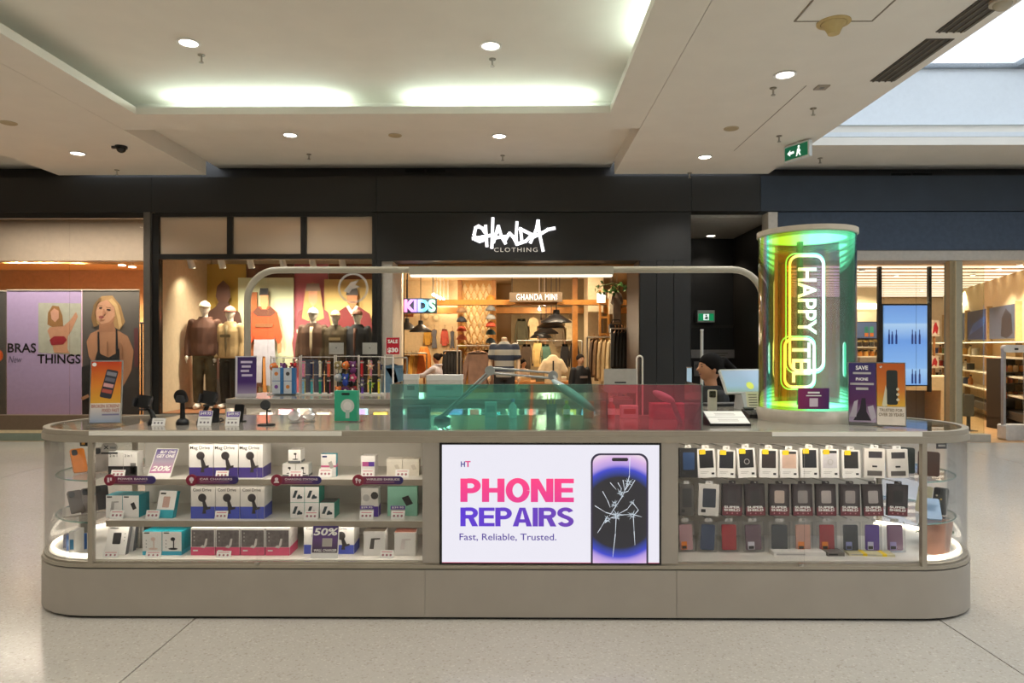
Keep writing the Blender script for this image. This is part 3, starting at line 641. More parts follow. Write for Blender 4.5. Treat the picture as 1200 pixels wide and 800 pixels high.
for k, (a, b) in enumerate(((426, 451), (462, 487))):
    carton('white hand gadget box with dark lid, ' + ('black hook picture' if k == 0 else 'pale hook picture by the pillar'), a, b, 623 + k, FL, 3.83, .09, side=FRONT, front=FRONT, icon=ic_hook, icol=mat('#5a5654', .5) if k == 0 else mat('#e0d8d6', .5), top=mat('#544a3e', .6) if k == 0 else mat('#7a4a3c', .6), group='hand gadget boxes')
# promotion cards
def promo(label, px0, px1, h, zb, Y, lean, grad, lines, rz=0):
    x0, x1 = WX(px0, Y), WX(px1, Y); w = x1 - x0
    t = thing('promotion_card', label, 'sign', ((x0 + x1) / 2, Y, zb), rot=(lean, 0, rz))
    G().bx(-w / 2, w / 2, 0, .003, 0, h).to('card', PAPER, t)
    G().rect(-w / 2 + .005, w / 2 - .005, .16 * h, h - .005, -.0006).to('printed_panel', ramp_mat([(0, grad[0]), (.5, grad[1]), (1, grad[2])], 'Z', .1 * h, h, .5), t)
    for s, a, b, c, d, m_ in lines: lettering(s, (a - .5) * w, (b - .5) * w, c * h, d * h, -.0014, m_, t, bold=.03, shear=.15)
    return t
promo('slanted purple promotion card reading BUY ONE GET ONE 20%', 172, 199, .185, TOP1, 3.86, -.62, ('#c86aa0', '#a89ab0', '#4a3590'), [('BUY ONE', .22, .92, .82, .93, PAPER), ('GET ONE', .12, .92, .68, .79, PAPER), ('20%', .08, .92, .22, .40, PAPER)])
t = promo('dark purple promotion card reading 50% off wall chargers', 364, 396, .185, FL, 3.78, -.2, ('#3d3338', '#6a4a86', '#3b2a78'), [('50%', .06, .96, .66, .88, PAPER), ('WALL CHARGER', .1, .94, .19, .27, PAPER)])
G().box((.012, -.002, .085), (.055, .002, .045)).to('printed_charger', mat('#b9b2ae', .5), t)
# price cards
for a in (('white price card before the two-in-one boxes', 129, 145.5, 548, 557, TOP1, YF - .01), ('white price card before the Mag Drive boxes', 252, 267, 548, 557, TOP1, YF - .03), ('white price card before the charger pyramid', 338, 354, 547.5, 557, TOP1, YF - .03),
          ('white price card before the blue hang-tab box', 373, 388.5, 546.5, 557, TOP1, YF), ('white price card before the slim box with pink strip', 423, 438, 547.5, 557, TOP1, YF), ('white price card before the cream earbud boxes', 463, 479, 547.5, 557, TOP1, YF),
          ('white price card before the power bank boxes', 128, 144, 596, 606, TOP2, YF - .02), ('white price card beside the leaning teal hang-tab box', 170, 186, 597, 607, TOP2, YF - .02), ('white price card before the Cool Drive boxes', 251, 266, 597, 607, TOP2, YF - .03),
          ('white price card before the charging station boxes', 356, 372, 596, 606, TOP2, YF - .03), ('white price card before the purple earbud box', 421, 437, 597, 607, TOP2, YF - .02), ('white price card before the mint earbud box', 458, 474, 597, 607, TOP2, YF - .02),
          ('white price card before the leaning plug charger', 120, 138, 648.5, 656, FL, 3.78), ('white price card before the blue desk chargers', 170, 188, 648.5, 656, FL, 3.78), ('white price card before the pink car chargers', 253, 270, 648, 656, FL, 3.78),
          ('white price card between the two hand gadget boxes', 445, 461, 646.5, 656, FL, 3.78)): price_card(*a)
# shelf-edge category signs
PILL = lambda lo, hi: ramp_mat([(0, '#8a1238'), (.45, '#6a1450'), (1, '#1c1c6e')], 'X', lo, hi, .35)
SG_Y = 3.805; LW = mat('#f0dfe4', .5)
for a, b, s, lb in ((122, 182, 'POWER BANKS', 'power banks'), (218, 279, 'CAR CHARGERS', 'car chargers'), (317.5, 376.5, 'CHARGING STATIONS', 'charging stations'), (413, 472.5, 'WIRELESS EARBUDS', 'wireless earbuds')):
    x0, x1 = WX(a, SG_Y), WX(b, SG_Y); w = x1 - x0; r = .032; z0 = WZ(563, SG_Y)
    t = thing('category_sign', 'crimson and navy pill shaped shelf sign reading ' + s, 'sign', (x0, SG_Y, z0), group='pill shaped shelf signs')
    G().prism(rrect(.02, w, -.022, .022, .0215), .0, .006).to('pill', PILL(0, w), t)
    c = G().prism([(r + r * math.cos(2 * PI * k / 24), r * math.sin(2 * PI * k / 24)) for k in range(24)], -.002, .005).to('badge', mat('#8c0f36', .35), t)
    G().bx(.02, .03, .006, .018, -.02, .02).to('clip', KRIM, t)
    if 'POWER' in s: g = G().rect(r - .013, r - .001, -.013, .013, -.0026).rect(r + .003, r + .013, -.004, .013, -.0026)
    elif 'CAR' in s: g = G().disc(r, .004, .013, -.0026).rect(r - .005, r + .005, -.017, -.006, -.0026)
    elif 'STATION' in s: g = G().disc(r, .006, .01, -.0026).flat([(r - .016, -.014), (r + .016, -.014), (r + .01, -.004), (r - .01, -.004)], -.0026)
    else: g = G().disc(r - .008, .006, .008, -.0026).disc(r + .009, .0, .008, -.0026).rect(r - .012, r - .006, -.015, .002, -.0026).rect(r + .006, r + .012, -.016, -.002, -.0026)
    g.to('icon', LW, c, fix=False)
    lettering(s, .078, min(w - .02, .078 + .0165 * len(s) * .92), .0, .012, -.0012, LW, t, bold=.02); G().rect(.078, w - .05, -.0105, -.0075, -.0012).to('small_print', mat('#b98a9e', .5), t)
t = thing('brand_sticker', 'small grey sticker with an X mark at the showcase corner', 'sticker', (WX(130, 3.75), 3.735, WZ(525, 3.74)))
w = .046
G().flat(rrect(-w, w, -.02, .026, .022), -.0).to('pill', mat('#b8b3ab', .5), t); G().rect(-w, w, -.034, -.024, 0).to('strip', INK, t); lettering('X', -w * .7, -.002, -.008, .012, -.001, INK, t, bold=.04); G().rect(.004, w * .8, -.005, .006, -.001).to('small_print', GREY, t)
# ------------------------------------------------------------------ phone cases hanging in the other showcase
HK = mat('#c9c6c0', .3, .8); CLEARB = glassmat('clear_blister', (.97, .97, .97), .02, .08, .03, (.8, .8, .82)); YELL = mat('#f2d21a', .45); WIN = mat('#1d1d22', .25)
YH = 3.90; YBK = YK + .535
def hang(label, pxc, wpx, pyt, pyb, kind, c1='#1d1d22', c2=None, tilt=0.0, group=None):
    w = wpx / (FPX / YH); h = (pyb - pyt) / (FPX / YH); x = WX(pxc, YH); z = WZ(pyb, YH)
    t = thing('phone_case_pack', label, 'phone case', (x, YH, z), rot=(-.06, tilt, 0), group=group)
    M1 = mat(c1, .35, noise=.1)
    hook = G().cyl((0, 0, h + .012), (0, YBK - YH - .004, h + .012), .003, 8).cyl((0, -.014, h + .012), (0, 0, h + .012), .004, 8, r2=.003)
    if kind == 'card':       # white card sleeve with a window, yellow tab
        G().bx(-w / 2, w / 2, 0, .02, 0, h).to('sleeve', FRONT, t)
        G().rect(-w * .39, w * .39, h * .34, h * .92, -.0008).to('case_front', M1, t)
        G().rect(-w * .39, w * .39, h * .86, h * .95, -.0012).to('header', mat('#2a2a2e', .4), t)
        G().flat(rrect(-w * .37, -w * .02, h * .82, h * .99, .004), -.0018).to('yellow_tab', YELL, t)
        G().rect(-w * .36, w * .1, h * .2, h * .215, -.0012).to('printed_line', PALE, t); G().rect(-w * .36, w * .0, h * .15, h * .165, -.0012).to('printed_line', PALE, t); G().rect(w * .24, w * .4, h * .1, h * .17, -.0012).to('printed_block', INK, t)
        G().prism(rrect(-w * .2, w * .2, h - .004, h + .022, .006), .004, .008).to('hang_tab', FRONT, t)
        if c2 == 'ring':
            o = G(); ring(o, [(w * .02 + .016 * math.cos(a * PI / 8), .016 * math.sin(a * PI / 8)) for a in range(16)], [(w * .02 + .0125 * math.cos(a * PI / 8), .0125 * math.sin(a * PI / 8)) for a in range(16)], -.0015, -.001)
            o.v = [(p[0], p[2], h * .55 + p[1]) for p in o.v]; o.to('magnet_ring', PALE, t)
    elif kind == 'plain':
        G().bx(-w / 2, w / 2, 0, .022, 0, h).to('sleeve', mat('#e4dfd8', .5), t)
        G().rect(-w * .3, w * .36, h * .68, h * .9, -.0008).to('picture', M1, t); G().rect(-w * .36, w * .36, h * .07, h * .24, -.0008).to('picture', mat('#5a5450', .5), t); G().rect(-w * .12, w * .12, h * .36, h * .42, -.0008).to('picture', INK, t)
        G().prism(rrect(-w * .2, w * .2, h - .004, h + .02, .006), .004, .008).to('hang_tab', FRONT, t)
    elif kind == 'shield':   # dark box with a window and bold lettering
        G().bx(-w / 2, w / 2, 0, .024, 0, h).to('carton', mat('#2b2022', .4), t)
        G().flat(rrect(-w * .36, w * .36, h * .34, h * .86, .006), -.0008).to('window', mat('#4a4345', .25), t)
        G().flat(rrect(-w * .25, w * .25, h * .4, h * .8, .008), -.0014).to('case_front', M1, t)
        G().rect(-w / 2 + .001, w / 2 - .001, .002, h * .27, -.0008).to('colour_band', mat('#6e2a34', .4), t)
        lettering('SUPER', -w * .42, w * .4, h * .235, h * .31, -.0016, PAPER, t, bold=.04); lettering('SHIELD', -w * .42, w * .4, h * .145, h * .22, -.0016, PAPER, t, bold=.04)
        for q in (-1, 0, 1): G().disc(q * w * .26, h * .08, .004, -.0014, 8).to('printed_dot', mat('#c98a92', .5), t)
        G().prism(rrect(-w * .18, w * .18, h - .004, h + .018, .006), .004, .008).to('hang_tab', mat('#2b2022', .4), t)
    elif kind == 'grey':
        G().bx(-w / 2, w / 2, 0, .024, 0, h).to('carton', mat(c2 or '#6a6664', .5), t)
        G().flat(rrect(-w * .3, w * .34, h * .26, h * .86, .006), -.0008).to('case_front', M1, t); G().rect(-w * .36, -w * .14, h * .1, h * .2, -.0008).to('printed_block', INK, t)
        G().prism(rrect(-w * .18, w * .18, h - .004, h + .018, .006), .004, .008).to('hang_tab', FRONT, t)
    else:                    # clear blister with a coloured case in it
        G().bx(-w / 2, w / 2, -.002, .02, 0, h).to('blister', CLEARB, t)
        G().prism(rrect(-w * .38, w * .38, h * .05, h * .9, .008), .003, .013).to('case', M1, t)
        if c2: G().rect(-w * .3, w * .02, h * .08, h * .34, -.003).to('sticker', mat(c2, .5), t); G().rect(-w * .27, -w * .01, h * .1, h * .2, -.0034).to('sticker_print', INK, t)
        G().prism(rrect(-w * .2, w * .2, h - .002, h + .018, .006), .006, .010).to('hang_tab', mat('#d9d6d2', .5), t)
    hk = hook.to('display_hook', HK, t)
    return t
SIDE = lambda i, n: 'next to the screen pillar' if i == 0 else ('next to the curved end' if i == n - 1 else '%s from the screen pillar' % ('', 'second', 'third', 'fourth', 'fifth', 'sixth', 'seventh', 'eighth', 'ninth', 'tenth', 'eleventh')[i])
r1 = [(807, 21, 'grey', '#2c4a78', '#1c1c20', 0, 'black and blue'), (829, 21, 'card', '#1d1d22', None, -.05, 'white sleeve, black'), (851, 21, 'card', '#20222c', None, .03, 'white sleeve, blue-black'), (876, 21, 'card', '#232327', 'ring', -.05, 'white sleeve, ringed black'), (901, 21, 'card', '#3a3030', None, .02, 'white sleeve, brown-black'),
      (925, 21, 'card', '#d8b8a6', None, .01, 'white sleeve, rose gold'), (949, 21, 'card', '#23262c', None, 0, 'white sleeve, charcoal'), (973, 21, 'card', '#d2cfd4', 'ring', 0, 'white sleeve, ringed clear'), (998, 21, 'card', '#2a2628', None, 0, 'white sleeve, dark brown'), (1025, 24, 'plain', '#39343a', None, .03, 'plain white box'), (1053, 24, 'plain', '#444044', None, -.02, 'plain white box, dark strip')]
for i, (x, w, k, c, c2, tl, d) in enumerate(r1): hang('%s phone case in the top row, %s' % (d, SIDE(i, 11)), x, w, 525 + (i % 3), 559, k, c, c2, tl, 'phone cases in the top row')
r2 = [(805, 17, 'grey', '#3b3a3c', '#5c5855', 0, 'grey boxed'), (830, 24, 'grey', '#3a3f4c', '#d8d4cf', .05, 'white boxed')] + [(858 + 27.7 * i, 23, 'shield', ('#3a3436', '#2e2a2c', '#b9a79c', '#8a8482', '#a89f9c', '#9a918e', '#a49c9a', '#1d1b1c')[i], None, (.03, -.02, .02, 0, 0, .02, -.02, .06)[i], 'dark lettered SUPER SHIELD') for i in range(8)]
for i, (x, w, k, c, c2, tl, d) in enumerate(r2): hang('%s phone case in the middle row, %s' % (d, SIDE(i, 10)), x, w, 567, 603.5, k, c, c2, tl, 'phone cases in the middle row')
r3 = [(805, 20, '#c79aa0', '#e0812e', 'dusty pink'), (829, 21, '#33486e', None, 'navy blue'), (855, 22, '#b3202c', None, 'bright red'), (884, 24, '#6d5160', '#d8d4e0', 'plum brown'), (914, 24, '#3f4248', None, 'dark grey'), (942, 22, '#d9a796', '#e0812e', 'peach'), (970, 22, '#a82834', '#e0812e', 'crimson'), (998, 22, '#343a40', '#8a90c0', 'charcoal'), (1023, 21, '#5a36a0', '#b9b6d8', 'violet'), (1050, 23, '#8f6a8a', '#9a90c4', 'mauve')]
for i, (x, w, c, c2, d) in enumerate(r3): hang('%s phone case in clear blister, bottom row, %s' % (d, SIDE(i, 10)), x, w, 611, 645.5, 'blister', c, c2, (-.04, .06, 0, -.03, .02, 0, 0, 0, .02, 0)[i], 'phone cases in the bottom row')
# flat packs on the case floor
for i, (a, b, c, d) in enumerate(((907, 968, '#eae7e2', 'long white flat pack lying on the case floor under the charcoal cases'), (970, 990, '#77726e', 'short grey flat pack lying on the case floor beside the white one'), (996, 1048, '#d8cfa8', 'pale yellow striped stylus pack lying on the case floor by the curved end'))):
    Y = 3.84; x0, x1 = WX(a, Y), WX(b, Y)
    t = thing('flat_pack', d, 'box', ((x0 + x1) / 2, Y, FL), rz=(0, .02, -.08)[i])
    w = (x1 - x0) / 2; G().bx(-w, w, 0, .08, 0, .022 if i < 2 else .012).to('carton', mat(c, .5), t); G().rect(-w * .9, w * .2, .006, .014 if i < 2 else .01, -.0006).to('printed_strip', INK if i == 1 else PALE, t)
    if i == 2:
        for q in (-.3, .55): G().bx(w * q - .012, w * q + .012, -.001, .081, .001, .014).to('yellow_clip', YELL, t)
# ------------------------------------------------------------------ curved glass ends
def slab_case(label, x, y, z, w, h, c, rx, rz, cam_=True, ry=0, d=.011, name='phone_case'):
    t = thing(name, label, 'phone case', (x, y, z), rot=(rx, ry, rz))
    G().prism(rrect(-w / 2, w / 2, 0, h, .012), 0, d).to('shell', mat(c, .4, noise=.1), t)
    if cam_: G().prism(rrect(-w * .42, -w * .02, h * .72, h * .95, .01), -.003, 0).to('camera_frame', BLACK, t)
    return t
T2 = .746
o = slab_case('orange rugged phone case leaning in the curved glass end', -2.585, YK + .30, .748, .075, .15, '#d8791a', -.5, .9)
t = thing('shelf_plaque', 'small black plaque with brown mark in the curved end', 'sign', (-2.525, YK + .24, .93)); G().bx(-.03, .03, 0, .003, -.02, .02).to('plate', BLACK, t); G().rect(-.02, 0, -.012, .012, -.0006).to('mark', mat('#a8762a', .5), t); G().cyl((-.02, .0035, .02), (-.02, .0035, .034), .002, 6).to('wire', STEEL, t)
for i, (c, z, y, x, lb) in enumerate((('#4a4038', .514, .25, -2.565, 'brown'), ('#6d625c', .514, .30, -2.525, 'taupe'), ('#2d2a2c', .514, .36, -2.495, 'black'), ('#8f847c', .748, .33, -2.485, 'pale grey'))):
    slab_case('%s phone case leaning on glass shelf in the end with the blue boxes' % lb, x, YK + y, z, .075, .15, c, -.6 + .05 * i, .9 - .1 * i)
def cube_box(label, x, y, z, s, c, rz, c2): 
    t = thing('gift_box', label, 'box', (x, y, z), rz=rz); a, b, h = s
    G().bx(-a / 2, a / 2, -b / 2, b / 2, 0, h).to('carton', mat(c, .45), t); G().rect(-a * .35, a * .35, h * .3, h * .7, -b / 2 - .0008).to('printed_panel', mat(c2, .5), t); return t
cube_box('navy blue gadget box on the floor of the curved end', -2.625, YK + .27, FL, (.07, .05, .075), '#27366e', .3, '#3f55a0'); cube_box('bright blue tilted gadget box on the floor of the curved end', -2.555, YK + .21, FL, (.085, .06, .09), '#2f62a8', -.25, '#7aa6d8'); cube_box('white and blue slim box behind the end post', -2.497, YK + .12, FL, (.03, .1, .14), '#e4e2de', .1, '#2f7fae')
t = cube_box('white upright box with printed dots in the curved end', -2.625, YK + .42, FL, (.07, .06, .16), '#d9d4c8', .1, '#8a857c')
slab_case('grey phone case box lying flat on the lower glass shelf', -2.575, YK + .2, .514, .09, .16, '#b9b2a8', -1.45, .6, False)
# other end
t = slab_case('brown leather wallet case standing in the curved end', 2.355, YK + .22, .748, .11, .14, '#4a3028', -.15, -.7, False); t2 = thing('shelf_plaque', 'small dark plaque hung above the wallet case', 'sign', (2.420, YK + .2, .925)); G().bx(-.03, .03, 0, .003, -.018, .018).to('plate', mat('#3a3a40', .4), t2); G().rect(-.02, .02, -.006, .006, -.0006).to('mark', PALE, t2); G().cyl((-.02, .0035, .018), (-.02, .0035, .038), .002, 6).to('wire', STEEL, t2)
slab_case('dark teal topped wallet case beside the brown leather one', 2.280, YK + .3, .748, .08, .15, '#1f2c2c', -.1, -.5, False)
t = slab_case('black patterned phone case leaning in the curved end', 2.450, YK + .28, .514, .078, .16, '#1c1c1c', -.45, -.8); 
for k in range(6): G().disc(-.02 + .008 * (k % 4), .03 + .02 * k, .006, -.001, 8).to('printed_flower', mat(('#d8b86a', '#c9c0a8', '#7a8a5a')[k % 3], .5), t)
slab_case('pale floral phone case behind the patterned black one', 2.390, YK + .34, .514, .078, .16, '#d8cfae', -.5, -.8); slab_case('pale blue flat phone case beside the end post', 2.360, YK + .17, .514, .08, .15, '#8fb0d4', -.9, -.4, False)
slab_case('large tan tablet case leaning in the curved end', 2.345, YK + .15, FL, .14, .225, '#c08a72', -.62, -.75, False, d=.014, name='tablet_case'); slab_case('navy tablet case leaning behind the tan one', 2.37, YK + .21, FL, .13, .225, '#2c3048', -.6, -.75, False, d=.012, name='tablet_case')
t = thing('trailing_plant', 'small green trailing plant in the curved glass end', 'plant', (2.480, YK + .38, FL)); G().lathe([(.001, 0), (.03, 0), (.035, .04), (.001, .045)], n=12).to('pot', mat('#8a8f86', .6), t)
LEAFM = mat('#3f6a2c', .5, noise=.3, scale=30); rg = random.Random(5)
base = None
for k in range(46):
    a = rg.uniform(0, 2 * PI); r = rg.uniform(.02, .10); z = .04 + rg.uniform(0, .10) * (1 - r * 4)
    if base is None:
        me = G().add([(0, 0, 0), (.012, .012, .004), (.0, .03, .0), (-.012, .012, .004)], [(0, 1, 2, 3)]).to('leaf', LEAFM, t, fix=False); base = me; l = me
    else: l = inst(base, (0, 0, 0), t)
    l.location = (r * math.cos(a), r * math.sin(a), z); l.rotation_euler = (rg.uniform(-.8, .8), rg.uniform(-.6, .6), rg.uniform(0, 6.28))
for k in range(5):
    a = k * 1.25; G().tube([(0, 0, .04), (.04 * math.cos(a), .04 * math.sin(a), .09), (.09 * math.cos(a), .09 * math.sin(a), .05)], .002, 5).to('stem', LEAFM, t)
# ------------------------------------------------------------------ figures and clothes
def remesh(o, vox, smooth=4, fac=.5):
    r = o.modifiers.new('skin', 'REMESH'); r.mode = 'VOXEL'; r.voxel_size = vox; r.use_smooth_shade = True
    if smooth: s = o.modifiers.new('soft', 'SMOOTH'); s.factor = fac; s.iterations = smooth
    return o
def ell(cx, cy, z, rx, ry, n=16): return [(cx + rx * math.cos(2 * PI * k / n), cy + ry * math.sin(2 * PI * k / n), z) for k in range(n)]
def limb(g, pts, rs, n=10):
    g.tube(pts, rs, n); g.ball(pts[-1], rs[-1], n=n, m=6); g.ball(pts[0], rs[0], n=n, m=6); return g
def hand_(g, w, d, S=1.0, curl=.4, side=1):
    """palm, four unequal fingers and a thumb from wrist w along d"""
    w = Vector(w); d = Vector(d).normalized(); n = d.cross(Vector((0, 1, 0))); n = n.normalized() if n.length > .1 else Vector((1, 0, 0)); b = n.cross(d)
    g.tube([w, w + d * .04 * S, w + d * .085 * S], [.026 * S, .036 * S, .034 * S], 8)
    for k, L in enumerate((.07, .08, .075, .058)):
        o = w + d * .08 * S + b * (k - 1.5) * .02 * S
        g.tube([o, o + d * L * .5 * S, o + d * L * S * .9 + n * side * curl * .03 * S], [.0105 * S, .0095 * S, .007 * S], 6)
    o = w + d * .03 * S - b * .03 * S; g.tube([o, o + (d * .6 - b * .8) * .035 * S, o + (d * 1.1 - b * .7) * .06 * S], [.013 * S, .011 * S, .008 * S], 6)
ARMS = {'down': [(.19, .0, 1.395), (.245, .01, 1.12), (.255, -.05, .88)], 'bent': [(.19, 0, 1.395), (.27, .03, 1.13), (.16, -.2, 1.06)], 'reach': [(.18, -.02, 1.39), (.30, -.22, 1.22), (.32, -.48, 1.18)]}
def human(name, label, cat, loc, rz, top_c, leg_c, skin_c='#c99a78', hair_c='#1c1512', S=1.0, arms=('down', 'down'), head=True, hair='short', cap=None, head_c=None, hem=.86, group=None, sit=False, vox=.014, hood=False, inner=None, wide=1.0, head_turn=0.0, stripes=None, patch=None, gap=.1, long_top=True):
    t = thing(name, label, cat, loc, rz, group)
    A = [[Vector((x * sg, y, z)) for x, y, z in (ARMS[a] if isinstance(a, str) else a)] for a, sg in zip(arms, (-1, 1))]
    sc = lambda o: (setattr(o, 'scale', (S, S, S)), o)[1]
    b = G()
    b.rings([ell(0, 0, z, rx * wide, ry) for z, rx, ry in ((.88, .13, .10), (.95, .155, .11), (1.06, .135, .095), (1.20, .15, .105), (1.32, .165, .105), (1.40, .145, .085), (1.45, .07, .065))])
    b.tube([(0, .01, 1.42), (0, .0, 1.50), (0, -.01, 1.56)], [.058, .052, .052], 10)
    if head:
        b.ball((0, -.012, 1.635), .076, .094, .112, 16, 12); b.ball((0, -.045, 1.57), .045, .05, .04, 10, 8)
        b.tube([(0, -.098, 1.65), (0, -.118, 1.62), (0, -.10, 1.612)], [.009, .015, .012], 6)
        for s in (-1, 1): b.ball((s * .077, .0, 1.63), .012, .02, .03, 8, 6)
    for s, a in zip((-1, 1), A):
        limb(b, a, [.05, .04, .028]); d = (a[2] - a[1]); hand_(b, a[2], d, 1, .4, -s)
    if sit:
        for s in (-1, 1): limb(b, [(s * .09, 0, .93), (s * .11, -.42, .93), (s * .11, -.42, .48)], [.085, .062, .045]); b.tube([(s * .11, -.40, .47), (s * .11, -.5, .44), (s * .11, -.6, .43)], [.045, .04, .03], 8)
    else:
        for s in (-1, 1): limb(b, [(s * .085, 0, .92), (s * gap, -.01, .5), (s * gap, .02, .09)], [.088, .06, .042]); b.tube([(s * gap, .05, .045), (s * gap, -.06, .045), (s * gap * 1.1, -.17, .035)], [.04, .042, .03], 8)
    sc(remesh(b.to('body', mat(skin_c, .55, noise=.04), t, smooth='all'), vox))
    # top
    g = G(); k = 1.14 * wide
    g.rings([ell(0, 0, z, rx * k, ry * 1.17) for z, rx, ry in ((hem, .165, .12), (.95, .17, .12), (1.06, .16, .115), (1.20, .165, .115), (1.32, .17, .112), (1.40, .15, .092), (1.455, .085, .08), (1.49, .066, .068))])
    for s, a in zip((-1, 1), A):
        q = a if long_top else [a[0], a[0].lerp(a[1], .6)]
        limb(g, q, [.072, .066, .05] if long_top else [.075, .075], 10)
    if hood: g.lathe([(.06, -.02), (.11, .02), (.115, .06), (.08, .075), (.05, .04)], (0, .05, 1.43), 14, 1, .8)
    top = sc(remesh(g.to('top', stripes if stripes else mat(top_c, .75, noise=.14, scale=9), t, smooth='all'), vox, 3))
    if inner:
        sc(G().rings([ell(0, -.012, z, r * 1.0, .13) for z, r in ((hem + .02, .06), (1.1, .06), (1.3, .055), (1.42, .04))]).to('shirt_front', mat(inner, .7), t, smooth='all'))
    if patch: sc(G().box((0, -.142, 1.24), (.2, .012, .05)).to('chest_print', mat(patch, .6), t))
    # trousers
    if leg_c:
        g = G(); g.rings([ell(0, 0, z, rx * wide, ry) for z, rx, ry in ((.82, .165, .122), (.92, .172, .125), (1.02, .155, .112))])
        if sit:
            for s in (-1, 1): limb(g, [(s * .09, 0, .93), (s * .115, -.42, .93), (s * .115, -.42, .5)], [.10, .08, .065])
        else:
            for s in (-1, 1): g.tube([(s * .085, 0, .92), (s * gap, -.01, .5), (s * gap, .015, .1)], [.105, .088, .078], 12)
        sc(remesh(g.to('trousers', leg_c if not isinstance(leg_c, str) else mat(leg_c, .8, noise=.15, scale=12), t, smooth='all'), vox, 3))
        if not sit:
            for s in (-1, 1): sc(remesh(G().ball((s * gap, .0, .05), .05, .07, .05).tube([(s * gap, .03, .045), (s * gap, -.08, .045), (s * gap * 1.1, -.18, .035)], [.05, .05, .038], 8).to('shoe', mat('#d8d4cc', .5), t), vox, 1))
    if head and head_c is None:
        for s in (-1, 1): sc(G().ball((s * .03, -.088, 1.648), .011, .008, .007, 8, 6).to('eye', BLACK, t)); sc(G().box((s * .03, -.094, 1.668), (.03, .006, .006)).to('eyebrow', mat(hair_c, .7), t))
        sc(G().ball((0, -.094, 1.585), .022, .008, .006, 8, 6).to('mouth', mat('#8a4a42', .5), t))
        if hair:
            h = G().ball((0, .002, 1.662), .091, .107, .105, 18, 14)
            h.v = [(x, y if z > 1.69 else max(y, -.10 + (1.69 - z) * 1.1), z) for x, y, z in h.v]
            if hair == 'pony': h.ball((0, .115, 1.69), .035, .04, .04); h.tube([(0, .12, 1.69), (0, .19, 1.62), (0, .20, 1.50), (0, .17, 1.42)], [.032, .042, .035, .012], 10)
            if hair == 'bun': h.ball((0, .11, 1.71), .05, .05, .05)
            if hair == 'long': h.tube([(0, .04, 1.66), (0, .08, 1.52), (0, .09, 1.40)], [.085, .08, .05], 12)
            sc(remesh(h.to('hair', mat(hair_c, .85, noise=.2, scale=40, spec=.2), t, smooth='all'), vox * .8, 2))
    if cap:
        c = G().rings([ell(0, .0, 1.655 + .10 * math.sin(a), .088 * math.cos(a) + .001, .106 * math.cos(a) + .001) for a in [k * PI / 16 for k in range(9)]])
        hat = sc(c.to('cap', mat(cap, .7), t, smooth='all'))
        G().prism([(x * .085, -.06 - .10 * math.sqrt(max(0, 1 - x * x))) for x in [-1 + i / 6 for i in range(13)]] + [(.085, -.03), (-.085, -.03)], 1.655, 1.665, 'XY').to('brim', mat(cap, .7), hat)
        G().ball((0, 0, 1.756), .01).to('button', mat(cap, .7), hat)
    return t
def garment(label, loc, rz, w, h, c, kind='shirt', group=None, c2=None, depth=.07, hang_=True, mm=None, name='hanging_garment', S=1.0):
    """a garment on a hanger; origin at the hanger hook, hanging down"""
    t = thing(name, label, 'clothing', loc, rz, group)
    m_ = mm or mat(c, .8, noise=.16, scale=9)
    if kind == 'dress': P = [(-.12, 0), (-.27, -.05), (-.24, -.17), (-.17, -.42), (-.30, -1), (.30, -1), (.17, -.42), (.24, -.17), (.27, -.05), (.12, 0), (.05, -.04), (-.05, -.04)]
    elif kind == 'tee': P = [(-.12, 0), (-.33, -.07), (-.5, -.34), (-.36, -.42), (-.30, -.32), (-.30, -1), (.30, -1), (.30, -.32), (.36, -.42), (.5, -.34), (.33, -.07), (.12, 0), (.05, -.05), (-.05, -.05)]
    elif kind == 'trouser': P = [(-.25, 0), (-.28, -.3), (-.3, -1), (-.04, -1), (0, -.35), (.04, -1), (.3, -1), (.28, -.3), (.25, 0)]
    else: P = [(-.12, 0), (-.32, -.06), (-.44, -.35), (-.5, -.86), (-.38, -.9), (-.30, -.42), (-.30, -1), (.30, -1), (.30, -.42), (.38, -.9), (.5, -.86), (.44, -.35), (.32, -.06), (.12, 0), (.05, -.05), (-.05, -.05)]
    z0 = -.1
    P = [(x * w, z0 + z * h) for x, z in P]
    b = G().prism(P, -depth / 2, depth / 2).to('cloth', m_, t, bevel=min(.018, depth * .3))
    if c2: G().bx(-.012, .012, -depth / 2 - .004, -depth / 2, z0 - h * .98, z0 - h * .06).to('zip', mat(c2, .5), t)
    if kind != 'trouser' : G().rings([[(x * w, y, z0 + z * h) for x, y in ((-.055, -depth * .52), (.055, -depth * .52), (.055, depth * .52), (-.055, depth * .52))] for z in (-.06, .015)]).to('collar', m_, t)
    hg = G().tube([(0, 0, z0 + .0), (0, 0, -.03), (.012, 0, -.008), (.0, 0, .006), (-.012, 0, -.004)], .004, 6).to('hanger', WOOD if S < 2 else BLACK, t)
    G().tube([(-w * .28, 0, z0 - h * .045), (0, 0, z0 + .012), (w * .28, 0, z0 - h * .045)], .007, 6).to('shoulder_bar', WOOD, hg)
    return t
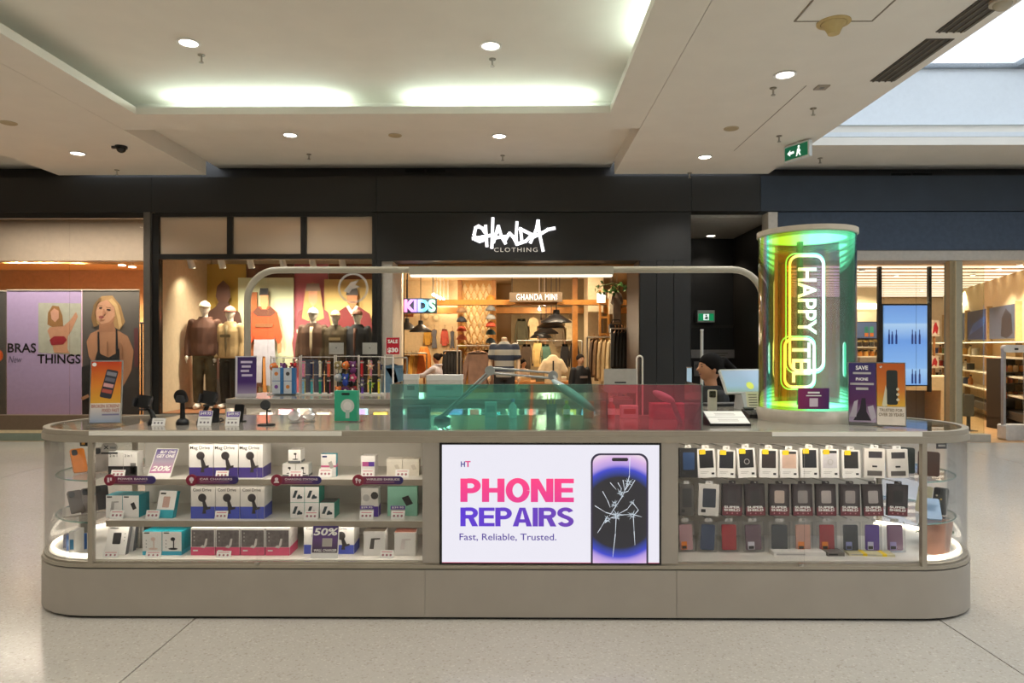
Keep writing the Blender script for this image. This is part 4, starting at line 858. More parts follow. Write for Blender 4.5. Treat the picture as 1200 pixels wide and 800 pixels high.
# ------------------------------------------------------------------ things standing on the front counter
ZT = 1.0292
def yon(py): return (EYE - ZT) * FPX / (py - HOR)          # depth of a point on the counter top seen at py
GLS = glassmat('acrylic', (.98, .98, .97), .02)
def gradm(stops, h): return ramp_mat(stops, 'Z', 0, h, .4)
t = thing('poster_stand', 'small leaning poster with orange phone picture, broken screen fixed fast', 'poster', (WX(123, 4.03), 4.03, ZT), rot=(-.08, 0, .22))
w, h = .088, .38
G().bx(-w, w, .0, .004, 0, h).to('acrylic_sheet', GLS, t); G().bx(-w, w, .004, .007, .004, h).to('card', PAPER, t); G().bx(-w, w, -.02, .09, 0, .006).to('foot', GLS, t)
G().rect(-w + .006, w - .006, .125, h - .008, -.0008).to('printed_panel', ramp_mat([(0, '#e2b03a'), (.45, '#e08a30'), (1, '#c8381c')], 'Z', .1, h, .4), t)
G().rect(-w + .006, w - .006, .01, .125, -.0008).to('printed_panel', ramp_mat([(0, '#8fa4c4'), (1, '#f3e6d8')], 'Z', 0, .12, .4), t)
ph_ = G().flat([(x * math.cos(.22) - z * math.sin(-.22), .155 + z * math.cos(.22) + x * math.sin(-.22) + .0) for x, z in rrect(-.035, .03, .0, .17, .01)], -.0014).to('printed_phone', mat('#3a3a44', .4), t)
for k in range(4): G().flat([(x * math.cos(.22) + z * math.sin(.22), .155 + z * math.cos(.22) - x * math.sin(.22)) for x, z in ((-.03, .03 + .035 * k), (.024, .03 + .035 * k), (.024, .052 + .035 * k), (-.03, .052 + .035 * k))], -.0018).to('printed_tile', mat(('#b5564a', '#d8a0a0', '#6a6a78', '#8a8a94')[k], .4), ph_)
lettering('BROKEN SCREEN?', -w * .85, w * .85, .098, .118, -.0018, mat('#b06a58', .5), t, bold=.02); lettering('FIXED FAST', -w * .2, w * .85, .072, .092, -.0018, mat('#b06a58', .5), t, bold=.02); G().rect(-w * .2, w * .85, .052, .062, -.0018).to('printed_line', mat('#8a86a8', .5), t)
G().disc(-w * .75, h - .025, .012, -.0014).to('logo', PAPER, t)
def mount(label, px, pyb, top, head_, lean=.12, rz=0.0):
    Y = yon(pyb); t = thing('phone_mount', label, 'phone holder', (WX(px, Y), Y, ZT), rz, group='demonstration phone mounts on the counter')
    G().lathe([(.001, 0), (.036, 0), (.038, .012), (.03, .03), (.016, .04), (.001, .042)], n=16).to('suction_base', BLACK, t, smooth=True)
    G().tube([(0, 0, .03), (lean * .3, 0, top * .45), (lean * .9, .0, top * .72)], [.016, .013, .011], 10).to('arm', BLACK, t, smooth=True)
    G().ball((lean * .9, 0, top * .74), .018).to('ball_joint', DGREY, t, smooth=True)
    if head_ == 'disc': G().cyl((lean, -.012, top * .85), (lean, .01, top * .83), .034, 20).to('pad', BLACK, t)
    elif head_ == 'clamp':
        c = G().box((lean * .9, -.014, top * .83), (.085, .018, .075), rotm(-.2, .15, 0)).to('cradle', BLACK, t)
        for s in (-1, 1): G().box((lean * .9 + s * .046, -.03, top * .83), (.012, .03, .05), rotm(-.2, .15, 0)).to('jaw', DGREY, c)
        G().box((lean * .9, -.03, top * .83 - .044), (.05, .03, .01)).to('rest', DGREY, c)
    else:
        G().lathe([(.001, 0), (.033, .005), (.036, .02), (.03, .045), (.001, .05)], (lean, -.01, top * .68), 14).to('turret', DGREY, t, smooth=True); G().cyl((lean, -.03, top * .9), (lean, -.02, top * .9), .038, 18).to('pad', BLACK, t)
    return t
mount('black suction phone mount with square cradle beside the broken screen poster', 181, 498, .165, 'clamp', -.06); mount('tall black phone mount with round pad, second from the broken screen poster', 214, 498, .19, 'turret', .0); mount('black phone mount with swivelled clamp, behind the purple price tickets', 238, 497, .19, 'clamp', .05)
def ticket(label, px, pyb, w, h, purple):
    Y = yon(pyb); t = thing('price_ticket', label, 'price card', (WX(px, Y), Y, ZT), rot=(-.3, 0, -.05), group='price tickets on the counter'); s = FPX / Y; w /= s; h /= s
    G().bx(-w / 2, w / 2, 0, .0025, 0, h).to('card', PAPER, t); G().bx(-w / 2, w / 2, .0025, .04, 0, .0025).to('foot', PAPER, t)
    zb = h * .62 if purple else h
    if purple: G().rect(-w / 2 + .002, w / 2 - .002, zb, h - .002, -.0006).to('colour_band', mat('#7a62b4', .5), t); lettering('$49.95', -w * .4, w * .4, zb + h * .08, h * .92, -.0012, PAPER, t, bold=.03)
    for k in (-1, 0, 1): G().disc(k * w * .27, zb * .35, w * .075, -.0006, 10).to('printed_dot', mat('#77707a', .5), t)
    G().rect(-w * .35, w * .35, zb * .68, zb * .76, -.0006).to('printed_line', PALE, t)
ticket('plain white price ticket beside the square cradle mount', 185, 499, 16, 9, False); ticket('purple topped price ticket in front of the swivelled mount', 239, 499, 16.5, 18, True); ticket('purple topped price ticket with a black charging pad behind', 271.5, 499, 16.5, 17, True)
t = thing('charging_pad', 'small black tilted charging pad behind a purple price ticket', 'charger', (WX(278, 4.14), 4.14, ZT), -.2); G().prism(rrect(-.03, .03, 0, .11, .008), 0, .01).to('plate', BLACK, t).rotation_euler = (-.2, 0, 0); G().bx(-.03, .03, 0, .05, 0, .008).to('foot', BLACK, t)
t = thing('charging_pad', 'black curved charging stand between the two purple price tickets', 'charger', (WX(252, 4.12), 4.12, ZT), .3); G().prism(rrect(-.022, .022, 0, .09, .008), 0, .01).to('plate', BLACK, t).rotation_euler = (-.3, 0, 0); G().tube([(0, .04, .01), (.03, .05, .02), (.045, .03, .01), (.03, -.01, .006)], .005, 6).to('cable', BLACK, t); G().bx(-.022, .022, 0, .06, 0, .008).to('foot', BLACK, t)
Y = yon(498.5)
t = thing('magnetic_stand', 'black stand with round magnetic head on a flat base', 'charger', (WX(312, Y), Y, ZT))
G().lathe([(.001, 0), (.052, 0), (.052, .006), (.045, .009), (.001, .009)], n=24, sy=.7).to('base', BLACK, t, smooth=True); G().cyl((.004, 0, .008), (.004, 0, .11), .0045, 8).to('pole', BLACK, t); G().cyl((0, -.018, .122), (0, -.006, .118), .029, 24).to('round_head', BLACK, t); G().box((.018, -.006, .085), (.024, .01, .008)).to('arm', BLACK, t)
Y = yon(495)
for i, (px, lb) in enumerate(((345, 'clear plastic folding stand beside the magnetic stand'), (362, 'small clear plastic stand nearer the green box'))):
    t = thing('clear_stand', lb, 'stand', (WX(px, Y + .05 * i), Y + .05 * i, ZT), .3)
    FRO = glassmat('frosted%d' % i, (.9, .9, .88), .05, .1, .35, (.75, .74, .72))
    G().lathe([(.001, .05), (.035, .055), (.035, .075), (.001, .08)], (0, 0, 0), 16).to('disc', FRO, t, smooth=True).rotation_euler = (.9, 0, 0); G().box((.012, 0, .025), (.016, .03, .06), rotm(0, -.3, 0)).to('leg', FRO, t); G().bx(-.03, .035, -.025, .025, 0, .006).to('base', FRO, t)
Y = yon(494.5)
t = thing('green_box', 'mint green hang box with white massager picture on clear tray', 'box', (WX(405, Y), Y, ZT), -.03); w = 13.3 / (FPX / Y); h = 36.5 / (FPX / Y)
G().bx(-w - .004, w + .03, -.01, .10, 0, .006).to('tray', GLS, t); G().bx(-w, w, 0, .055, .006, h).to('carton', mat('#35b08a', .5), t); G().flat(rrect(-.026, .026, h * .86, h * .94, .008), -.0008).to('hang_slot', mat('#16302a', .6), t)
g = G().disc(.012, h * .52, .042, -.0008); g.to('printed_picture', mat('#d9dcd6', .5), t); G().rect(.0, .024, h * .12, h * .4, -.0012).to('printed_handle', mat('#b9cfc6', .5), t); G().disc(.012, h * .52, .026, -.0014).to('printed_head', mat('#eceae6', .5), t)

# ------------------------------------------------------------------ iridescent acrylic guard
def dichroic(name, stops, lo, hi, axis='X', refl=.05, body=.10, rough=.02):
    m = bpy.data.materials.new(name); m.use_nodes = True; nt = m.node_tree; nt.nodes.clear(); N = nt.nodes.new; L = nt.links.new
    out = N('ShaderNodeOutputMaterial'); tc = N('ShaderNodeTexCoord'); sp = N('ShaderNodeSeparateXYZ'); mr = N('ShaderNodeMapRange'); rp = N('ShaderNodeValToRGB'); nz = N('ShaderNodeTexNoise'); ma = N('ShaderNodeMath')
    mp = N('ShaderNodeMapping'); mp.inputs['Scale'].default_value = (14, 14, .6) if axis == 'ANG' else (5, 1, 1.2)
    mr.inputs[1].default_value = lo; mr.inputs[2].default_value = hi; nz.inputs['Scale'].default_value = 1.0; nz.inputs['Detail'].default_value = 2
    L(tc.outputs['Object'], sp.inputs[0]); L(tc.outputs['Object'], mp.inputs[0]); L(mp.outputs[0], nz.inputs['Vector'])
    if axis == 'ANG':
        at = N('ShaderNodeMath'); at.operation = 'ARCTAN2'; L(sp.outputs['X'], at.inputs[0]); ng = N('ShaderNodeMath'); ng.operation = 'MULTIPLY'; ng.inputs[1].default_value = -1; L(sp.outputs['Y'], ng.inputs[0]); L(ng.outputs[0], at.inputs[1]); L(at.outputs[0], mr.inputs[0])
    else: L(sp.outputs[axis], mr.inputs[0])
    ma.operation = 'MULTIPLY_ADD'; ma.inputs[1].default_value = .12 if axis == 'ANG' else .06; L(nz.outputs['Fac'], ma.inputs[0]); L(mr.outputs[0], ma.inputs[2]); sb = N('ShaderNodeMath'); sb.operation = 'SUBTRACT'; sb.inputs[1].default_value = .06 if axis == 'ANG' else .03
    L(ma.outputs[0], sb.inputs[0]); L(sb.outputs[0], rp.inputs[0])
    el = rp.color_ramp.elements
    while len(el) < len(stops): el.new(.5)
    for e, (s, c) in zip(el, stops): e.position = s; e.color = lin(c)
    tr = N('ShaderNodeBsdfTransparent'); gl = N('ShaderNodeBsdfGlossy'); gl.inputs['Roughness'].default_value = rough; tl = N('ShaderNodeBsdfTranslucent'); df = N('ShaderNodeBsdfDiffuse'); m1 = N('ShaderNodeMixShader'); m2 = N('ShaderNodeMixShader'); fr = N('ShaderNodeFresnel'); fa = N('ShaderNodeMath'); ad = N('ShaderNodeMixShader'); ad.inputs[0].default_value = .5
    fr.inputs[0].default_value = 1.5; fa.operation = 'ADD'; fa.inputs[1].default_value = refl
    for n_ in (tr, tl, df): L(rp.outputs[0], n_.inputs[0])
    L(tl.outputs[0], ad.inputs[1]); L(df.outputs[0], ad.inputs[2]); m1.inputs[0].default_value = body; L(tr.outputs[0], m1.inputs[1]); L(ad.outputs[0], m1.inputs[2])
    L(fr.outputs[0], fa.inputs[0]); L(fa.outputs[0], m2.inputs[0]); L(m1.outputs[0], m2.inputs[1]); L(gl.outputs[0], m2.inputs[2]); L(m2.outputs[0], out.inputs[0])
    return m
YG = 3.80; gx0, gx1 = WX(457.5, YG), WX(823, YG); gw = gx1 - gx0; gh = WZ(450.5, YG) - ZT
gd = thing('acrylic_guard', 'low iridescent acrylic guard, teal to pink, round the repair bench', 'screen guard', ((gx0 + gx1) / 2, YG, ZT))
DIC = dichroic('dichroic_sheet', [(0, '#cfeceb'), (.12, '#a4e6e2'), (.42, '#a2eadf'), (.44, '#b8dccc'), (.447, '#ffc8a8'), (.455, '#c2e0d2'), (.62, '#b4e2d6'), (.68, '#dcc8c4'), (.72, '#ffb0bc'), (.90, '#ffa8ba'), (1, '#f6b8c8')], -gw / 2, gw / 2, 'X', .01, .17)  # narrow peach stop paints a bright reflection stripe into the sheet
G().bx(-gw / 2, gw / 2, 0, .006, 0, gh).to('front_sheet', DIC, gd)
DIC2 = dichroic('dichroic_side', [(0, '#7ccac8'), (.5, '#d0a8c0'), (1, '#6ac0c8')], 0, .4, 'Y', .02, .12)
for s in (-1, 1): G().bx(s * gw / 2 - (.006 if s > 0 else 0), s * gw / 2 + (.006 if s < 0 else 0), .0065, .38, 0, gh).to('side_sheet', DIC2, gd)
G().bx(gw / 2 - .53, gw / 2 - .524, .007, .3, 0, gh * .82).to('divider_sheet', DIC2, gd)
for s in (-1, 1): G().cyl((s * (gw / 2 - .003), -.002, 0), (s * (gw / 2 - .003), -.002, gh), .004, 8).to('edge_bead', GLASS_E, gd)
G().bx(-gw / 2, gw / 2, -.001, .007, gh, gh + .002).to('polished_edge', GLASS_E, gd)
# articulated bench lamp
LG = mat('#a9a9a6', .4, .3)
t = thing('bench_lamp', 'grey articulated bench lamp with twin-rod arms and pale oval head', 'lamp', (WX(518, 4.2), 4.2, ZT)); L0 = t.location
def lp(px, py, Y): return Vector((WX(px, Y), Y, WZ(py, Y))) - L0
G().lathe([(.001, 0), (.05, 0), (.05, .02), (.025, .035), (.001, .04)], n=18).to('clamp_base', mat('#4a4a52', .5), t, smooth=True)
j1, j2 = lp(574, 434, 4.2), lp(648, 440, 4.12)
up = Vector((0, 0, .016))
for s in (-1, 1):
    G().cyl(Vector((0, 0, .03)) + Vector((s * .012, 0, 0)), j1 + Vector((s * .012, 0, -.01)), .007, 8).to('arm_rod', LG, t); G().cyl(j1 + up * s, j2 + up * s, .007, 8).to('arm_rod', LG, t)
for j in (j1, j2): G().cyl(j + Vector((0, -.02, 0)), j + Vector((0, .02, 0)), .03, 16).to('joint', LG, t)
hd = lp(672, 463, 4.05); q = G().ball((0, 0, 0), .16, .07, .028, 18, 10); R_ = rotm(0, .62, 0); q.v = [tuple(R_ @ Vector(p) + hd) for p in q.v]; q.to('lamp_head', mat('#b9cdd2', .4), t, smooth='all')
G().cyl(j2, hd + Vector((-.1, 0, .08)), .012, 8).to('neck', LG, t)
# repair bench bits inside the guard
def bit(name, label, px, pyb, cat, c, wpx, hpx, kind='box', Y=None, c2=None):
    Y = Y or yon(pyb); s = FPX / Y; w, h = wpx / s, hpx / s
    t = thing(name, label, cat, (WX(px, Y), Y, ZT))
    if kind == 'bottle': G().lathe([(.001, 0), (w * .5, 0), (w * .5, h * .62), (w * .22, h * .76), (w * .2, h * .82), (.001, h * .82)], n=14).to('bottle', mat(c, .3), t, smooth=True); G().cyl((0, 0, h * .82), (0, 0, h), w * .26, 12).to('cap', mat(c2 or '#e8e8e8', .4), t); G().cyl((0, 0, h * .2), (0, 0, h * .5), w * .51, 14).to('sticker', PAPER, t)
    elif kind == 'cup': G().lathe([(.001, 0), (w * .42, 0), (w * .5, h), (w * .46, h), (w * .38, .005), (.001, .005)], n=16).to('cup', mat(c, .4), t, smooth=True); [G().cyl((w * .1 * a, 0, .01), (w * .25 * a, .01, h * 1.7), .004, 6).to('tool', mat(c2 or '#c04a4a', .4), t) for a in (-1.5, 0, 1.5)]
    else:
        G().bx(-w / 2, w / 2, 0, w * .6, 0, h).to('body', mat(c, .5), t, bevel=.003); G().rect(-w * .35, w * .35, h * .35, h * .75, -.0008).to('printed_panel', mat(c2 or '#d8d8d8', .5), t)
    return t
bit('parts_box', 'grey tool tray box inside the guard by the lamp base', 490, 490, 'box', '#5a6468', 26, 14, c2='#7a8488'); bit('spray_bottle', 'white spray bottle with blue sticker behind the guard', 601, 489, 'bottle', '#d8e4e4', 9, 22, 'bottle', c2='#3a7ab0')
bit('tool_cup', 'teal cup of tools behind the guard', 646, 489, 'cup', '#3a8a8a', 13, 16, 'cup', c2='#c8c83a'); bit('spray_bottle', 'small green and yellow bottle behind the guard', 664, 489, 'bottle', '#5aa04a', 8, 20, 'bottle', c2='#e0d040'); bit('parts_box', 'orange box standing behind the clear strip of guard', 690, 490, 'box', '#d86a2a', 12, 20, c2='#e89a5a')
bit('spray_bottle', 'red spray bottle behind the pink end of the guard', 716, 490, 'bottle', '#b8283a', 9, 24, 'bottle'); bit('parts_box', 'white and red parts box behind the pink end', 738, 490, 'box', '#e8dada', 20, 15, c2='#c03040'); bit('parts_box', 'low magenta storage box behind the pink end', 785, 491, 'box', '#a83a6a', 40, 18, c2='#b85a7a'); bit('parts_box', 'pale screwdriver case standing in the middle of the bench', 575, 489, 'box', '#c8d8d4', 14, 18, c2='#8ab0b0')
t = thing('heat_gun', 'pale handheld tool resting tilted behind the pink guard end', 'tool', (WX(778, 4.1), 4.1, ZT + .16)); q = G().ball((0, 0, 0), .075, .025, .025, 14, 8); R_ = rotm(0, .45, 0); q.v = [tuple(R_ @ Vector(p)) for p in q.v]; q.to('body', mat('#c2c8d0', .4), t, smooth='all'); G().cyl((.05, 0, -.03), (.10, 0, -.16), .014, 10).to('handle', mat('#9aa2aa', .4), t)

# ------------------------------------------------------------------ till side
Y = yon(499)
t = thing('price_board', 'white sloping price list on black wedge stand by the guard', 'sign', (WX(856, Y), Y, ZT)); w = 24 / (FPX / Y)
G().prism([(0, 0), (.16, 0), (.16, .07), (0, .012)], -w, w, 'YZ').to('wedge', BLACK, t)
R_ = math.atan2(.058, .16); b = G().bx(-w * .96, w * .96, .002, .165, 0, .003).to('board', PAPER, t); b.location = (0, 0, .0135); b.rotation_euler = (R_, 0, 0)
for y in (.03, .05, .11, .13): G().bx(-w * .5, w * .5, y, y + .006, .003, .0035).to('printed_line', PALE, b)
G().bx(-w * .94, w * .94, .08, .083, .003, .0035).to('printed_rule', GREY, b)
Y = 5.0
t = thing('till_monitor', 'tilted till touchscreen with green and blue display on white stand', 'monitor', (WX(876, Y), Y, ZT), .25)
q = G().prism(rrect(-.17, .17, -.0, .20, .01), 0, .02).to('shell', mat('#d8dadb', .4), t); q.location = (0, 0, .12); q.rotation_euler = (-.55, 0, 0)
G().rect(-.158, .158, .012, .188, -.001).to('display', ramp_mat([(0, '#7fa08a'), (.3, '#8aa8c0'), (1, '#93a6c0')], 'Z', 0, .2, .3, emit=.45), q); G().disc(.04, .06, .03, -.002).to('icon', mat('#c9d24a', .4, emit=.5), q)
G().prism([(-.05, 0), (.10, 0), (.07, .16), (.03, .17)], -.05, .05, 'YZ').to('stand', mat('#c9cbcc', .4), t)
t = thing('receipt_printer', 'white lined list stand beneath the till screen', 'stand', (WX(884, 4.7), 4.7, ZT), .1); q = G().bx(-.045, .045, 0, .004, 0, .15).to('panel', PAPER, t); q.rotation_euler = (-.25, 0, 0); [G().rect(-.03, .03, .02 + .018 * k, .026 + .018 * k, -.0008).to('printed_line', GREY, q) for k in range(7)]; G().bx(-.045, .045, -.01, .07, 0, .01).to('foot', WHITE, t)
t = thing('card_machine', 'black card payment machine on the counter by the lit tower', 'card machine', (WX(881, 4.45), 4.45, ZT), .1); G().prism([(-.06, 0), (.07, 0), (.07, .05), (-.06, .025)], -.04, .04, 'YZ').to('body', BLACK, t); [G().box((-.02 + .02 * (k % 3), -.04 + .02 * (k // 3), .033 + .0035 * (k // 3)), (.014, .012, .006)).to('key', GREY, t) for k in range(9)]; G().box((0, .05, .055), (.06, .035, .006), rotm(.2, 0, 0)).to('display', mat('#3a4a4a', .3), t)
t = thing('phone_display', 'white phone case model standing upright by the seated worker', 'phone case', (WX(835, 4.9), 4.9, ZT), .1); G().prism(rrect(-.033, .033, .0, .15, .01), 0, .01).to('shell', mat('#dcdad6', .35), t); G().prism(rrect(-.024, .024, .095, .142, .008), -.003, 0).to('camera_frame', mat('#3a3438', .4), t); [G().cyl((x, -.006, z), (x, -.002, z), .008, 10).to('camera_lens', BLACK, t) for x, z in ((-.01, .13), (.01, .13), (-.01, .108))]; G().bx(-.05, .05, -.02, .05, 0, .004).to('foot', GLS, t)
t = thing('keyboard', 'dark keyboard lying on the far counter beside the worker', 'keyboard', (WX(851, 5.3), 5.3, ZT), .2); G().bx(-.18, .18, -.06, .06, 0, .018).to('tray', DGREY, t); [G().bx(-.17 + .0575 * k, -.12 + .0575 * k, -.055 + .036 * r, -.025 + .036 * r, .018, .024).to('key', GREY, t) for k in range(6) for r in range(3)]

# ------------------------------------------------------------------ iridescent lit tower
YT = 4.36; rT = .293
tw = thing('light_tower', 'tall iridescent cylinder with HAPPY TEL neon sign on the counter', 'sign', (WX(945, YT), YT, ZT)); hT = WZ(272, YT) - ZT
TWB = mat('#cfc6b8', .45)
G().lathe([(.001, 0), (rT * 1.02, 0), (rT * 1.03, .02), (rT * 1.03, .06), (rT * .99, .075), (.001, .075)], n=48).to('base', TWB, tw, smooth=True)
G().lathe([(.001, hT - .035), (rT * 1.0, hT - .035), (rT * 1.02, hT - .03), (rT * 1.02, hT), (.001, hT)], n=48).to('cap', mat('#c9bfae', .45), tw, smooth=True)
FILM = dichroic('dichroic_film', [(0, '#ffb347'), (.05, '#ff7fc0'), (.09, '#9ad8e0'), (.12, '#f6c860'), (.18, '#f0a020'), (.26, '#f2b43c'), (.33, '#e8c878'), (.38, '#d6e4cc'), (.46, '#d4dedb'), (.55, '#cfd8d4'), (.64, '#bcd4cc'), (.70, '#8ad0b8'), (.76, '#a8dcd0'), (.82, '#c090dc'), (.87, '#70d0a4'), (.92, '#f08ab4'), (.97, '#f0d878'), (1, '#d0a0e8')], -1.5, 1.5, 'ANG', .04, .16, .03)
n = 64; rr_ = rT * .985
fo = [[(rr_ * math.cos(2 * PI * k / n), rr_ * math.sin(2 * PI * k / n), z) for k in range(n)] for z in (.075, hT - .035)]
G().rings(fo, cap=False).to('film_tube', FILM, tw, smooth='all')
G().lathe([(rT * .80, .08), (rT * .95, .08), (rT * .95, .092), (rT * .80, .092), (rT * .80, .08)], n=40).to('led_ring', lampmat('#6fe8b0', 1.6), tw)
G().lathe([(rT * .80, hT - .05), (rT * .95, hT - .05), (rT * .95, hT - .038), (rT * .80, hT - .038), (rT * .80, hT - .05)], n=40).to('led_ring', lampmat('#6fe8b0', 1.2), tw)
G().cyl((0, .1, .07), (0, .1, hT - .03), .02, 12).to('inner_pole', mat('#5a8f80', .3, .5), tw)
def tx(px): return WX(px, YT - .12) - tw.location.x
def tz(py): return WZ(py, YT - .12) - ZT
NEON = lampmat('#d8fff6', 3.2); NEON2 = lampmat('#3affc8', 2.2)
def loop(pts, r, m, nm, y):
    pts = [(x, y, z) for x, z in pts]; G().tube(pts + [pts[0]], r, 8, cap=False).to(nm, m, tw)
yn = -.12
path = rrect(tx(925.5), tx(961), tz(427), tz(299.5), .05, 5)
loop(rrect(tx(925.5), tx(965), tz(434), tz(300), .055, 5), .008, NEON, 'neon_outline', yn); loop(rrect(tx(919.5), tx(954), tz(453), tz(397), .05, 5), .008, NEON, 'neon_outline', yn)
loop(rrect(tx(922.5), tx(968), tz(437), tz(297), .06, 5), .004, NEON2, 'neon_rim', yn + .02); loop(rrect(tx(916.5), tx(957), tz(456), tz(394), .055, 5), .004, NEON2, 'neon_rim', yn + .02)
def vlett(s, px0, px1, py0, py1):
    a = lettering(s, 0, abs(tz(py0) - tz(py1)), 0, tx(px1) - tx(px0), 0, NEON, tw, name='neon_lettering', bold=.02)
    a.rotation_euler = (0, PI / 2, 0); a.location = (tx(px0), yn, tz(py0))
vlett('HAPPY', 935, 957, 314, 392); vlett('TEL', 928, 950, 401, 448)
G().prism(rrect(tx(926), tx(964), tz(452), tz(301), .05, 5), yn + .03, yn + .036).to('sign_backing', glassmat('sign_acrylic', (.9, .95, .93), .02), tw)
c = thing('tower_card', 'small purple card stuck to the front of the lit tower', 'sign', (WX(953, YT - .3), YT - .306, WZ(466.5, YT - .3))); G().bx(-.092, .092, 0, .003, -.062, .062).to('card', ramp_mat([(0, '#8a1c5a'), (1, '#4a1c60')], 'X', -.09, .09, .4), c); G().rect(-.035, .035, .03, .04, -.001).to('printed_line', PAPER, c); G().rect(-.045, .045, .014, .02, -.001).to('printed_line', PAPER, c); G().rect(-.025, .025, -.048, .002, -.001).to('printed_square', mat('#d8c8d4', .5), c)
# poster stand by the lit tower
t = thing('poster_stand', 'double poster in acrylic stand, purple SAVE half and orange phone half', 'poster', (WX(1028, 3.98), 3.98, ZT), rot=(-.06, 0, -.30)); w, h = .15, .37
G().bx(-w, w, 0, .004, 0, h).to('acrylic_sheet', GLS, t); G().bx(-w, w, .004, .007, 0, h).to('card', PAPER, t); G().bx(-w, w, -.02, .12, 0, .005).to('foot', GLS, t)
G().rect(-w + .003, -.004, .02, h - .004, -.0008).to('printed_panel', ramp_mat([(0, '#c0b0c8'), (.35, '#5a2a5a'), (1, '#2f2a66')], 'Z', 0, h, .4), t); G().rect(.0, w - .004, .115, h - .006, -.0008).to('printed_panel', ramp_mat([(0, '#d8b038'), (.4, '#c8742a'), (1, '#b8541c')], 'Z', .1, h, .4), t); G().rect(.0, w - .004, .008, .113, -.0008).to('printed_panel', mat('#e0d6c8', .5), t)
for s, a, b, c_, d in (('SAVE', -.11, -.045, .325, .35), ('PHONE', -.11, -.045, .262, .28)): lettering(s, a, b, c_, d, -.0016, PAPER, t, bold=.03)
[G().rect(a_, b_, c_, d_, -.0016).to('printed_line', PALE, t) for a_, b_, c_, d_ in ((-.125, -.03, .30, .312), (-.14, -.015, .237, .249), (-.11, -.045, .208, .222))]; lettering('TRUSTED FOR', .012, .132, .085, .103, -.0016, mat('#8a7a64', .5), t, bold=.03); lettering('OVER 20 YEARS', .008, .138, .058, .078, -.0016, mat('#8a7a64', .5), t, bold=.03)
G().flat(rrect(.05, .108, .125, .325, .012), -.0014).to('printed_phone', mat('#232a28', .4), t); G().flat([(.026, .12), (.052, .11), (.052, .21), (.046, .24)], -.0016).to('printed_hand', mat('#c9c4a8', .5), t); [G().disc(.108, .155 + .03 * k, .008, -.0018).to('printed_finger', mat('#d0c8ac', .5), t) for k in range(3)]
G().flat([(-.125, .03), (-.09, .1), (-.08, .16), (-.06, .16), (-.055, .08), (-.03, .03)], -.0016).to('printed_phone', mat('#2a2430', .4), t); G().flat([(-.146, .05), (-.12, .14), (-.1, .15), (-.11, .05)], -.0018).to('printed_hand', mat('#b8b0bc', .5), t); G().flat([(-.05, .11), (-.02, .12), (-.005, .05), (-.03, .03)], -.0018).to('printed_hand', mat('#b8b0bc', .5), t); G().flat([(.012, .345), (.03, .345), (.022, .352), (.022, .335)], -.0014).to('logo', PAPER, t)
# ------------------------------------------------------------------ back of the kiosk
YB0, YB1 = 5.95, 6.75; ZB_ = 1.03
bc = thing('back_counter', 'grey rear kiosk counter with lit glass front, behind the repair bench', 'counter', (0, YB0, 0))
bl, br = -2.55, 1.0
G().bx(bl, br, .03, YB1 - YB0, 0, .55).to('base', KGREY, bc); G().bx(bl, br, .45, YB1 - YB0, .552, .94).to('rear_panel', KGREY, bc)
G().bx(bl, br, -.02, YB1 - YB0, .985, ZB_).to('counter_top', KTOP, bc, bevel=.006); G().bx(bl, br, .0, YB1 - YB0, .945, .984).to('upper_rim', KGREY, bc)
G().bx(bl, br, .03, .45, .552, .57).to('case_floor', KWHITE, bc); G().bx(bl, br, .03, .445, .742, .75).to('shelf', KWHITE, bc); G().bx(bl, br, .435, .449, .58, .94).to('case_back', KWHITE, bc); G().bx(bl + .02, br - .02, .10, .13, .938, .944).to('led_strip', lampmat('#fff2de', 24), bc)
for k in range(4): G().bx(bl + (br - bl) * k / 4 + .004, bl + (br - bl) * (k + 1) / 4 - .004, .012, .018, .56, .944).to('front_glass', GLASS, bc)
for s, x in ((0, bl), (1, br)): G().bx(x - .012, x, .0, .45, .552, .944).to('end_panel', KGREY, bc)
cols = ['#d8d4d0', '#e8a8b8', '#c8d8e8', '#e8e0c8', '#d86a5a', '#8ab8d8', '#e8c85a', '#b8d8c8', '#d8d8e0', '#e09a6a', '#9a8ac8', '#e0e0da', '#68b0c0', '#d8b8a0', '#c0d0e0', '#e8d8e0', '#d8c060', '#7aa0d0']
nm_ = ['pale grey', 'pale pink', 'ice blue', 'cream', 'brick red', 'sky blue', 'yellow', 'mint', 'silver', 'apricot', 'lilac', 'white', 'teal', 'beige', 'powder blue', 'blush', 'mustard', 'cornflower blue']
for k in range(18):
    px = 312 + k * 22.2; Y = YB0 + .2; x = WX(px, Y)
    t = thing('boxed_accessory', '%s accessory box in the rear counter\'s lit case' % nm_[k], 'box', (x, Y, .7505), rz=.05 * ((k % 3) - 1), group='boxes in the rear lit case'); h = .14 + .03 * (k % 3)
    G().bx(-.06, .06, 0, .06, 0, h).to('carton', mat(cols[k], .5), t); G().rect(-.04, .04, h * .45, h * .85, -.0008).to('printed_panel', mat(cols[(k * 5 + 3) % 18], .5), t); G().rect(-.04, .04, h * .15, h * .25, -.0008).to('printed_line', GREY, t)
tc_ = thing('till_counter', 'grey side counter joining front counter to the till place', 'counter', (1.85, 5.0, 0))
G().bx(-.5, .55, -.37, .40, 0, .98).to('base', KGREY, tc_); G().bx(-.52, .57, -.375, .42, .982, ZT - .0005).to('counter_top', KTOP, tc_, bevel=.004)
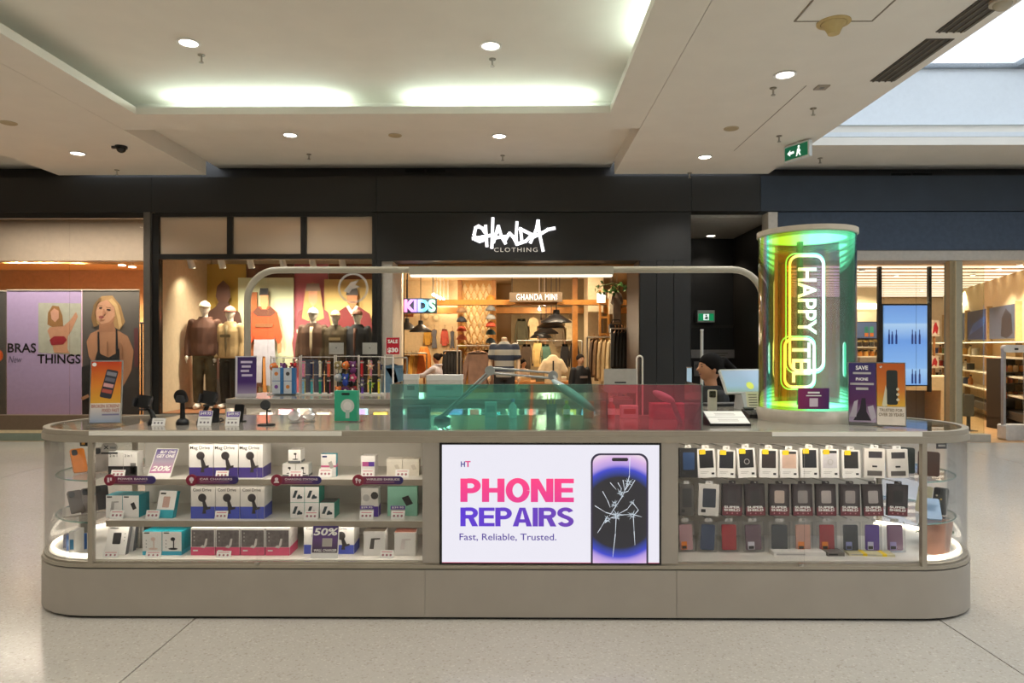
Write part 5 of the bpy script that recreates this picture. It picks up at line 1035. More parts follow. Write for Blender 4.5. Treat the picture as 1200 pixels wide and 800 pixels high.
# tubular frame with the linear light
YFm = 6.3; fr = thing('tube_frame', 'cream bent tube frame arching over the kiosk from rear counter', 'frame', (0, YFm, ZB_))
xl, xr = WX(290, YFm), WX(894, YFm); zt_ = WZ(316, YFm) - ZB_; R_ = .28
TUBE_M = mat('#c3bcab', .4, noise=.02)
pts = [(xl, 0, 0)] + [(xl + R_ - R_ * math.cos(a), 0, zt_ - R_ + R_ * math.sin(a)) for a in [k * PI / 16 for k in range(9)]] + [(xr - R_ + R_ * math.sin(a), 0, zt_ - R_ + R_ * math.cos(a)) for a in [k * PI / 16 for k in range(9)]] + [(xr, 0, -.04)]
G().tube(pts, .031, 12).to('tube', TUBE_M, fr, smooth='all')
for x in (xl, ): G().lathe([(.001, 0), (.06, 0), (.06, .012), (.035, .02), (.001, .02)], (x, 0, 0), 18).to('floor_flange', TUBE_M, fr)
G().cyl((xr, 0, -ZB_), (xr, 0, -.04), .031, 12).to('lower_leg', TUBE_M, fr)
lb_ = thing('linear_light', 'long cream light bar clipped along the tube frame', 'light', (WX(599, 6.22), 6.22, WZ(326, 6.22))); hw = (WX(718, 6.22) - WX(480, 6.22)) / 2
G().bx(-hw, hw, -.05, .045, .03, .105).to('housing', TUBE_M, lb_); G().bx(-hw + .01, hw - .01, -.045, .04, .012, .03).to('diffuser', lampmat('#fff3dc', .95), lb_)
for x in (-hw * .8, hw * .8): G().bx(x - .015, x + .015, .02, .10, .06, .112).to('bracket', STEEL, lb_)
# charm racks on the rear counter
WIRE = mat('#e2dfd8', .4)
SH = {}
def charm(label, loc, shape, c):
    t = thing('bag_charm', label, 'charm', loc, random.uniform(-.4, .4), group='charms on the counter racks'); m_ = mat(c, .5, noise=.15, scale=60)
    G().tube([(0, 0, 0), (.004, 0, -.012), (0, 0, -.03)], .0018, 5).to('cord', mat('#5a5454', .5), t)
    z = -.032
    if shape == 'ball': g = G().ball((0, 0, z - .024), .024, .02, .024, 10, 8); x_ = G().ball((0, -.014, z - .02), .008)
    elif shape == 'strap': g = G().bx(-.009, .009, -.003, .003, z - .13, z); x_ = G().bx(-.011, .011, -.005, .005, z - .02, z - .008)
    elif shape == 'bear': g = G().ball((0, 0, z - .022), .02, .016, .02, 10, 8).ball((-.014, 0, z - .004), .008).ball((.014, 0, z - .004), .008).ball((0, 0, z - .055), .021, .017, .024, 10, 8); x_ = G().ball((0, -.015, z - .026), .007)
    elif shape == 'flower':
        g = G()
        for k in range(5): g.ball((.017 * math.cos(k * 1.257), 0, z - .025 + .017 * math.sin(k * 1.257)), .012, .008, .012, 8, 6)
        x_ = G().ball((0, -.006, z - .025), .009)
    else: g = G().prism([(.028 * (1 if k % 2 == 0 else .45) * math.sin(k * PI / 5), z - .028 + .028 * (1 if k % 2 == 0 else .45) * math.cos(k * PI / 5)) for k in range(10)], -.005, .005); x_ = G().ball((0, -.006, z - .028), .007)
    if shape == 'bear': remesh(g.to('body', m_, t, smooth='all'), .004, 1)
    else: g.to('body', m_, t, smooth=True)
    t.scale = (1.15,) * 3 if shape == 'strap' else (1.5,) * 3
    x_.to('detail', mat('#f0e8dc' if shape != 'strap' else '#b8b4ac', .5), t)
YR = 6.45
def rack(label, p0, p1, pyt, rods):
    x0, x1 = WX(p0, YR), WX(p1, YR); w = x1 - x0; h = WZ(pyt, YR) - ZB_
    t = thing('wire_rack', label, 'rack', ((x0 + x1) / 2, YR, ZB_))
    G().bx(-w / 2, w / 2, -.06, .10, 0, .012).to('tray', WIRE, t)
    for s in (-1, 1): G().cyl((s * w / 2, .03, .012), (s * w / 2, .03, h), .007, 8).to('post', WIRE, t)
    for r in rods: G().cyl((-w / 2, .03, h * r), (w / 2, .03, h * r), .004, 6).to('rod', WIRE, t); 
    n = max(2, int(w / .07))
    for k in range(n): x = -w / 2 + w * (k + .5) / n; [G().cyl((x, .03, h * r), (x, -.05, h * r), .003, 6).to('peg', WIRE, t) for r in rods]
    G().rect(-w / 2, w / 2, .02, h, .04).to('back_mesh', glassmat('rack_back', (.85, .85, .84), .02), t)
    return x0, w, h, n
RC = [('coral', '#e0604a'), ('lime', '#a8c83a'), ('plum', '#6a2a6a'), ('lemon', '#e8d83a'), ('scarlet', '#c8202a'), ('aqua', '#4ab0b8'), ('bubblegum pink', '#e88ab0'), ('royal blue', '#2a4ab0'), ('tan', '#b89468'), ('black', '#1c1c1e'), ('ivory', '#e8e0cc'), ('violet', '#7a4ac0'), ('orange', '#e07a2a'), ('forest green', '#2a6a44'), ('brown', '#6a4430'), ('sky blue', '#88c0e0'), ('maroon', '#6a1c28'), ('silver', '#b8bcc0'), ('peach', '#f0b898'), ('jade', '#2a9a70'), ('navy', '#1c2a54'), ('rose', '#d04a78'), ('khaki', '#9a8a5a'), ('grey', '#6a6a6e')]
idx = 0
for rl, a, b, top, rods, shp in (('wire charm rack with blue and white boxes beneath', 316, 350, 417, (.95,), ('flower', 'ball', 'bear', 'star', 'ball')), ('wire rack of straps and clear packs beside the boxed charms', 352, 391, 416, (.95, .5), ('strap', 'strap', 'strap')),
                                 ('wide wire rack crowded with bright plush charms', 393, 419, 416, (.97, .66, .34), ('bear', 'flower', 'ball')), ('wire rack of long straps below the blank card', 420, 450, 416, (.96, .5), ('strap', 'strap', 'star'))):
    x0, w, h, n = rack(rl, a, b, top, rods)
    for ri, r in enumerate(rods):
        for k in range(n):
            for dd in (0, 1):
                cn, cc = RC[(idx * 7 + dd * 5 + ri) % 24]; s = shp[(k + ri + dd) % len(shp)]; idx += 1
                charm('%s %s charm, %s row of the %s' % (cn, {'ball': 'pompom', 'strap': 'strap', 'bear': 'bear', 'flower': 'flower', 'star': 'star'}[s], ('top', 'second', 'third')[ri], ('boxed charm rack', 'strap and clear pack rack', 'plush charm rack', 'long strap rack')[(316, 352, 393, 420).index(a)]), (x0 + w * (k + .5) / n, YR - .012 - .026 * dd, ZB_ + h * r), s, cc)
for i in range(2):
    for j in range(2):
        t = thing('blind_box', 'white and blue box with %s disc, %s %s in the charm rack' % (('orange', 'grey', 'violet', 'amber')[i * 2 + j], ('upper', 'lower')[i], ('left', 'right')[j]), 'box', (WX(325.5 + 13.5 * j, YR - .1), YR - .1, ZB_ + .013 + (.122 if i == 0 else 0)), group='blue and white boxes in the charm rack'); w = .052; h = .12
        G().bx(-w, w, 0, .05, 0, h).to('carton', mat('#3a7ab8', .5), t); G().rect(-w, w * .42, .002, h - .002, -.0008).to('front_print', mat('#d8e0ea', .5), t); G().disc(-.014, h * .55, .018, -.0014).to('printed_disc', mat(('#e08a4a', '#4a4a50', '#8a5ab0', '#e0904a')[i * 2 + j], .5), t)
for p, lb in ((392.5, 'blank white card in clear holder above the plush charm rack'), (432, 'blank white card in clear holder above the long strap rack')):
    t = thing('card_holder', lb, 'card', (WX(p, YR), YR + .05, WZ(415, YR))); w = 8.7 / (FPX / YR); h = .11; G().bx(-w, w, 0, .003, 0, h).to('card', PAPER, t); G().bx(-w - .003, w + .003, -.003, 0, -.004, h + .003).to('acrylic_sheet', GLS, t); G().bx(-.012, .012, 0, .006, -.42 + .03, 0).to('stem', GLS, t); G().disc(0, h * .55, .006, -.0035).to('printed_mark', GREY, t)
# other things on the rear counter
t = thing('poster_stand', 'purple standing poster beside the tube frame on the rear counter', 'poster', (WX(288, 6.15), 6.15, ZB_), rot=(-.05, 0, .25)); w, h = .09, .37; G().bx(-w, w, 0, .006, 0, h).to('card', mat('#d8d4dc', .5), t); G().rect(-w * .8, w, .03, h - .01, -.0008).to('printed_panel', ramp_mat([(0, '#b8a8c8'), (.35, '#4a2a78'), (1, '#3a2460')], 'Z', 0, h, .4), t); [G().rect(-w * (.5 - .1 * (k % 2)), w * (.6 - .15 * (k % 3)), .305 - .04 * k, .325 - .04 * k, -.0016).to('printed_line', mat('#d8cfe8', .5), t) for k in range(4)]; G().bx(-w, w, -.02, .1, 0, .006).to('foot', GLS, t)
t = thing('monitor', 'pale grey monitor seen from behind on the rear counter', 'monitor', (WX(727, 6.1), 6.1, WZ(470, 6.1))); w = 19 / (FPX / 6.1); z1 = WZ(432, 6.1) - WZ(470, 6.1); t.location.z = ZB_; z1 = WZ(432, 6.1) - ZB_
G().prism(rrect(-w, w, .04, z1, .008), 0, .02).to('shell', mat('#bdb9b2', .45), t); G().rect(-w * .35, w * .35, z1 * .5, z1 * .55, -.0008).to('logo', DGREY, t); G().bx(-.02, .02, .02, .05, 0, .1).to('neck', STEEL, t); G().bx(-.08, .08, -.04, .09, 0, .008).to('foot', STEEL, t)
for t_l, a, b, y0, dpt, mk in (('white flat topped box on the rear counter behind the bench lamp', 500, 541, 440, .18, None), ('small white card box with tiny print beside the sale sign pole', 473, 490, 439, .06, 1)):
    Y = 6.2; w = (b - a) / 2 / (FPX / Y); h = WZ(y0, Y) - ZB_; t = thing('white_box', t_l, 'box', (WX((a + b) / 2, Y), Y, ZB_)); G().bx(-w, w, 0, dpt, 0, h).to('carton', mat('#dedad2', .5), t, bevel=.004); G().rect(-w * .5, w * .5, h * .3, h * .5, -.0008).to('printed_line', GREY if mk else PALE, t); G().bx(-w - .003, w + .003, -.003, dpt + .003, h * .78, h + .004).to('lid', WHITE, t)
t = thing('floor_pole', 'thin white pole rising behind the seated worker', 'pole', (WX(822.5, 6.6), 6.6, 0)); h = WZ(387, 6.6); G().cyl((0, 0, .02), (0, 0, h), .014, 10).to('pole', mat('#c8c8c4', .4), t); G().lathe([(.001, 0), (.14, 0), (.14, .015), (.03, .03), (.001, .03)], n=20).to('base', DGREY, t); G().bx(-.012, .012, -.02, .02, h, h + .01).to('cap', WHITE, t)
t = thing('panel_lamp', 'narrow pale blue lit panel beside the worker', 'light', (WX(808, 6.2), 6.2, 0)); z0, z1 = .0, WZ(431, 6.2); G().bx(-.02, .02, 0, .02, .02, z1).to('diffuser', mat('#9ab4c4', .4, emit=.5), t); G().bx(-.03, .03, -.05, .07, 0, .02).to('foot', DGREY, t); G().bx(-.023, .023, -.001, .021, z1, z1 + .01).to('cap', STEEL, t)
# the worker
wk = human('person', 'seated worker in a black top with dark ponytail, facing the repair bench', 'person', (WX(833, 5.75), 5.75, -.33), -PI / 2 + .12, '#161618', '#1c1c20', '#c08a68', '#0d0a09', arms=('bent', 'bent'), hair='pony', sit=True, vox=.009)
st = thing('stool', 'grey stool under the seated worker', 'stool', (WX(833, 5.75), 5.75, 0)); G().lathe([(.001, .44), (.17, .44), (.18, .47), (.16, .49), (.001, .49)], n=20).to('seat', DGREY, st, smooth=True); G().cyl((0, 0, .03), (0, 0, .44), .025, 10).to('column', STEEL, st)
for k in range(5): a = k * 1.2566; G().box((.13 * math.cos(a), .13 * math.sin(a), .03), (.26, .03, .02), rotm(0, 0, a)).to('foot_spoke', DGREY, st)
# ------------------------------------------------------------------ fittings on the mall ceiling
def on_ceil(px, py, z):
    Y = (z - EYE) * FPX / (HOR - py); return WX(px, Y), Y, z
DLP = 105
def mall_light(label, loc, e=DLP):
    d = thing('downlight', label, 'light', loc, group='round downlights in the mall ceiling')
    G().lathe([(.08, 0), (.105, -.004), (.107, -.010), (.084, -.012), (.08, 0)], n=28).to('trim_ring', WHITE, d, smooth=True)
    G().cyl((0, 0, -.006), (0, 0, -.002), .081, 28).to('lens', lampmat('#fff6e6', 9), d)
    lamp('SPOT', 'lamp', (0, 0, -.03), e, (1, .95, .87), .08, 125, (0, 0, 0), d, .5)
for px, py, z, lb in ((221, 48, ZC, 'round downlight in the coffer on the lingerie shop side'), (575, 53, ZC, 'round downlight in the coffer above the graffiti sign'), (91, 178, ZA, 'round downlight in the bulkhead beside the black dome camera'), (340, 157, ZB, 'round downlight in the recessed strip above the mannequin window'), (585, 159, ZB, 'round downlight in the recessed strip above the graffiti sign'), (826, 184, ZA, 'round downlight in the bulkhead near the corridor, the farther one'), (920, 88, ZA, 'round downlight in the bulkhead beside the cream detector')):
    mall_light(lb, on_ceil(px, py, z))
for k, (x, y, z) in enumerate([(-3.17, 3.4, ZC), (-.26, 3.4, ZC), (-3.17, .3, ZC), (-.26, .3, ZC), (2.58, 3.7, ZA), (2.58, .8, ZA), (-5.96, 6.3, ZA), (-5.96, 3.4, ZA), (-5.96, .4, ZA), (-3.17, -2.6, ZA), (-.26, -2.6, ZA), (2.58, -2.1, ZA), (-9, 9.0, ZB), (-9, 5.0, ZB), (-9, 1, ZB), (-5.96, -5, ZA), (-3.17, -5.2, ZA), (-.26, -5.2, ZA), (2.58, -5, ZA)]):  # unseen downlights carry on the grid; back rows added to light the fronts
    mall_light('round mall downlight overhead outside the picture, added for fill', (x, y, z))
for px, py, z, lb in ((236, 63, ZC, 'tiny sprinkler head by the coffer downlight on the lingerie shop side'), (577, 69, ZC, 'tiny sprinkler head by the coffer downlight above the sign'), (362, 180, ZB, 'tiny sprinkler head in the recess above the mannequin window'), (137, 198, ZA, 'tiny sprinkler head under the bulkhead with the dome camera'), (589, 182, ZB, 'tiny sprinkler head in the recess above the graffiti sign'), (906, 104, ZA, 'tiny sprinkler head beside the bulkhead downlight near the detector'), (953, 128, ZA, 'tiny sprinkler head on the bulkhead joint line, nearer one'), (913, 160, ZA, 'tiny sprinkler head on the bulkhead joint line, farther one'), (808, 203, ZA, 'tiny sprinkler head at the bulkhead end near the corridor'), (961, 186, 4.29, 'tiny sprinkler head in the soffit behind the exit sign')):
    t = thing('sprinkler_head', lb, 'sprinkler', on_ceil(px, py, z)); G().cyl((0, 0, -.006), (0, 0, 0), .035, 14).to('rosette', mat('#8a8272', .5), t); G().cyl((0, 0, -.07), (0, 0, -.006), .01, 8).to('stem', STEEL, t); G().cyl((0, 0, -.078), (0, 0, -.07), .022, 10).to('deflector', STEEL, t)
for px, py, z, lb in ((857, 151, ZA, 'flush round cream speaker in the bulkhead above the corridor'), (463, 158, ZB, 'flush round cream speaker in the recess above the window'), (10, 142, ZA, 'flush cream speaker in the bulkhead at the picture edge')):
    t = thing('ceiling_speaker', lb, 'speaker', on_ceil(px, py, z)); G().cyl((0, 0, -.012), (0, 0, 0), .08, 24).to('grille', mat('#b8a888', .6), t); G().lathe([(.08, 0), (.09, 0), (.09, -.008), (.08, -.013), (.08, 0)], n=24).to('rim', mat('#c2b498', .6), t)
t = thing('smoke_detector', 'cream cone shaped detector on the bulkhead', 'detector', on_ceil(977, 27, ZA)); G().lathe([(.001, -.10), (.045, -.10), (.055, -.075), (.08, -.03), (.095, -.02), (.1, 0), (.001, 0)], n=28).to('body', mat('#c8b078', .5), t, smooth=True); G().lathe([(.1, 0), (.13, 0), (.13, -.012), (.1, -.015), (.1, 0)], n=28).to('base_ring', mat('#c8b078', .5), t)
t = thing('dome_camera', 'black dome security camera under the bulkhead', 'camera', on_ceil(142, 170, ZA)); G().cyl((0, 0, -.03), (0, 0, 0), .075, 24).to('housing', BLACK, t); G().ball((0, 0, -.03), .06, .06, .06, 18, 10).to('dome', mat('#151515', .1), t, smooth='all'); G().bx(-.12, -.06, -.02, .02, -.03, 0).to('bracket', DGREY, t)
t = thing('dome_camera', 'cream dome security camera at the top edge near the skylight', 'camera', on_ceil(1175, 1, ZA)); G().cyl((0, 0, -.04), (0, 0, 0), .09, 24).to('housing', mat('#c8bda8', .5), t); G().ball((0, 0, -.04), .065, .065, .05, 18, 10).to('dome', mat('#b8ae9a', .2), t, smooth='all')
t = thing('wall_plate', 'small grey square plate on the bulkhead beside the joint', 'plate', on_ceil(963, 103, ZA)); G().box((0, 0, -.006), (.12, .12, .012)).to('plate', mat('#a89e90', .6), t); G().box((0, 0, -.014), (.04, .04, .004)).to('sensor', GREY, t)
a = on_ceil(995, 7, ZA)
t = thing('access_panel', 'square ceiling access panel outline in the bulkhead', 'panel', a); G().box((0, 0, -.003), (.6, .5, .006)).to('panel', CEIL, t)
for s in (-1, 1): G().box((s * .31, 0, -.004), (.012, .53, .008)).to('frame', mat('#8d8474', .7), t); G().box((0, s * .26, -.004), (.61, .012, .008)).to('frame', mat('#8d8474', .7), t)
for y0, y1, lb in ((5.85, 6.78, 'farther one'), (4.7, 5.72, 'nearer one')):
    t = thing('slot_vent', 'long grey slot vent along the skylight side of the bulkhead, ' + lb, 'vent', (3.60, (y0 + y1) / 2, ZA)); L = (y1 - y0) / 2
    G().box((0, 0, -.004), (.24, 2 * L, .006)).to('backing', mat('#4a463f', .7), t)
    for k in range(4): G().box((-.09 + .06 * k, 0, -.011), (.012, 2 * L, .008)).to('blade', mat('#6d675c', .6), t)
G().bx(2.90, 2.906, 6.9, 9.2, ZA - .004, ZA - .0005).to('control_joint', mat('#8d8474', .7), ceil)
xe, ye, ze = on_ceil(935, 167, ZA)
t = thing('exit_sign', 'green running man exit sign hung from the bulkhead, seen at an angle', 'sign', (xe, ye, ZA), rot=(0, 0, -1.12)); G().bx(-.2, .2, -.03, .03, -.23, -.02).to('housing', mat('#dfe4e2', .4), t, bevel=.01); G().bx(-.18, .18, -.034, -.031, -.21, -.045).to('sign_face', mat('#0a5a3c', .4, emit=.6), t)
g = G().disc(.045, -.075, .017, -.036).flat([(.02, -.10), (.05, -.095), (.075, -.13), (.06, -.15), (.08, -.19), (.06, -.19), (.035, -.15), (.02, -.19), (.0, -.19), (.015, -.14)], -.036); g.to('running_figure', mat('#f0f8f4', .4, emit=.9), t, fix=False)
G().flat([(-.14, -.13), (-.09, -.09), (-.09, -.115), (-.03, -.115), (-.03, -.145), (-.09, -.145), (-.09, -.17)], -.036).to('arrow', mat('#f0f8f4', .4, emit=.9), t); G().cyl((0, 0, -.02), (0, 0, 0), .02, 8).to('stem', WHITE, t)
# ------------------------------------------------------------------ lingerie shop front
YL = 10.62
FB = mat('#141312', .4); SHG = glassmat('shop_glass', (.97, .98, .97), .012)
w1 = room('window_1', (0, YL, 0), 'wide shop window of the lingerie shop')
G().bx(-14, WX(170, YL), .0, .12, WZ(254.5, YL), 3.565).to('window_frame', FB, w1)
G().bx(-14, WX(170, YL), .0, .14, .17, WZ(487, YL)).to('sill_panel', mat('#6d5c4a', .5), w1); G().bx(-14, WX(170, YL), -.02, .14, .122, .168).to('skirting_strip', mat('#d9c8a4', .5), w1); G().bx(-14, WX(170, YL), -.03, .14, 0, .12).to('kick_plate', mat('#7f8c80', .25), w1)
G().bx(WX(170.5, YL), WX(178, YL), -.06, .3, 0, 3.56).to('steel_column', mat('#6f6a63', .4, .4), w1)
xs_ = [-14, WX(-100, YL), WX(-10, YL), WX(79, YL), WX(170, YL)]
for a, b in zip(xs_, xs_[1:]): G().bx(a + .006, b - .006, .04, .052, WZ(487, YL), WZ(254.5, YL)).to('pane', SHG, w1)
YP = 11.35
def P10(name, label, a, b, y0, y1, m_, Y=YP):
    t = thing(name, label, 'poster', (WX((a + b) / 2, Y), Y, WZ(y1, Y))); w = (WX(b, Y) - WX(a, Y)) / 2; h = WZ(y0, Y) - WZ(y1, Y)
    G().bx(-w, w, 0, .02, 0, h).to('panel', m_, t); G().bx(-w, w, -.01, .03, h, h + .02).to('top_rail', mat('#b8ae9c', .4), t)
    def pt(px, py): return (WX(px, Y) - t.location.x, WZ(py, Y) - t.location.z)
    return t, pt
def draw(t, pt, polys, off=(0, 330), sc_=4.706):
    for k, (nm, c, P) in enumerate(polys): G().flat([pt(off[0] + x / sc_, off[1] + y / sc_) for x, y in P], -.002 - .0012 * k).to(nm, mat(c, .6, noise=.08, scale=12), t)
t, pt = P10('shop_poster', 'lilac hanging poster reading BRAS N THINGS with small portrait', 8, 95.5, 340, 487, mat('#a894bb', .6, noise=.04))
for s, a, b, y0, y1 in (('BRAS', 9, 42.5, 413, 402), ('THINGS', 44, 94.5, 426, 415)):
    (x0, z0), (x1, z1) = pt(a, y0), pt(b, y1); lettering(s, x0, x1, z0, z1, -.003, BLACK, t, bold=.02)
(x0, z0), (x1, z1) = pt(10, 425), pt(26, 417); lettering('New', x0, x1, z0, z1, -.003, mat('#5f5570', .6), t, shear=.3)
SK = '#b8876a'
draw(t, pt, [('photo_ground', '#a8a89a', [(212, 115), (448, 118), (448, 405), (212, 392)]), ('printed_hair', '#8a6238', [(262, 235), (265, 170), (290, 130), (325, 135), (345, 185), (350, 245), (300, 255)]), ('printed_body', SK, [(275, 250), (350, 245), (385, 215), (420, 165), (430, 190), (395, 270), (375, 300), (372, 370), (385, 395), (300, 392), (285, 330), (262, 270)]), ('printed_face', '#c0907a', [(280, 165), (300, 145), (325, 160), (325, 200), (305, 222), (285, 205)]), ('printed_garment', '#8c1c28', [(275, 320), (300, 300), (355, 300), (370, 320), (350, 345), (285, 350)])])
t, pt = P10('shop_poster', 'tall grey photo poster of a blonde woman in a black top', 96.5, 163, 340, 487, ramp_mat([(0, '#2c2a2c'), (.5, '#45403f'), (.75, '#57524e'), (1, '#6e6963')], 'Z', 0, 2.08, .6))
draw(t, pt, [('printed_hair', '#a8865a', [(505, 200), (520, 125), (560, 78), (620, 75), (665, 130), (690, 220), (660, 270), (620, 240), (540, 235)]), ('printed_body', '#a87a5c', [(478, 330), (500, 285), (550, 262), (640, 262), (705, 300), (738, 380), (725, 490), (690, 560), (650, 620), (560, 700), (470, 690), (450, 650), (500, 620), (600, 600), (650, 530), (660, 470), (520, 470), (490, 410)]), ('printed_neck', '#9a6c50', [(548, 225), (625, 215), (640, 275), (545, 280)]), ('printed_face', '#bd8d70', [(525, 165), (545, 115), (590, 98), (632, 140), (635, 190), (608, 222), (560, 232), (532, 205)]), ('printed_shade', '#a87658', [(600, 225), (632, 190), (630, 215), (610, 232)]), ('printed_top', '#17171b', [(538, 385), (560, 400), (600, 418), (640, 395), (668, 350), (676, 500), (640, 640), (470, 735), (455, 735), (452, 470), (520, 450)]), ('printed_strap', '#17171b', [(540, 275), (548, 275), (552, 400), (540, 395)]), ('printed_strap', '#17171b', [(640, 260), (648, 262), (655, 390), (640, 395)]), ('printed_eye', '#3a2a24', [(548, 140), (565, 138), (565, 146), (550, 148)]), ('printed_eye', '#3a2a24', [(590, 148), (610, 150), (608, 158), (592, 156)]), ('printed_curl', '#7a5c38', [(505, 200), (520, 125), (550, 88), (565, 92), (540, 118), (527, 165), (530, 215), (545, 240), (520, 250)]), ('printed_curl', '#c8a674', [(620, 90), (650, 125), (668, 190), (676, 240), (660, 262), (650, 200), (635, 140), (600, 100)]), ('printed_nose', '#a5755a', [(572, 148), (580, 150), (586, 178), (568, 180)]), ('printed_brow', '#7a5c40', [(545, 132), (568, 129), (568, 133), (546, 136)]), ('printed_brow', '#7a5c40', [(588, 138), (615, 142), (614, 146), (588, 142)]), ('printed_shade', '#8c6248', [(592, 330), (600, 330), (600, 412), (594, 405)]), ('printed_shade', '#8f664c', [(660, 330), (676, 345), (680, 480), (668, 500)]), ('printed_backdrop', '#5a3034', [(742, 255), (766, 255), (766, 470), (745, 470)]), ('printed_lips', '#8c4a44', [(548, 190), (562, 186), (580, 194), (565, 204), (550, 200)]), ('printed_hand', '#a87a5c', [(450, 640), (490, 620), (500, 635), (460, 655)])])
t, pt = P10('shop_poster', 'dark grey poster edge beside the lilac poster', -30, 7, 341, 487, mat('#4a4744', .6)); G().disc(.1, 1.0, .12, -.002).to('printed_shape', mat('#c8541c', .6), t)
wall('ceiling_bulkhead_left', mat('#85786a', .8), -14, -5.76, 11.7, 11.9, 2.95, 3.855); wall('wall_left_inner', mat('#b98a5a', .7, noise=.08), -14, -5.76, 13.2, 13.3, 0, 3.855)
g = G(); n = 20
pp = [(-14 + 8.2 * k / n, 12.75 - .7 * math.sin(PI * k / n * .9)) for k in range(n + 1)]
g.prism(pp + [(-5.8, 13.19), (-14, 13.19)], 2.95, 3.2, 'XY').to('ceiling_curve', mat('#c99a62', .7), None)['kind'] = 'structure'
for px, py in ((15, 300), (27, 302), (143, 311), (155, 313), (50, 292), (85, 300)):
    d = thing('downlight', 'small warm ceiling light inside the lingerie shop, %s' % {15: 'at the picture edge', 27: 'second from the picture edge', 143: 'near the steel column', 155: 'right beside the steel column', 50: 'above the lilac poster', 85: 'above the window joint'}[px], 'light', (WX(px, 12), 12.0, 3.84 if py < 0 else 3.0 + .0), group='lights inside the lingerie shop'); d.location.z = WZ(py, 12.0)
    G().cyl((0, 0, 0), (0, 0, .02), .06, 14).to('lens', lampmat('#ffe8c8', 5), d); G().cyl((0, 0, .02), (0, 0, 3.86 - d.location.z), .03, 8).to('stem', mat('#b98a5a', .6), d)
    lamp('SPOT', 'lamp', (0, 0, -.03), 130, (1, .78, .5), .05, 150, (0, 0, 0), d, .5)
t = thing('added_wash_light', 'long slim fill light added unseen under the lingerie window header', 'light', (-7.4, 10.80, 3.52)); G().bx(-1.6, 1.6, -.03, .03, 0, .045).to('housing', BLACK, t); G().bx(-1.58, 1.58, -.02, .02, -.006, -.0005).to('diffuser', lampmat('#fff0dc', 2), t)  # unseen lamp added to brighten the posters
lamp('AREA', 'lamp', (0, 0, -.012), 105, (1, .88, .74), 3.1, rot=(.12, 0, 0), parent=t, size_y=.04)
t = thing('rail_stand', 'dark clothes rail glimpsed beside the blonde portrait poster', 'rack', (WX(166, 12.3), 12.3, 0)); G().cyl((0, 0, 0), (0, 0, 1.9), .02, 8).to('post', BLACK, t); G().cyl((-.3, 0, 1.9), (.3, 0, 1.9), .015, 8).to('rail', BLACK, t); G().bx(-.3, .3, -.2, .2, 0, .03).to('foot', BLACK, t)

# ------------------------------------------------------------------ mannequin window
w2 = room('window_2', (0, YL, 0), 'black framed display window with three transom panes')
def wz(y): return WZ(y, YL)
def wx(x): return WX(x, YL)
for a, b in ((178.5, 186), (436, 441)): G().bx(wx(a), wx(b), 0, .12, 0, 3.56).to('frame_post', FB, w2)
for a, b in ((253, 246), (303, 297), (492, 485.5)): G().bx(wx(186), wx(436), .005, .115, wz(a), wz(b)).to('frame_rail', FB, w2)
for a, b in ((265.5, 272), (352, 358.5)): G().bx(wx(a), wx(b), .01, .11, wz(297), wz(253)).to('frame_mullion', FB, w2)
FROST = glassmat('frosted_pane', (.95, .85, .72), .01, .2, .55, (.74, .64, .52))
for a, b in ((186, 265.5), (272, 352), (358.5, 436)): G().bx(wx(a) + .002, wx(b) - .002, .05, .06, wz(297), wz(253)).to('transom_pane', FROST, w2)
for a, b in ((186, 312), (312.4, 436)): G().bx(wx(a) + .002, wx(b) - .002, .05, .06, wz(485.5), wz(303)).to('pane', SHG, w2)
G().bx(wx(178.5), wx(441), .0, .13, 0, wz(492)).to('sill_panel', FB, w2)
struct(G().bx(-5.68, -2.21, 10.76, 12.59, 0, .42).to('trim_platform', mat('#8a5a3a', .5)), 'timber display platform under the mannequins')
lg = thing('window_decal', 'white ring and swoosh decal on the display window glass', 'decal', (WX(413, YL), YL + .045, WZ(337, YL))); g = G(); n = 28
for k in range(n): a, b = 2 * PI * k / n, 2 * PI * (k + 1) / n; g.flat([(.24 * math.cos(a), .24 * math.sin(a)), (.24 * math.cos(b), .24 * math.sin(b)), (.205 * math.cos(b), .205 * math.sin(b)), (.205 * math.cos(a), .205 * math.sin(a))])
g.to('ring', glassmat('decal_film', (.8, .8, .78), .01, .2, .45, (.8, .78, .74)), lg, fix=False); G().flat([(-.15, -.05), (-.04, .09), (.1, .13), (.03, .05), (.12, .02), (-.02, -.02), (-.06, -.08)]).to('swoosh', bpy.data.materials['decal_film'], lg)
YPN = 12.45
def panel(label, a, b, y0, c, Y=YPN, figs=None, zb=.421):
    x0, x1 = WX(a, Y), WX(b, Y); t = thing('backdrop_board', label, 'panel', ((x0 + x1) / 2, Y, zb)); w = (x1 - x0) / 2; h = WZ(y0, Y) - zb
    G().bx(-w, w, 0, .03, 0, h).to('board', mat(c, .7, noise=.04, scale=3), t); return t
panel('mustard yellow display panel behind the brown hooded mannequin', 232, 288, 309, '#b99a48'); panel('brown display panel behind the pale mint board', 289, 344, 309, '#6a4632'); panel('dusty pink display panel in the window', 345, 384, 309, '#b0606a'); panel('rust brown display panel behind the cream board', 385, 441, 309, '#7a4428')
panel('pale mint board behind the orange jumper figure', 279, 344, 325, '#c8d0b0', YPN - .08); panel('cream yellow board behind the rugby shirt figure', 380, 441, 327, '#cdb070', YPN - .08)
panel('rust and purple narrow board beside the mint board', 294, 301, 342, '#9a5a30', YPN - .14)
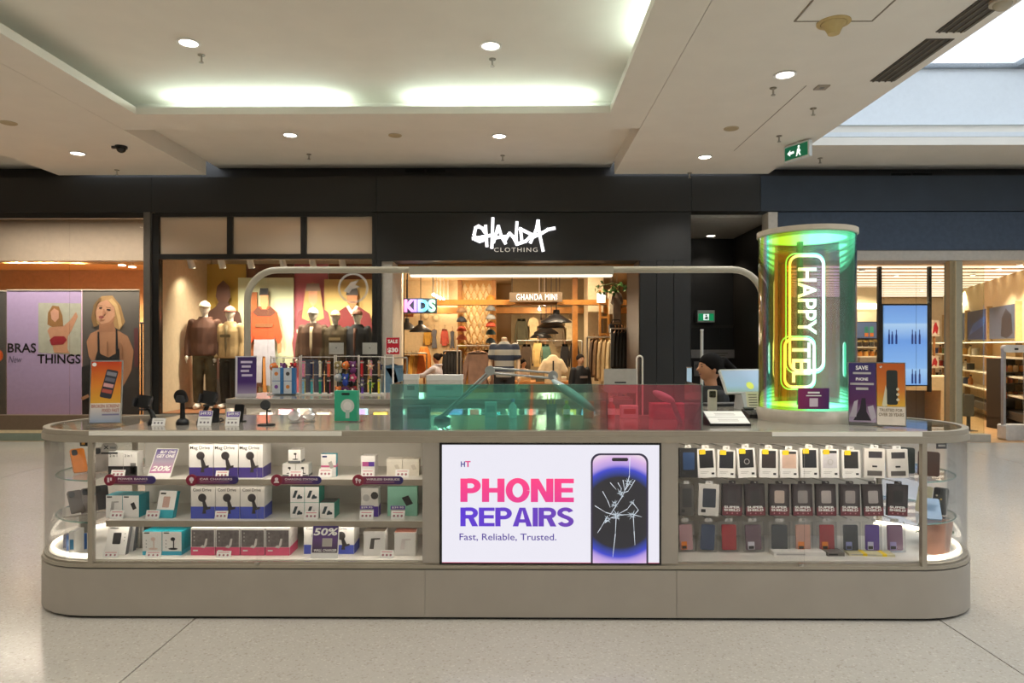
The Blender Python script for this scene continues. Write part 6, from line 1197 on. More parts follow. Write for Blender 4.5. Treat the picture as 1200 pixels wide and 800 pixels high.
# printed board figures (flat cut-outs)
def cutout(label, px, pyt, pyb, Y, polys):
    """flat printed figure board; polys in a 100 x 200 box, y down"""
    k = (pyb - pyt) / 200.0; x0 = WX(px, Y); zt2 = WZ(pyt, Y); s = k / (FPX / Y)
    t = thing('figure_board', label, 'picture', (x0, Y, .421))
    for i, (nm, c, P) in enumerate(polys):
        G().prism([((x - 50) * s, zt2 - y * s - .421) for x, y in P][::-1], -.012 - .002 * i, 0.0 if i == 0 else -.012 - .002 * (i - 1)).to(nm, mat(c, .65, noise=.1, scale=10), t)
    G().bx(-.03, .03, 0, .04, 0, max(.05, zt2 - 200 * s * .45 - .421)).to('support', WOOD, t)
cutout('flat board figure in dark brown hoodie and beanie, seen from behind', 262, 328, 475, YPN - .16, [('printed_hoodie', '#4a3028', [(50, 22), (38, 42), (24, 52), (16, 90), (12, 130), (28, 140), (28, 160), (72, 160), (72, 140), (88, 130), (84, 90), (76, 52), (62, 42)]), ('printed_trousers', '#3a3430', [(28, 158), (72, 158), (70, 200), (30, 200)]), ('printed_beanie', '#54362a', [(38, 26), (40, 10), (50, 0), (60, 10), (62, 26), (58, 34), (42, 34)]), ('printed_back_logo', '#b8a698', [(32, 72), (68, 68), (68, 80), (32, 84)])])
cutout('flat board figure in bright orange jumper and pale jeans', 310, 335, 453, YPN - .2, [('printed_jeans', '#9a9aa6', [(30, 98), (70, 98), (72, 150), (66, 198), (54, 198), (52, 140), (46, 140), (44, 198), (30, 198), (28, 150)]), ('printed_jumper', '#c4421c', [(38, 40), (24, 52), (16, 100), (22, 118), (30, 100), (30, 106), (70, 106), (70, 100), (80, 120), (86, 100), (76, 52), (62, 40)]), ('printed_yoke', '#5a3020', [(38, 40), (26, 52), (36, 60), (64, 60), (74, 52), (62, 40), (56, 46), (44, 46)]), ('printed_face', '#c88a60', [(42, 16), (58, 16), (58, 36), (54, 46), (46, 46), (42, 36)]), ('printed_cap', '#1c1c22', [(40, 18), (42, 4), (58, 4), (60, 18)]), ('printed_hand', '#b87a54', [(76, 116), (84, 112), (84, 132), (78, 134)]), ('printed_shoe', '#4a2c1c', [(28, 192), (46, 192), (46, 200), (26, 200)]), ('printed_pattern', '#7a4a28', [(32, 74), (68, 74), (68, 82), (32, 82)])])
cutout('flat board figure with long blonde hair in dusty pink hoodie', 367, 329, 475, YPN - .16, [('printed_hoodie', '#7a3c42', [(40, 40), (26, 50), (16, 100), (20, 130), (80, 130), (84, 100), (74, 50), (60, 40)]), ('printed_hair', '#b08a58', [(38, 12), (50, 2), (62, 12), (68, 60), (58, 64), (42, 64), (32, 60)]), ('printed_face', '#c89070', [(43, 16), (57, 16), (57, 32), (50, 42), (43, 32)]), ('printed_cap', '#8a7468', [(38, 16), (40, 4), (60, 4), (62, 16)]), ('printed_badge', '#d8c8b0', [(24, 78), (30, 78), (30, 84), (24, 84)])])
cutout('flat board figure in maroon striped rugby shirt and cap', 413, 334, 480, YPN - .2, [('printed_shirt', '#6a1c20', [(40, 34), (22, 46), (10, 100), (24, 112), (28, 96), (28, 130), (72, 130), (72, 96), (76, 112), (90, 100), (78, 46), (60, 34)]), ('printed_stripe', '#b8502c', [(26, 72), (74, 72), (74, 92), (26, 92)]), ('printed_letters', '#d8c0a8', [(34, 78), (66, 78), (66, 86), (34, 86)]), ('printed_face', '#a8704a', [(42, 14), (58, 14), (58, 28), (50, 38), (42, 28)]), ('printed_collar', '#d8c8b0', [(40, 34), (50, 50), (60, 34), (56, 32), (50, 40), (44, 32)]), ('printed_cap', '#3a3434', [(40, 16), (42, 4), (58, 4), (60, 16)])])
for i, px in enumerate((222, 258, 292, 330, 365, 400)):
    t = thing('track_spotlight', 'white track spotlight in the display window, %s from the lingerie shop' % ('first', 'second', 'third', 'fourth', 'fifth', 'sixth')[i], 'light', (WX(px, 11.3), 11.3, WZ(303, 11.3)), group='track spotlights in the display window')
    G().cyl((0, 0, 0), (0, 0, 3.5 - t.location.z), .012, 8).to('stem', WHITE, t); G().cyl((0, .0, .02), (.02, .06, -.14), .05, 14, r2=.055).to('can', WHITE, t); G().cyl((.021, .063, -.148), (.0205, .062, -.142), .045, 14).to('lens', lampmat('#fff0d0', 4), t)
    lamp('SPOT', 'lamp', (.02, .07, -.17), 35 if i == 0 else 130, (1, .86, .66), .04, 130, (.30, 0, 0), t, .9)
YM = 11.55
def manq(label, px, pyt, top_c, leg_c, cap, **k):
    S = (WZ(pyt, YM) - .42) / 1.76
    return human('mannequin', label, 'mannequin', (WX(px, YM), YM, .421), k.pop('rz', 0), top_c, leg_c, '#d8d2c6', None, S, head_c='w', cap=cap, hair=None, group='mannequins in the display window', wide=k.pop('wide', 1.15), **k)
PLAID = mat('#4a4430', .8, noise=.5, scale=7)
manq('white mannequin in brown leather look hooded top, plaid trousers and cream cap', 240, 352, '#5a3a2c', PLAID, '#d8ccb0', hood=True, rz=.2)
manq('white mannequin in tan jacket and striped cap beside the tube frame', 270, 358, '#b09468', '#24241f', '#b87a6a', rz=-.2, inner='#7a6a48', patch='#6a5a3c')
manq('white mannequin in dark brown zip jacket, jeans and white cap', 367, 360, '#4a2f1c', '#5a6a8a', '#f2efe8', wide=1.3, inner='#c8b898')
manq('white mannequin in olive jacket and beige cap, middle of the group of three', 393, 363, '#4a3c24', '#3a3a3a', '#c8b088', patch='#a8946c', rz=.15)
manq('white mannequin in black jacket over brown tee with brown cap', 419, 362, '#16161a', '#2a2a30', '#6a4430', inner='#5a3420', rz=-.2)
# ------------------------------------------------------------------ inside the clothing shop
def at(px, py, Y): return (WX(px, Y), Y, WZ(py, Y))
TIM = mat('#a8702e', .5, noise=.2, scale=8)
struct(G().bx(-2.6, 2.68, 13.0, 13.2, WZ(357, 13.0), WZ(351, 13.0)).to('trim_timber_beam', TIM), 'orange timber beam across the clothing shop')
struct(G().bx(-3.2, 2.68, 15.2, 15.4, WZ(367, 15.2), WZ(360, 15.2)).to('trim_far_beam', TIM))
struct(G().bx(-3.6, 2.68, 13.3, 17, 3.0, 3.05).to('ceiling_lower_clothing', mat('#d0b488', .8)))
for i, (px, py) in enumerate(((478, 330), (520, 330), (565, 333), (610, 333), (650, 333), (690, 330))):
    t = thing('track_spotlight', 'small spotlight under the clothing shop ceiling, %s from the display window' % ('first', 'second', 'third', 'fourth', 'fifth', 'sixth')[i], 'light', (WX(px, 12.4), 12.4, 3.25), group='clothing shop spotlights'); G().cyl((0, 0, .08), (0, 0, .37), .01, 6).to('stem', WHITE, t); G().cyl((0, 0, .08), (0, .03, -.05), .045, 12).to('can', WHITE, t); G().cyl((0, .0302, -.052), (0, .03, -.056), .04, 12).to('lens', lampmat('#ffe6bc', 6), t)
    lamp('SPOT', 'lamp', (0, .03, -.07), 105, (1, .80, .56), .05, 130, (.35, 0, 0), t, .6)
for i, (px, py, Y) in enumerate(((508, 345, 14.5), (512, 347, 14.8), (516, 349, 15.1), (520, 351, 15.4), (525, 353, 15.7), (638, 356, 14.6), (632, 362, 14.9))):
    t = thing('ceiling_spot', 'bright spotlight bulb %s' % (('in the diagonal row by the kids sign, number %s from the sign' % ('one', 'two', 'three', 'four', 'five')[i]) if i < 5 else ('on the track above the mini sign' if i == 5 else 'on the track beside the mini sign lamp')), 'light', (WX(px, Y), Y, 2.9), group='bright spot bulbs'); t.location.z = WZ(py, Y); G().ball((0, 0, 0), .035).to('bulb', lampmat('#fff2d8', 8), t); G().cyl((0, 0, .03), (0, 0, 3.0 - t.location.z), .01, 6).to('stem', WHITE, t)
    lamp('POINT', 'lamp', (0, -.05, -.08), 8, (1, .8, .55), .05, parent=t)
# kids sign
YK2 = 12.8
t = thing('kids_sign', 'dotted pink to green lit KIDS sign hanging in the clothing shop', 'sign', at(492, 358, YK2)); w = 18.5 / (FPX / YK2); h = 7.5 / (FPX / YK2)
G().bx(-w - .02, w + .02, .02, .06, -h - .02, h + .02).to('backing', mat('#3a4a5a', .5), t); lettering('KIDS', -w, w, -h, h, -.0, ramp_mat([(0, '#f08ad8'), (.4, '#9a8af0'), (.65, '#5ac8f0'), (1, '#a8e8b8')], 'X', -w, w, .4, emit=1.1), t, ext=.018, bold=.05); G().prism([(-w - .09 + .07 * (1 if k % 2 == 0 else .45) * math.sin(k * PI / 5), .06 + .07 * (1 if k % 2 == 0 else .45) * math.cos(k * PI / 5)) for k in range(10)], -.0, .02).to('star', mat('#3a8ac8', .4, emit=.4), t)
for s in (-.8, .8): G().cyl((s * w, .04, h), (s * w, .04, 3.6 - t.location.z), .006, 6).to('wire', BLACK, t)
t = thing('mini_sign', 'white lettered GHANDA MINI board above the rear bay', 'sign', at(628, 348, 12.85)); w = 31 / (FPX / 12.85); G().bx(-w, w, 0, .05, -.09, .09).to('board', mat('#6a5844', .6), t); lettering('GHANDA MINI', -w * .74, w * .80, -.055, .06, -.003, mat('#f4f4f0', .5, emit=.8), t, bold=.0, spacing=1.15); [G().cyl((s * w * .9, .02, .09), (s * w * .9, .02, 3.6 - t.location.z), .006, 6).to('wire', BLACK, t) for s in (-1, 1)]
# honeycomb feature
YH2 = 14.0; x0, x1 = WX(539, YH2), WX(579, YH2); z0, z1 = WZ(425, YH2), WZ(334, YH2)
hc = thing('feature_wall', 'timber framed panel of raised cream diamond tiles', 'wall panel', ((x0 + x1) / 2, YH2, 0)); w = (x1 - x0) / 2
for s in (-1, 1): G().bx(s * w - .04, s * w + .04, -.06, .1, 0, z1 + .1).to('timber_post', TIM, hc)
G().bx(-w, w, .0, .06, 0, z1 + .1).to('backing', mat('#c0924e', .6), hc); n, mrow = 5, 11; tw_ = 2 * (w - .04) / n; th_ = (z1 - z0) / mrow; bt = None
TILE = mat('#e8d0a0', .6, noise=.15, scale=5)
for r in range(mrow):
    for k in range(n - (r % 2)):
        p = (-w + .04 + tw_ * (k + .5 + .5 * (r % 2)), -.002, z0 + th_ * (r + .5))
        if bt is None: bt = G().add([(-tw_ * .46, 0, 0), (0, 0, -th_ * .8), (tw_ * .46, 0, 0), (0, 0, th_ * .8), (-.02, -.07, .03)], [(0, 1, 4), (1, 2, 4), (2, 3, 4), (3, 0, 4)]).to('tile', TILE, hc); bt.location = p
        else: inst(bt, p, hc)
def cap_thing(label, px, py, Y, c):
    t = thing('cap', label, 'cap', at(px, py, Y), group='caps on the timber panel'); G().rings([ell(0, 0, .11 * math.sin(a), .10 * math.cos(a) + .001, .10 * math.cos(a) + .001, 14) for a in [k * PI / 14 for k in range(8)]]).to('crown', mat(c, .7), t, smooth='all'); G().prism([(.09 * math.cos(a), -.05 + .12 * math.sin(a)) for a in [PI + k * PI / 10 for k in range(11)]], .0, .012, 'XY').to('brim', mat(c, .7), t); G().cyl((0, .06, .05), (0, .3, .05), .005, 6).to('peg', STEEL, t)
for i, (px, py, c, n_) in enumerate(((541, 366, '#8a6a48', 'tan'), (541, 377, '#23262e', 'black'), (541, 388, '#c85a3a', 'orange red'), (541, 398, '#d87a5a', 'coral'), (541, 408, '#d8b83a', 'yellow'), (575, 352, '#c87a2a', 'burnt orange'), (575, 364, '#6a6a68', 'mid grey'), (575, 374, '#8a8a86', 'pale grey'), (575, 383, '#b8482a', 'rust'), (575, 392, '#3a5a5a', 'teal grey'), (575, 402, '#5a6a70', 'slate'))): cap_thing('%s cap pegged on the %s edge of the timber panel' % (n_, 'kids sign' if px < 560 else 'mini sign'), px, py, 13.75, c)
# pendants
for i, (px, py, Y, r) in enumerate(((477, 386, 14.5, .22), (493, 389, 14.2, .24), (652, 378, 13.0, .30), (646, 384, 13.6, .28), (640, 391, 14.2, .26), (634, 396, 14.8, .24))):
    x, y, z = at(px, py, Y); t = thing('pendant_lamp', 'black shallow dome pendant lamp, %s' % ('by the kids wall, farther from the timber panel', 'by the kids wall, nearer the timber panel', 'largest of the four under the mini sign', 'second largest under the mini sign', 'third under the mini sign', 'smallest and farthest under the mini sign')[i], 'lamp', (x, Y, z), group='black pendant lamps'); G().lathe([(r, 0), (r * .95, .03), (r * .5, .11), (r * .22, .16), (r * .2, .24), (.001, .25), (.001, .2), (r * .15, .13), (r * .85, .015), (r, 0)], n=24).to('shade', BLACK, t, smooth=True); G().cyl((0, 0, .24), (0, 0, 3.0 - z), .008, 6).to('cord', BLACK, t); G().cyl((0, 0, .01), (0, 0, .03), r * .8, 18).to('diffuser', lampmat('#ffeccc', 2.5), t)
    lamp('POINT', 'lamp', (0, 0, -.1), 8, (1, .8, .55), .08, parent=t)
# wall of the kids bay and rear bay
struct(G().bx(-3.6, -.95, 16.0, 16.1, 0, 3.0).to('wall_kids_bay', mat('#dcc59a', .8))); struct(G().bx(-.15, 1.85, 15.6, 15.7, 0, 3.0).to('wall_rear_bay', mat('#9c8a68', .8))); struct(G().bx(WX(689, 13.4), WX(707, 13.4), 13.4, 14.2, 0, 3.0).to('trim_column_clothing', mat('#c9b794', .8)), 'cream column inside the clothing shop')
def G2(label, px, pyt, wpx, hpx, Y, c, kind='shirt', **k):
    x, y, z = at(px, pyt, Y); s = FPX / Y; pg = k.pop('peg', 0); wr = k.pop('wire', 0); g_ = garment(label, (x, y, z + .1), k.pop('rz', 0), wpx / s, hpx / s, c, kind, **k)
    if pg: G().cyl((0, -.01, 0), (0, pg, 0), .006, 6).to('peg', STEEL, g_)
    if wr: G().cyl((0, 0, 0), (0, 0, wr - z - .1), .003, 6).to('wire', STEEL, g_)
    return g_
GRP = 'clothes on the back walls'
for a in (('mustard child shirt on the kids wall', 501, 386, 10, 18, 15.9, '#c8963a', 'shirt'), ('grey pinafore dress on the kids wall', 509, 386, 11, 22, 15.9, '#6a6a70', 'dress'), ('coral child shirt on the kids wall', 521, 386, 10, 19, 15.9, '#c85a48', 'shirt'), ('dark grey child dress beside the timber panel', 530, 388, 9, 20, 15.9, '#5a5a60', 'dress'),
          ('olive shirt hung on the rear bay wall', 611, 374, 17, 30, 15.4, '#4a4630', 'shirt'), ('cream tee hung on the rear bay wall', 625, 372, 14, 26, 15.4, '#d8c090', 'tee'), ('brown jacket hung on the rear bay wall', 637, 373, 16, 28, 15.4, '#7a5a3c', 'shirt'), ('taupe top behind the pendant lamps', 655, 378, 15, 28, 15.4, '#6a5a44', 'shirt'), ('pale cream top at the end of the rear bay wall', 667, 374, 11, 26, 15.4, '#d8c8a0', 'tee'),
          ('brown shirt on the lower rail of the rear bay', 617, 404, 16, 28, 14.5, '#4a3a2a', 'shirt'), ('tan jacket on the lower rail of the rear bay', 630, 400, 14, 30, 14.5, '#c8a868', 'shirt'), ('teal green shirt on the lower rail of the rear bay', 639, 404, 15, 26, 14.5, '#4a6a5a', 'shirt'), ('black shirt on the lower rail of the rear bay', 662, 404, 12, 27, 14.5, '#1c1a1a', 'shirt'), ('charcoal jacket at the end of the rear bay rail', 673, 403, 14, 30, 14.5, '#2c2826', 'shirt')):
    G2(*a, group=GRP, peg=.13 if a[5] > 15.5 else (.23 if a[5] > 15 else 0))
def rail_(label, px0, px1, py, Y, legs=True):
    x0, x1 = WX(px0, Y), WX(px1, Y); z = WZ(py, Y); t = thing('clothes_rail', label, 'rack', ((x0 + x1) / 2, Y, 0)); w = (x1 - x0) / 2
    G().cyl((-w, 0, z), (w, 0, z), .014, 8).to('rail', STEEL, t)
    for s in (-1, 1): G().cyl((s * w, 0, .03), (s * w, 0, z), .014, 8).to('post', STEEL, t); G().bx(s * w - .02, s * w + .02, -.25, .25, 0, .03).to('foot', STEEL, t)
rail_('steel clothes rail along the rear bay', 606, 682, 399, 14.5); rail_('steel rail with the brown sweater', 536, 586, 405, 12.3); rail_('steel rail of black clothes behind the shopper', 520, 540, 411, 13.2); rail_('low rail of mustard children clothes', 462, 500, 414, 13.8); rail_('black rail of dark tops by the entrance reveal', 716, 748, 385, 12.2)
G2('brown long sleeved sweater on the front rail, facing out', 560, 411, 38, 44, 12.15, '#86695a', 'shirt', depth=.12)
G2('darker brown sweater behind the front one', 574, 411, 24, 40, 12.45, '#6a4c3c', 'shirt')
for i in range(5): G2('black top on the rail behind the shopper, %s from the sweater rail' % ('fifth', 'fourth', 'third', 'second', 'first')[i], 523 + 3.6 * i, 413, 14, 36, 13.1 + .05 * i, '#171515', 'shirt', group='black tops behind the shopper', rz=1.1)
for i, c in enumerate(('#c8942e', '#b87a24', '#8a5a24', '#d8a848', '#a87a3a', '#c86a2a')): G2('%s child top on the low rail near the sale sign' % ('mustard', 'amber', 'brown', 'pale gold', 'ochre', 'orange')[i], 466 + 5.4 * i, 417, 11, 26, 13.7 + .04 * i, c, 'shirt', group='children tops on the low rail', rz=.7)
for i, c in enumerate(('#141314', '#1a1819', '#121212', '#1c1a1a', '#161414')): G2('black top on the dark rail by the entrance, %s from the column' % ('first', 'second', 'third', 'fourth', 'fifth')[i], 721 + 4.0 * i, 388, 17, 48, 12.1 + .03 * i, c, 'shirt', group='black tops by the entrance', rz=1.0)
for i, (c, n_) in enumerate((('#4a3624', 'dark brown'), ('#6a5034', 'mid brown'), ('#b8a078', 'sand'), ('#a89068', 'fawn'), ('#c0ac84', 'pale sand'))): G2('%s long coat on the rail by the cream column' % n_, 696 + 5.0 * i, 398, 17, 44 + 4 * i, 12.7 - .1 * i, c, 'shirt', group='coats by the cream column', rz=.8)
rail_('rail of long coats by the cream column', 688, 722, 395, 12.4)
G2('grey hanging top above the black tops', 723, 342, 15, 36, 12.6, '#7a6a5a', 'tee', wire=3.63); G2('white blouse high on the entrance display', 716, 338, 8, 30, 12.8, '#c8bca4', 'tee', wire=3.63)
t = thing('shoulder_bag', 'black bag sitting on the shelf above the black tops', 'bag', at(722, 390, 12.4)); G().bx(-.13, .13, -.06, .06, 0, .16).to('body', BLACK, t, bevel=.02); G().tube([(-.1, 0, .15), (-.06, 0, .24), (.06, 0, .24), (.1, 0, .15)], .01, 6).to('strap', BLACK, t)
t = thing('display_ladder', 'orange timber ladder frame with small white sign by the column', 'shelf', (WX(708, 12.9), 12.9, 0)); z = WZ(340, 12.9)
for s in (-1, 1): G().bx(s * .08 - .02, s * .08 + .02, -.02, .02, 0, z).to('upright', TIM, t)
for k in range(7): G().bx(-.08, .08, -.015, .015, .4 + .32 * k, .44 + .32 * k).to('rung', TIM, t)
G().bx(-.14, .02, -.04, -.02, z - .24, z - .06).to('small_sign', mat('#f0efe8', .5, emit=.5), t)
struct(G().bx(WX(671, 14.0), WX(677, 14.0), 14.0, 14.1, 0, 2.9).to('trim_timber_post', TIM))
G2('dark long garment hanging beside the ladder frame', 704, 368, 9, 30, 13.1, '#3a2a24', 'dress', wire=3.63)
t = thing('hanging_plant', 'leafy green garland along the top of the entrance display', 'plant', at(718, 336, 12.5)); rg = random.Random(9); b0 = None
G().tube([(-.3, 0, .0), (0, 0, .06), (.3, 0, 0)], .01, 6).to('stem', mat('#4a5a2a', .6), t); G().cyl((0, .0, .05), (0, 0, 3.6 - t.location.z), .006, 6).to('wire', BLACK, t)
for k in range(40):
    p = (rg.uniform(-.32, .32), rg.uniform(-.08, .08), rg.uniform(-.12, .12)); 
    if b0 is None: b0 = G().add([(0, 0, 0), (.03, .01, -.04), (0, .0, -.10), (-.03, .01, -.04)], [(0, 1, 2, 3)]).to('leaf', LEAFM, t, fix=False); l = b0
    else: l = inst(b0, (0, 0, 0), t)
    l.location = p; l.rotation_euler = (rg.uniform(-1, 1), rg.uniform(-1, 1), rg.uniform(0, 6.3))
# standing things
mq = human('mannequin', 'headless mannequin in grey and navy striped knit by the timber panel', 'mannequin', (WX(591, 11.72), 11.72, .1), -.1, '#6a707a', '#16161a', '#c8a888', None, .98, head=False, head_c='w', hair=None, wide=.95, stripes=None, long_top=False)
sm = bpy.data.materials.new('knit_stripes'); sm.use_nodes = True; nt = sm.node_tree; tcx = nt.nodes.new('ShaderNodeTexCoord'); sxx = nt.nodes.new('ShaderNodeSeparateXYZ'); mth = nt.nodes.new('ShaderNodeMath'); mth.operation = 'MULTIPLY'; mth.inputs[1].default_value = 5.2; fr2 = nt.nodes.new('ShaderNodeMath'); fr2.operation = 'FRACT'; rpp = nt.nodes.new('ShaderNodeValToRGB'); rpp.color_ramp.interpolation = 'CONSTANT'; rpp.color_ramp.elements[0].color = lin('#2a3244'); rpp.color_ramp.elements[1].position = .5; rpp.color_ramp.elements[1].color = lin('#9a9890')
nt.links.new(tcx.outputs['Object'], sxx.inputs[0]); nt.links.new(sxx.outputs['Z'], mth.inputs[0]); nt.links.new(mth.outputs[0], fr2.inputs[0]); nt.links.new(fr2.outputs[0], rpp.inputs[0]); nt.links.new(rpp.outputs[0], nt.nodes['Principled BSDF'].inputs['Base Color']); nt.nodes['Principled BSDF'].inputs['Roughness'].default_value = .8
[c for c in mq.children if c.name.startswith('top')][0].data.materials[0] = sm
G().bx(-.25, .25, -.25, .25, -.1, -.002).to('plinth', WOOD, mq)
t = thing('dress_form', 'cream short sleeved jacket with dark zip on a dress stand', 'clothing', (WX(648, 11.8), 11.8, 0)); z = WZ(417, 11.8); G().cyl((0, 0, .03), (0, 0, z), .02, 8).to('pole', WOOD, t); G().lathe([(.001, 0), (.2, 0), (.2, .03), (.001, .03)], n=18).to('base', WOOD, t)
g = G().rings([ell(0, 0, z - .48, .15, .1), ell(0, 0, z - .3, .145, .1), ell(0, 0, z - .12, .155, .1), ell(0, 0, z - .02, .09, .07), ell(0, 0, z + .02, .05, .05)]); limb(g, [Vector((-.13, 0, z - .10)), Vector((-.21, 0, z - .26))], [.055, .06]); limb(g, [Vector((.13, 0, z - .10)), Vector((.21, 0, z - .26))], [.055, .06]); remesh(g.to('jacket', mat('#d8bc94', .75, noise=.1), t, smooth='all'), .02, 2); G().bx(-.012, .012, -.112, -.10, z - .47, z - .08).to('zip', BLACK, t)
def p_(label, px, pyt, Y, rz, **k):
    H = WZ(pyt, Y); k.setdefault('S', H / 1.755); return human('person', label, 'person', (WX(px, Y), Y, 0), rz, vox=.016, **k)
p_('shopper in pale grey hoodie with dark bun reaching along a rail', 512, 414, 12.9, -PI / 2 - .3, top_c='#a8a4ac', leg_c='#3a3a44', skin_c='#b87a58', hair_c='#1c1410', hair='bun', hood=True, arms=('reach', 'reach'))
p_('small person in white top with dark hair by the rear bay', 613, 421, 14.2, .8, top_c='#d8c0a8', leg_c='#4a3a34', hair='long', arms=('down', 'bent'))
p_('child in black printed top with dark hair near the coats', 680, 415, 11.9, .5, top_c='#151416', leg_c='#4a4038', hair='short', patch='#8a7a70')
t = thing('display_table', 'wooden display table with folded clothes in the clothing shop', 'table', (WX(625, 12.9), 12.9, 0)); G().bx(-.7, .7, -.35, .35, .78, .82).to('tabletop', WOOD, t); [G().bx(sx_ * .64 - .03, sx_ * .64 + .03, sy_ * .3 - .03, sy_ * .3 + .03, 0, .779).to('leg', WOOD, t) for sx_ in (-1, 1) for sy_ in (-1, 1)]
for k, (c, n_) in enumerate((('#8a3a2a', 'rust'), ('#c8a878', 'sand'), ('#5a5a4a', 'olive'), ('#d8ccb4', 'cream'))): q = thing('folded_stack', '%s folded garments on the wooden display table' % n_, 'clothing', (t.location.x - .5 + .33 * k, 12.75, .8205), group='folded clothes on the table'); [G().bx(-.12, .12, -.1, .1, .03 * j, .03 * j + .027).to('fold', mat(c, .8, noise=.1), q, bevel=.008) for j in range(3)]
G().bx(-.7, .7, -.35, .35, .3, .33).to('lower_shelf', WOOD, t)
t = thing('dress_form', 'small orange child top on a stand below the kids wall', 'clothing', (WX(497, 14.6), 14.6, 0)); z = WZ(406, 14.6); G().cyl((0, 0, 0), (0, 0, z), .02, 8).to('pole', WOOD, t); remesh(G().rings([ell(0, 0, z - .5, .16, .1), ell(0, 0, z - .2, .15, .1), ell(0, 0, z, .08, .06)]).to('top', mat('#c87a2a', .7), t, smooth='all'), .02, 2)
t = thing('wooden_sign', 'square brown wooden picture box on the kids wall', 'picture', at(476, 371, 15.6)); G().bx(-.16, .16, 0, .08, 0, .28).to('frame', mat('#8a4a20', .6), t); G().rect(-.12, .12, .04, .24, -.002).to('picture', mat('#b8783a', .6), t); G().cyl((0, .04, .28), (0, .04, 3.01 - t.location.z), .006, 6).to('wire', BLACK, t)
for k, (px, py) in enumerate(((499, 370), (511, 372), (525, 363))): t = thing('wall_disc', 'pale round ornament on the kids wall, %s' % ('nearest the kids sign', 'in the middle', 'nearest the timber panel')[k], 'ornament', at(px, py, 15.97)); G().cyl((0, 0, 0), (0, .02, 0), .09, 20).to('disc', mat('#c8b48a', .6), t); G().cyl((0, -.01, 0), (0, 0, 0), .05, 16).to('centre', mat('#e0cfa4', .6), t)
# sale sign
t = thing('sale_sign', 'red SALE card on a thin white pole outside the shop entrance', 'sign', (WX(460.5, 10.1), 10.1, 0)); z0, z1 = WZ(415.5, 10.1), WZ(395, 10.1); w = .105; G().cyl((0, .01, .02), (0, .01, z0), .012, 8).to('pole', WHITE, t); G().bx(-w, w, -.01, .012, z0, z1).to('card', mat('#d8d0c8', .5), t); G().rect(-w + .008, w - .008, z0 + .008, z1 - .006, -.0108).to('printed_panel', RED, t); lettering('SALE', -w * .7, w * .7, z1 - .09, z1 - .035, -.012, PAPER, t, bold=.03); lettering('$30', -w * .75, w * .75, z0 + .025, z0 + .105, -.012, PAPER, t, bold=.05); G().lathe([(.001, 0), (.15, 0), (.15, .02), (.001, .02)], n=18).to('base', STEEL, t)
t = thing('denim_display', 'folded blue denim jeans hanging under the sale sign', 'clothing', (WX(461, 10.35), 10.35, WZ(428, 10.35))); G().prism([(-.14, 0), (.14, 0), (.17, -.5), (.02, -.5), (0, -.2), (-.02, -.5), (-.17, -.5)], -.04, .04).to('jeans', mat('#5a7a90', .8, noise=.15), t, bevel=.015); G().bx(-.14, .14, -.045, .045, -.04, 0).to('waistband', mat('#4a6880', .8), t); G().cyl((0, 0, 0), (0, 0, .12), .006, 6).to('hanger', WOOD, t)
rail_('short rail under the sale sign', 447, 477, 419, 10.35)
t = thing('security_gate', 'slim cream rounded security gate at the clothing shop entrance', 'gate', (WX(749.5, 10.45), 10.45, 0)); z = WZ(417, 10.45); P_ = rrect(-.045, .045, 0, z, .044, 6); G().tube([(x, 0, zz) for x, zz in P_] + [(P_[0][0], 0, P_[0][1])], .014, 8, cap=False).to('loop', mat('#d8d2c4', .4), t, smooth='all'); G().bx(-.035, .035, -.004, .004, .05, z - .04).to('panel', GLS, t); G().bx(-.08, .08, -.1, .1, 0, .04).to('base', mat('#d8d2c4', .4), t)
# ------------------------------------------------------------------ service corridor
t = thing('exit_sign', 'green running man exit sign on the dark corridor wall', 'sign', (WX(827.5, 12.9), 12.9, WZ(377.5, 12.9))); w = 10 / (FPX / 12.9); h = 14 / (FPX / 12.9)
G().bx(-w, w, 0, .19, 0, h).to('housing', mat('#c9d6d0', .4), t); G().rect(-w * .9, w * .9, .03, h * .72, -.002).to('sign_face', mat('#0f7a4a', .4, emit=.9), t); G().rect(-w * .32, w * .32, .04, h * .68, -.004).to('door_shape', mat('#e8f6f0', .4, emit=.9), t); g = G().disc(.0, h * .56, .018, -.006).flat([(-.03, h * .4), (.02, h * .48), (.05, h * .36), (.02, h * .34), (.045, .05), (.02, .05), (.0, h * .26), (-.03, .06), (-.055, .06), (-.02, h * .32)], -.006); g.to('running_figure', mat('#0f7a4a', .4), t, fix=False)
d1 = room('door_1', (WX(843, 13.1), 13.08, 0), 'dark corridor double door'); G().bx(-.55, -.003, 0, .018, 0, WZ(384, 13.1)).to('door_leaf', mat('#121212', .5), d1); G().bx(.003, .55, 0, .018, 0, WZ(384, 13.1)).to('door_leaf', mat('#121212', .5), d1); zf = WZ(384, 13.1); G().bx(-.6, .6, -.01, .018, zf, zf + .05).to('door_frame', mat('#2e2a26', .5), d1)
t = thing('corridor_sign', 'long brushed grey notice plate on the corridor door', 'sign', (WX(839, 13.0), 13.03, WZ(414.5, 13.0))); w = 28.5 / (FPX / 13.0); G().bx(-w, w, 0, .02, -.08, .08).to('plate', mat('#8a8886', .45, .3), t); G().rect(-w * .3, w * .5, .0, .02, -.001).to('printed_line', mat('#5a5856', .5), t); G().rect(-w * .3, w * .4, -.04, -.025, -.001).to('printed_line', mat('#5a5856', .5), t)
t = thing('notice', 'small grey notice below the corridor plate', 'sign', (WX(818, 13.0), 13.03, WZ(432, 13.0))); G().bx(-.07, .07, 0, .02, -.14, .14).to('plate', mat('#7a7876', .5), t); G().rect(-.05, .05, .02, .08, -.001).to('printed_line', mat('#5a5856', .5), t)
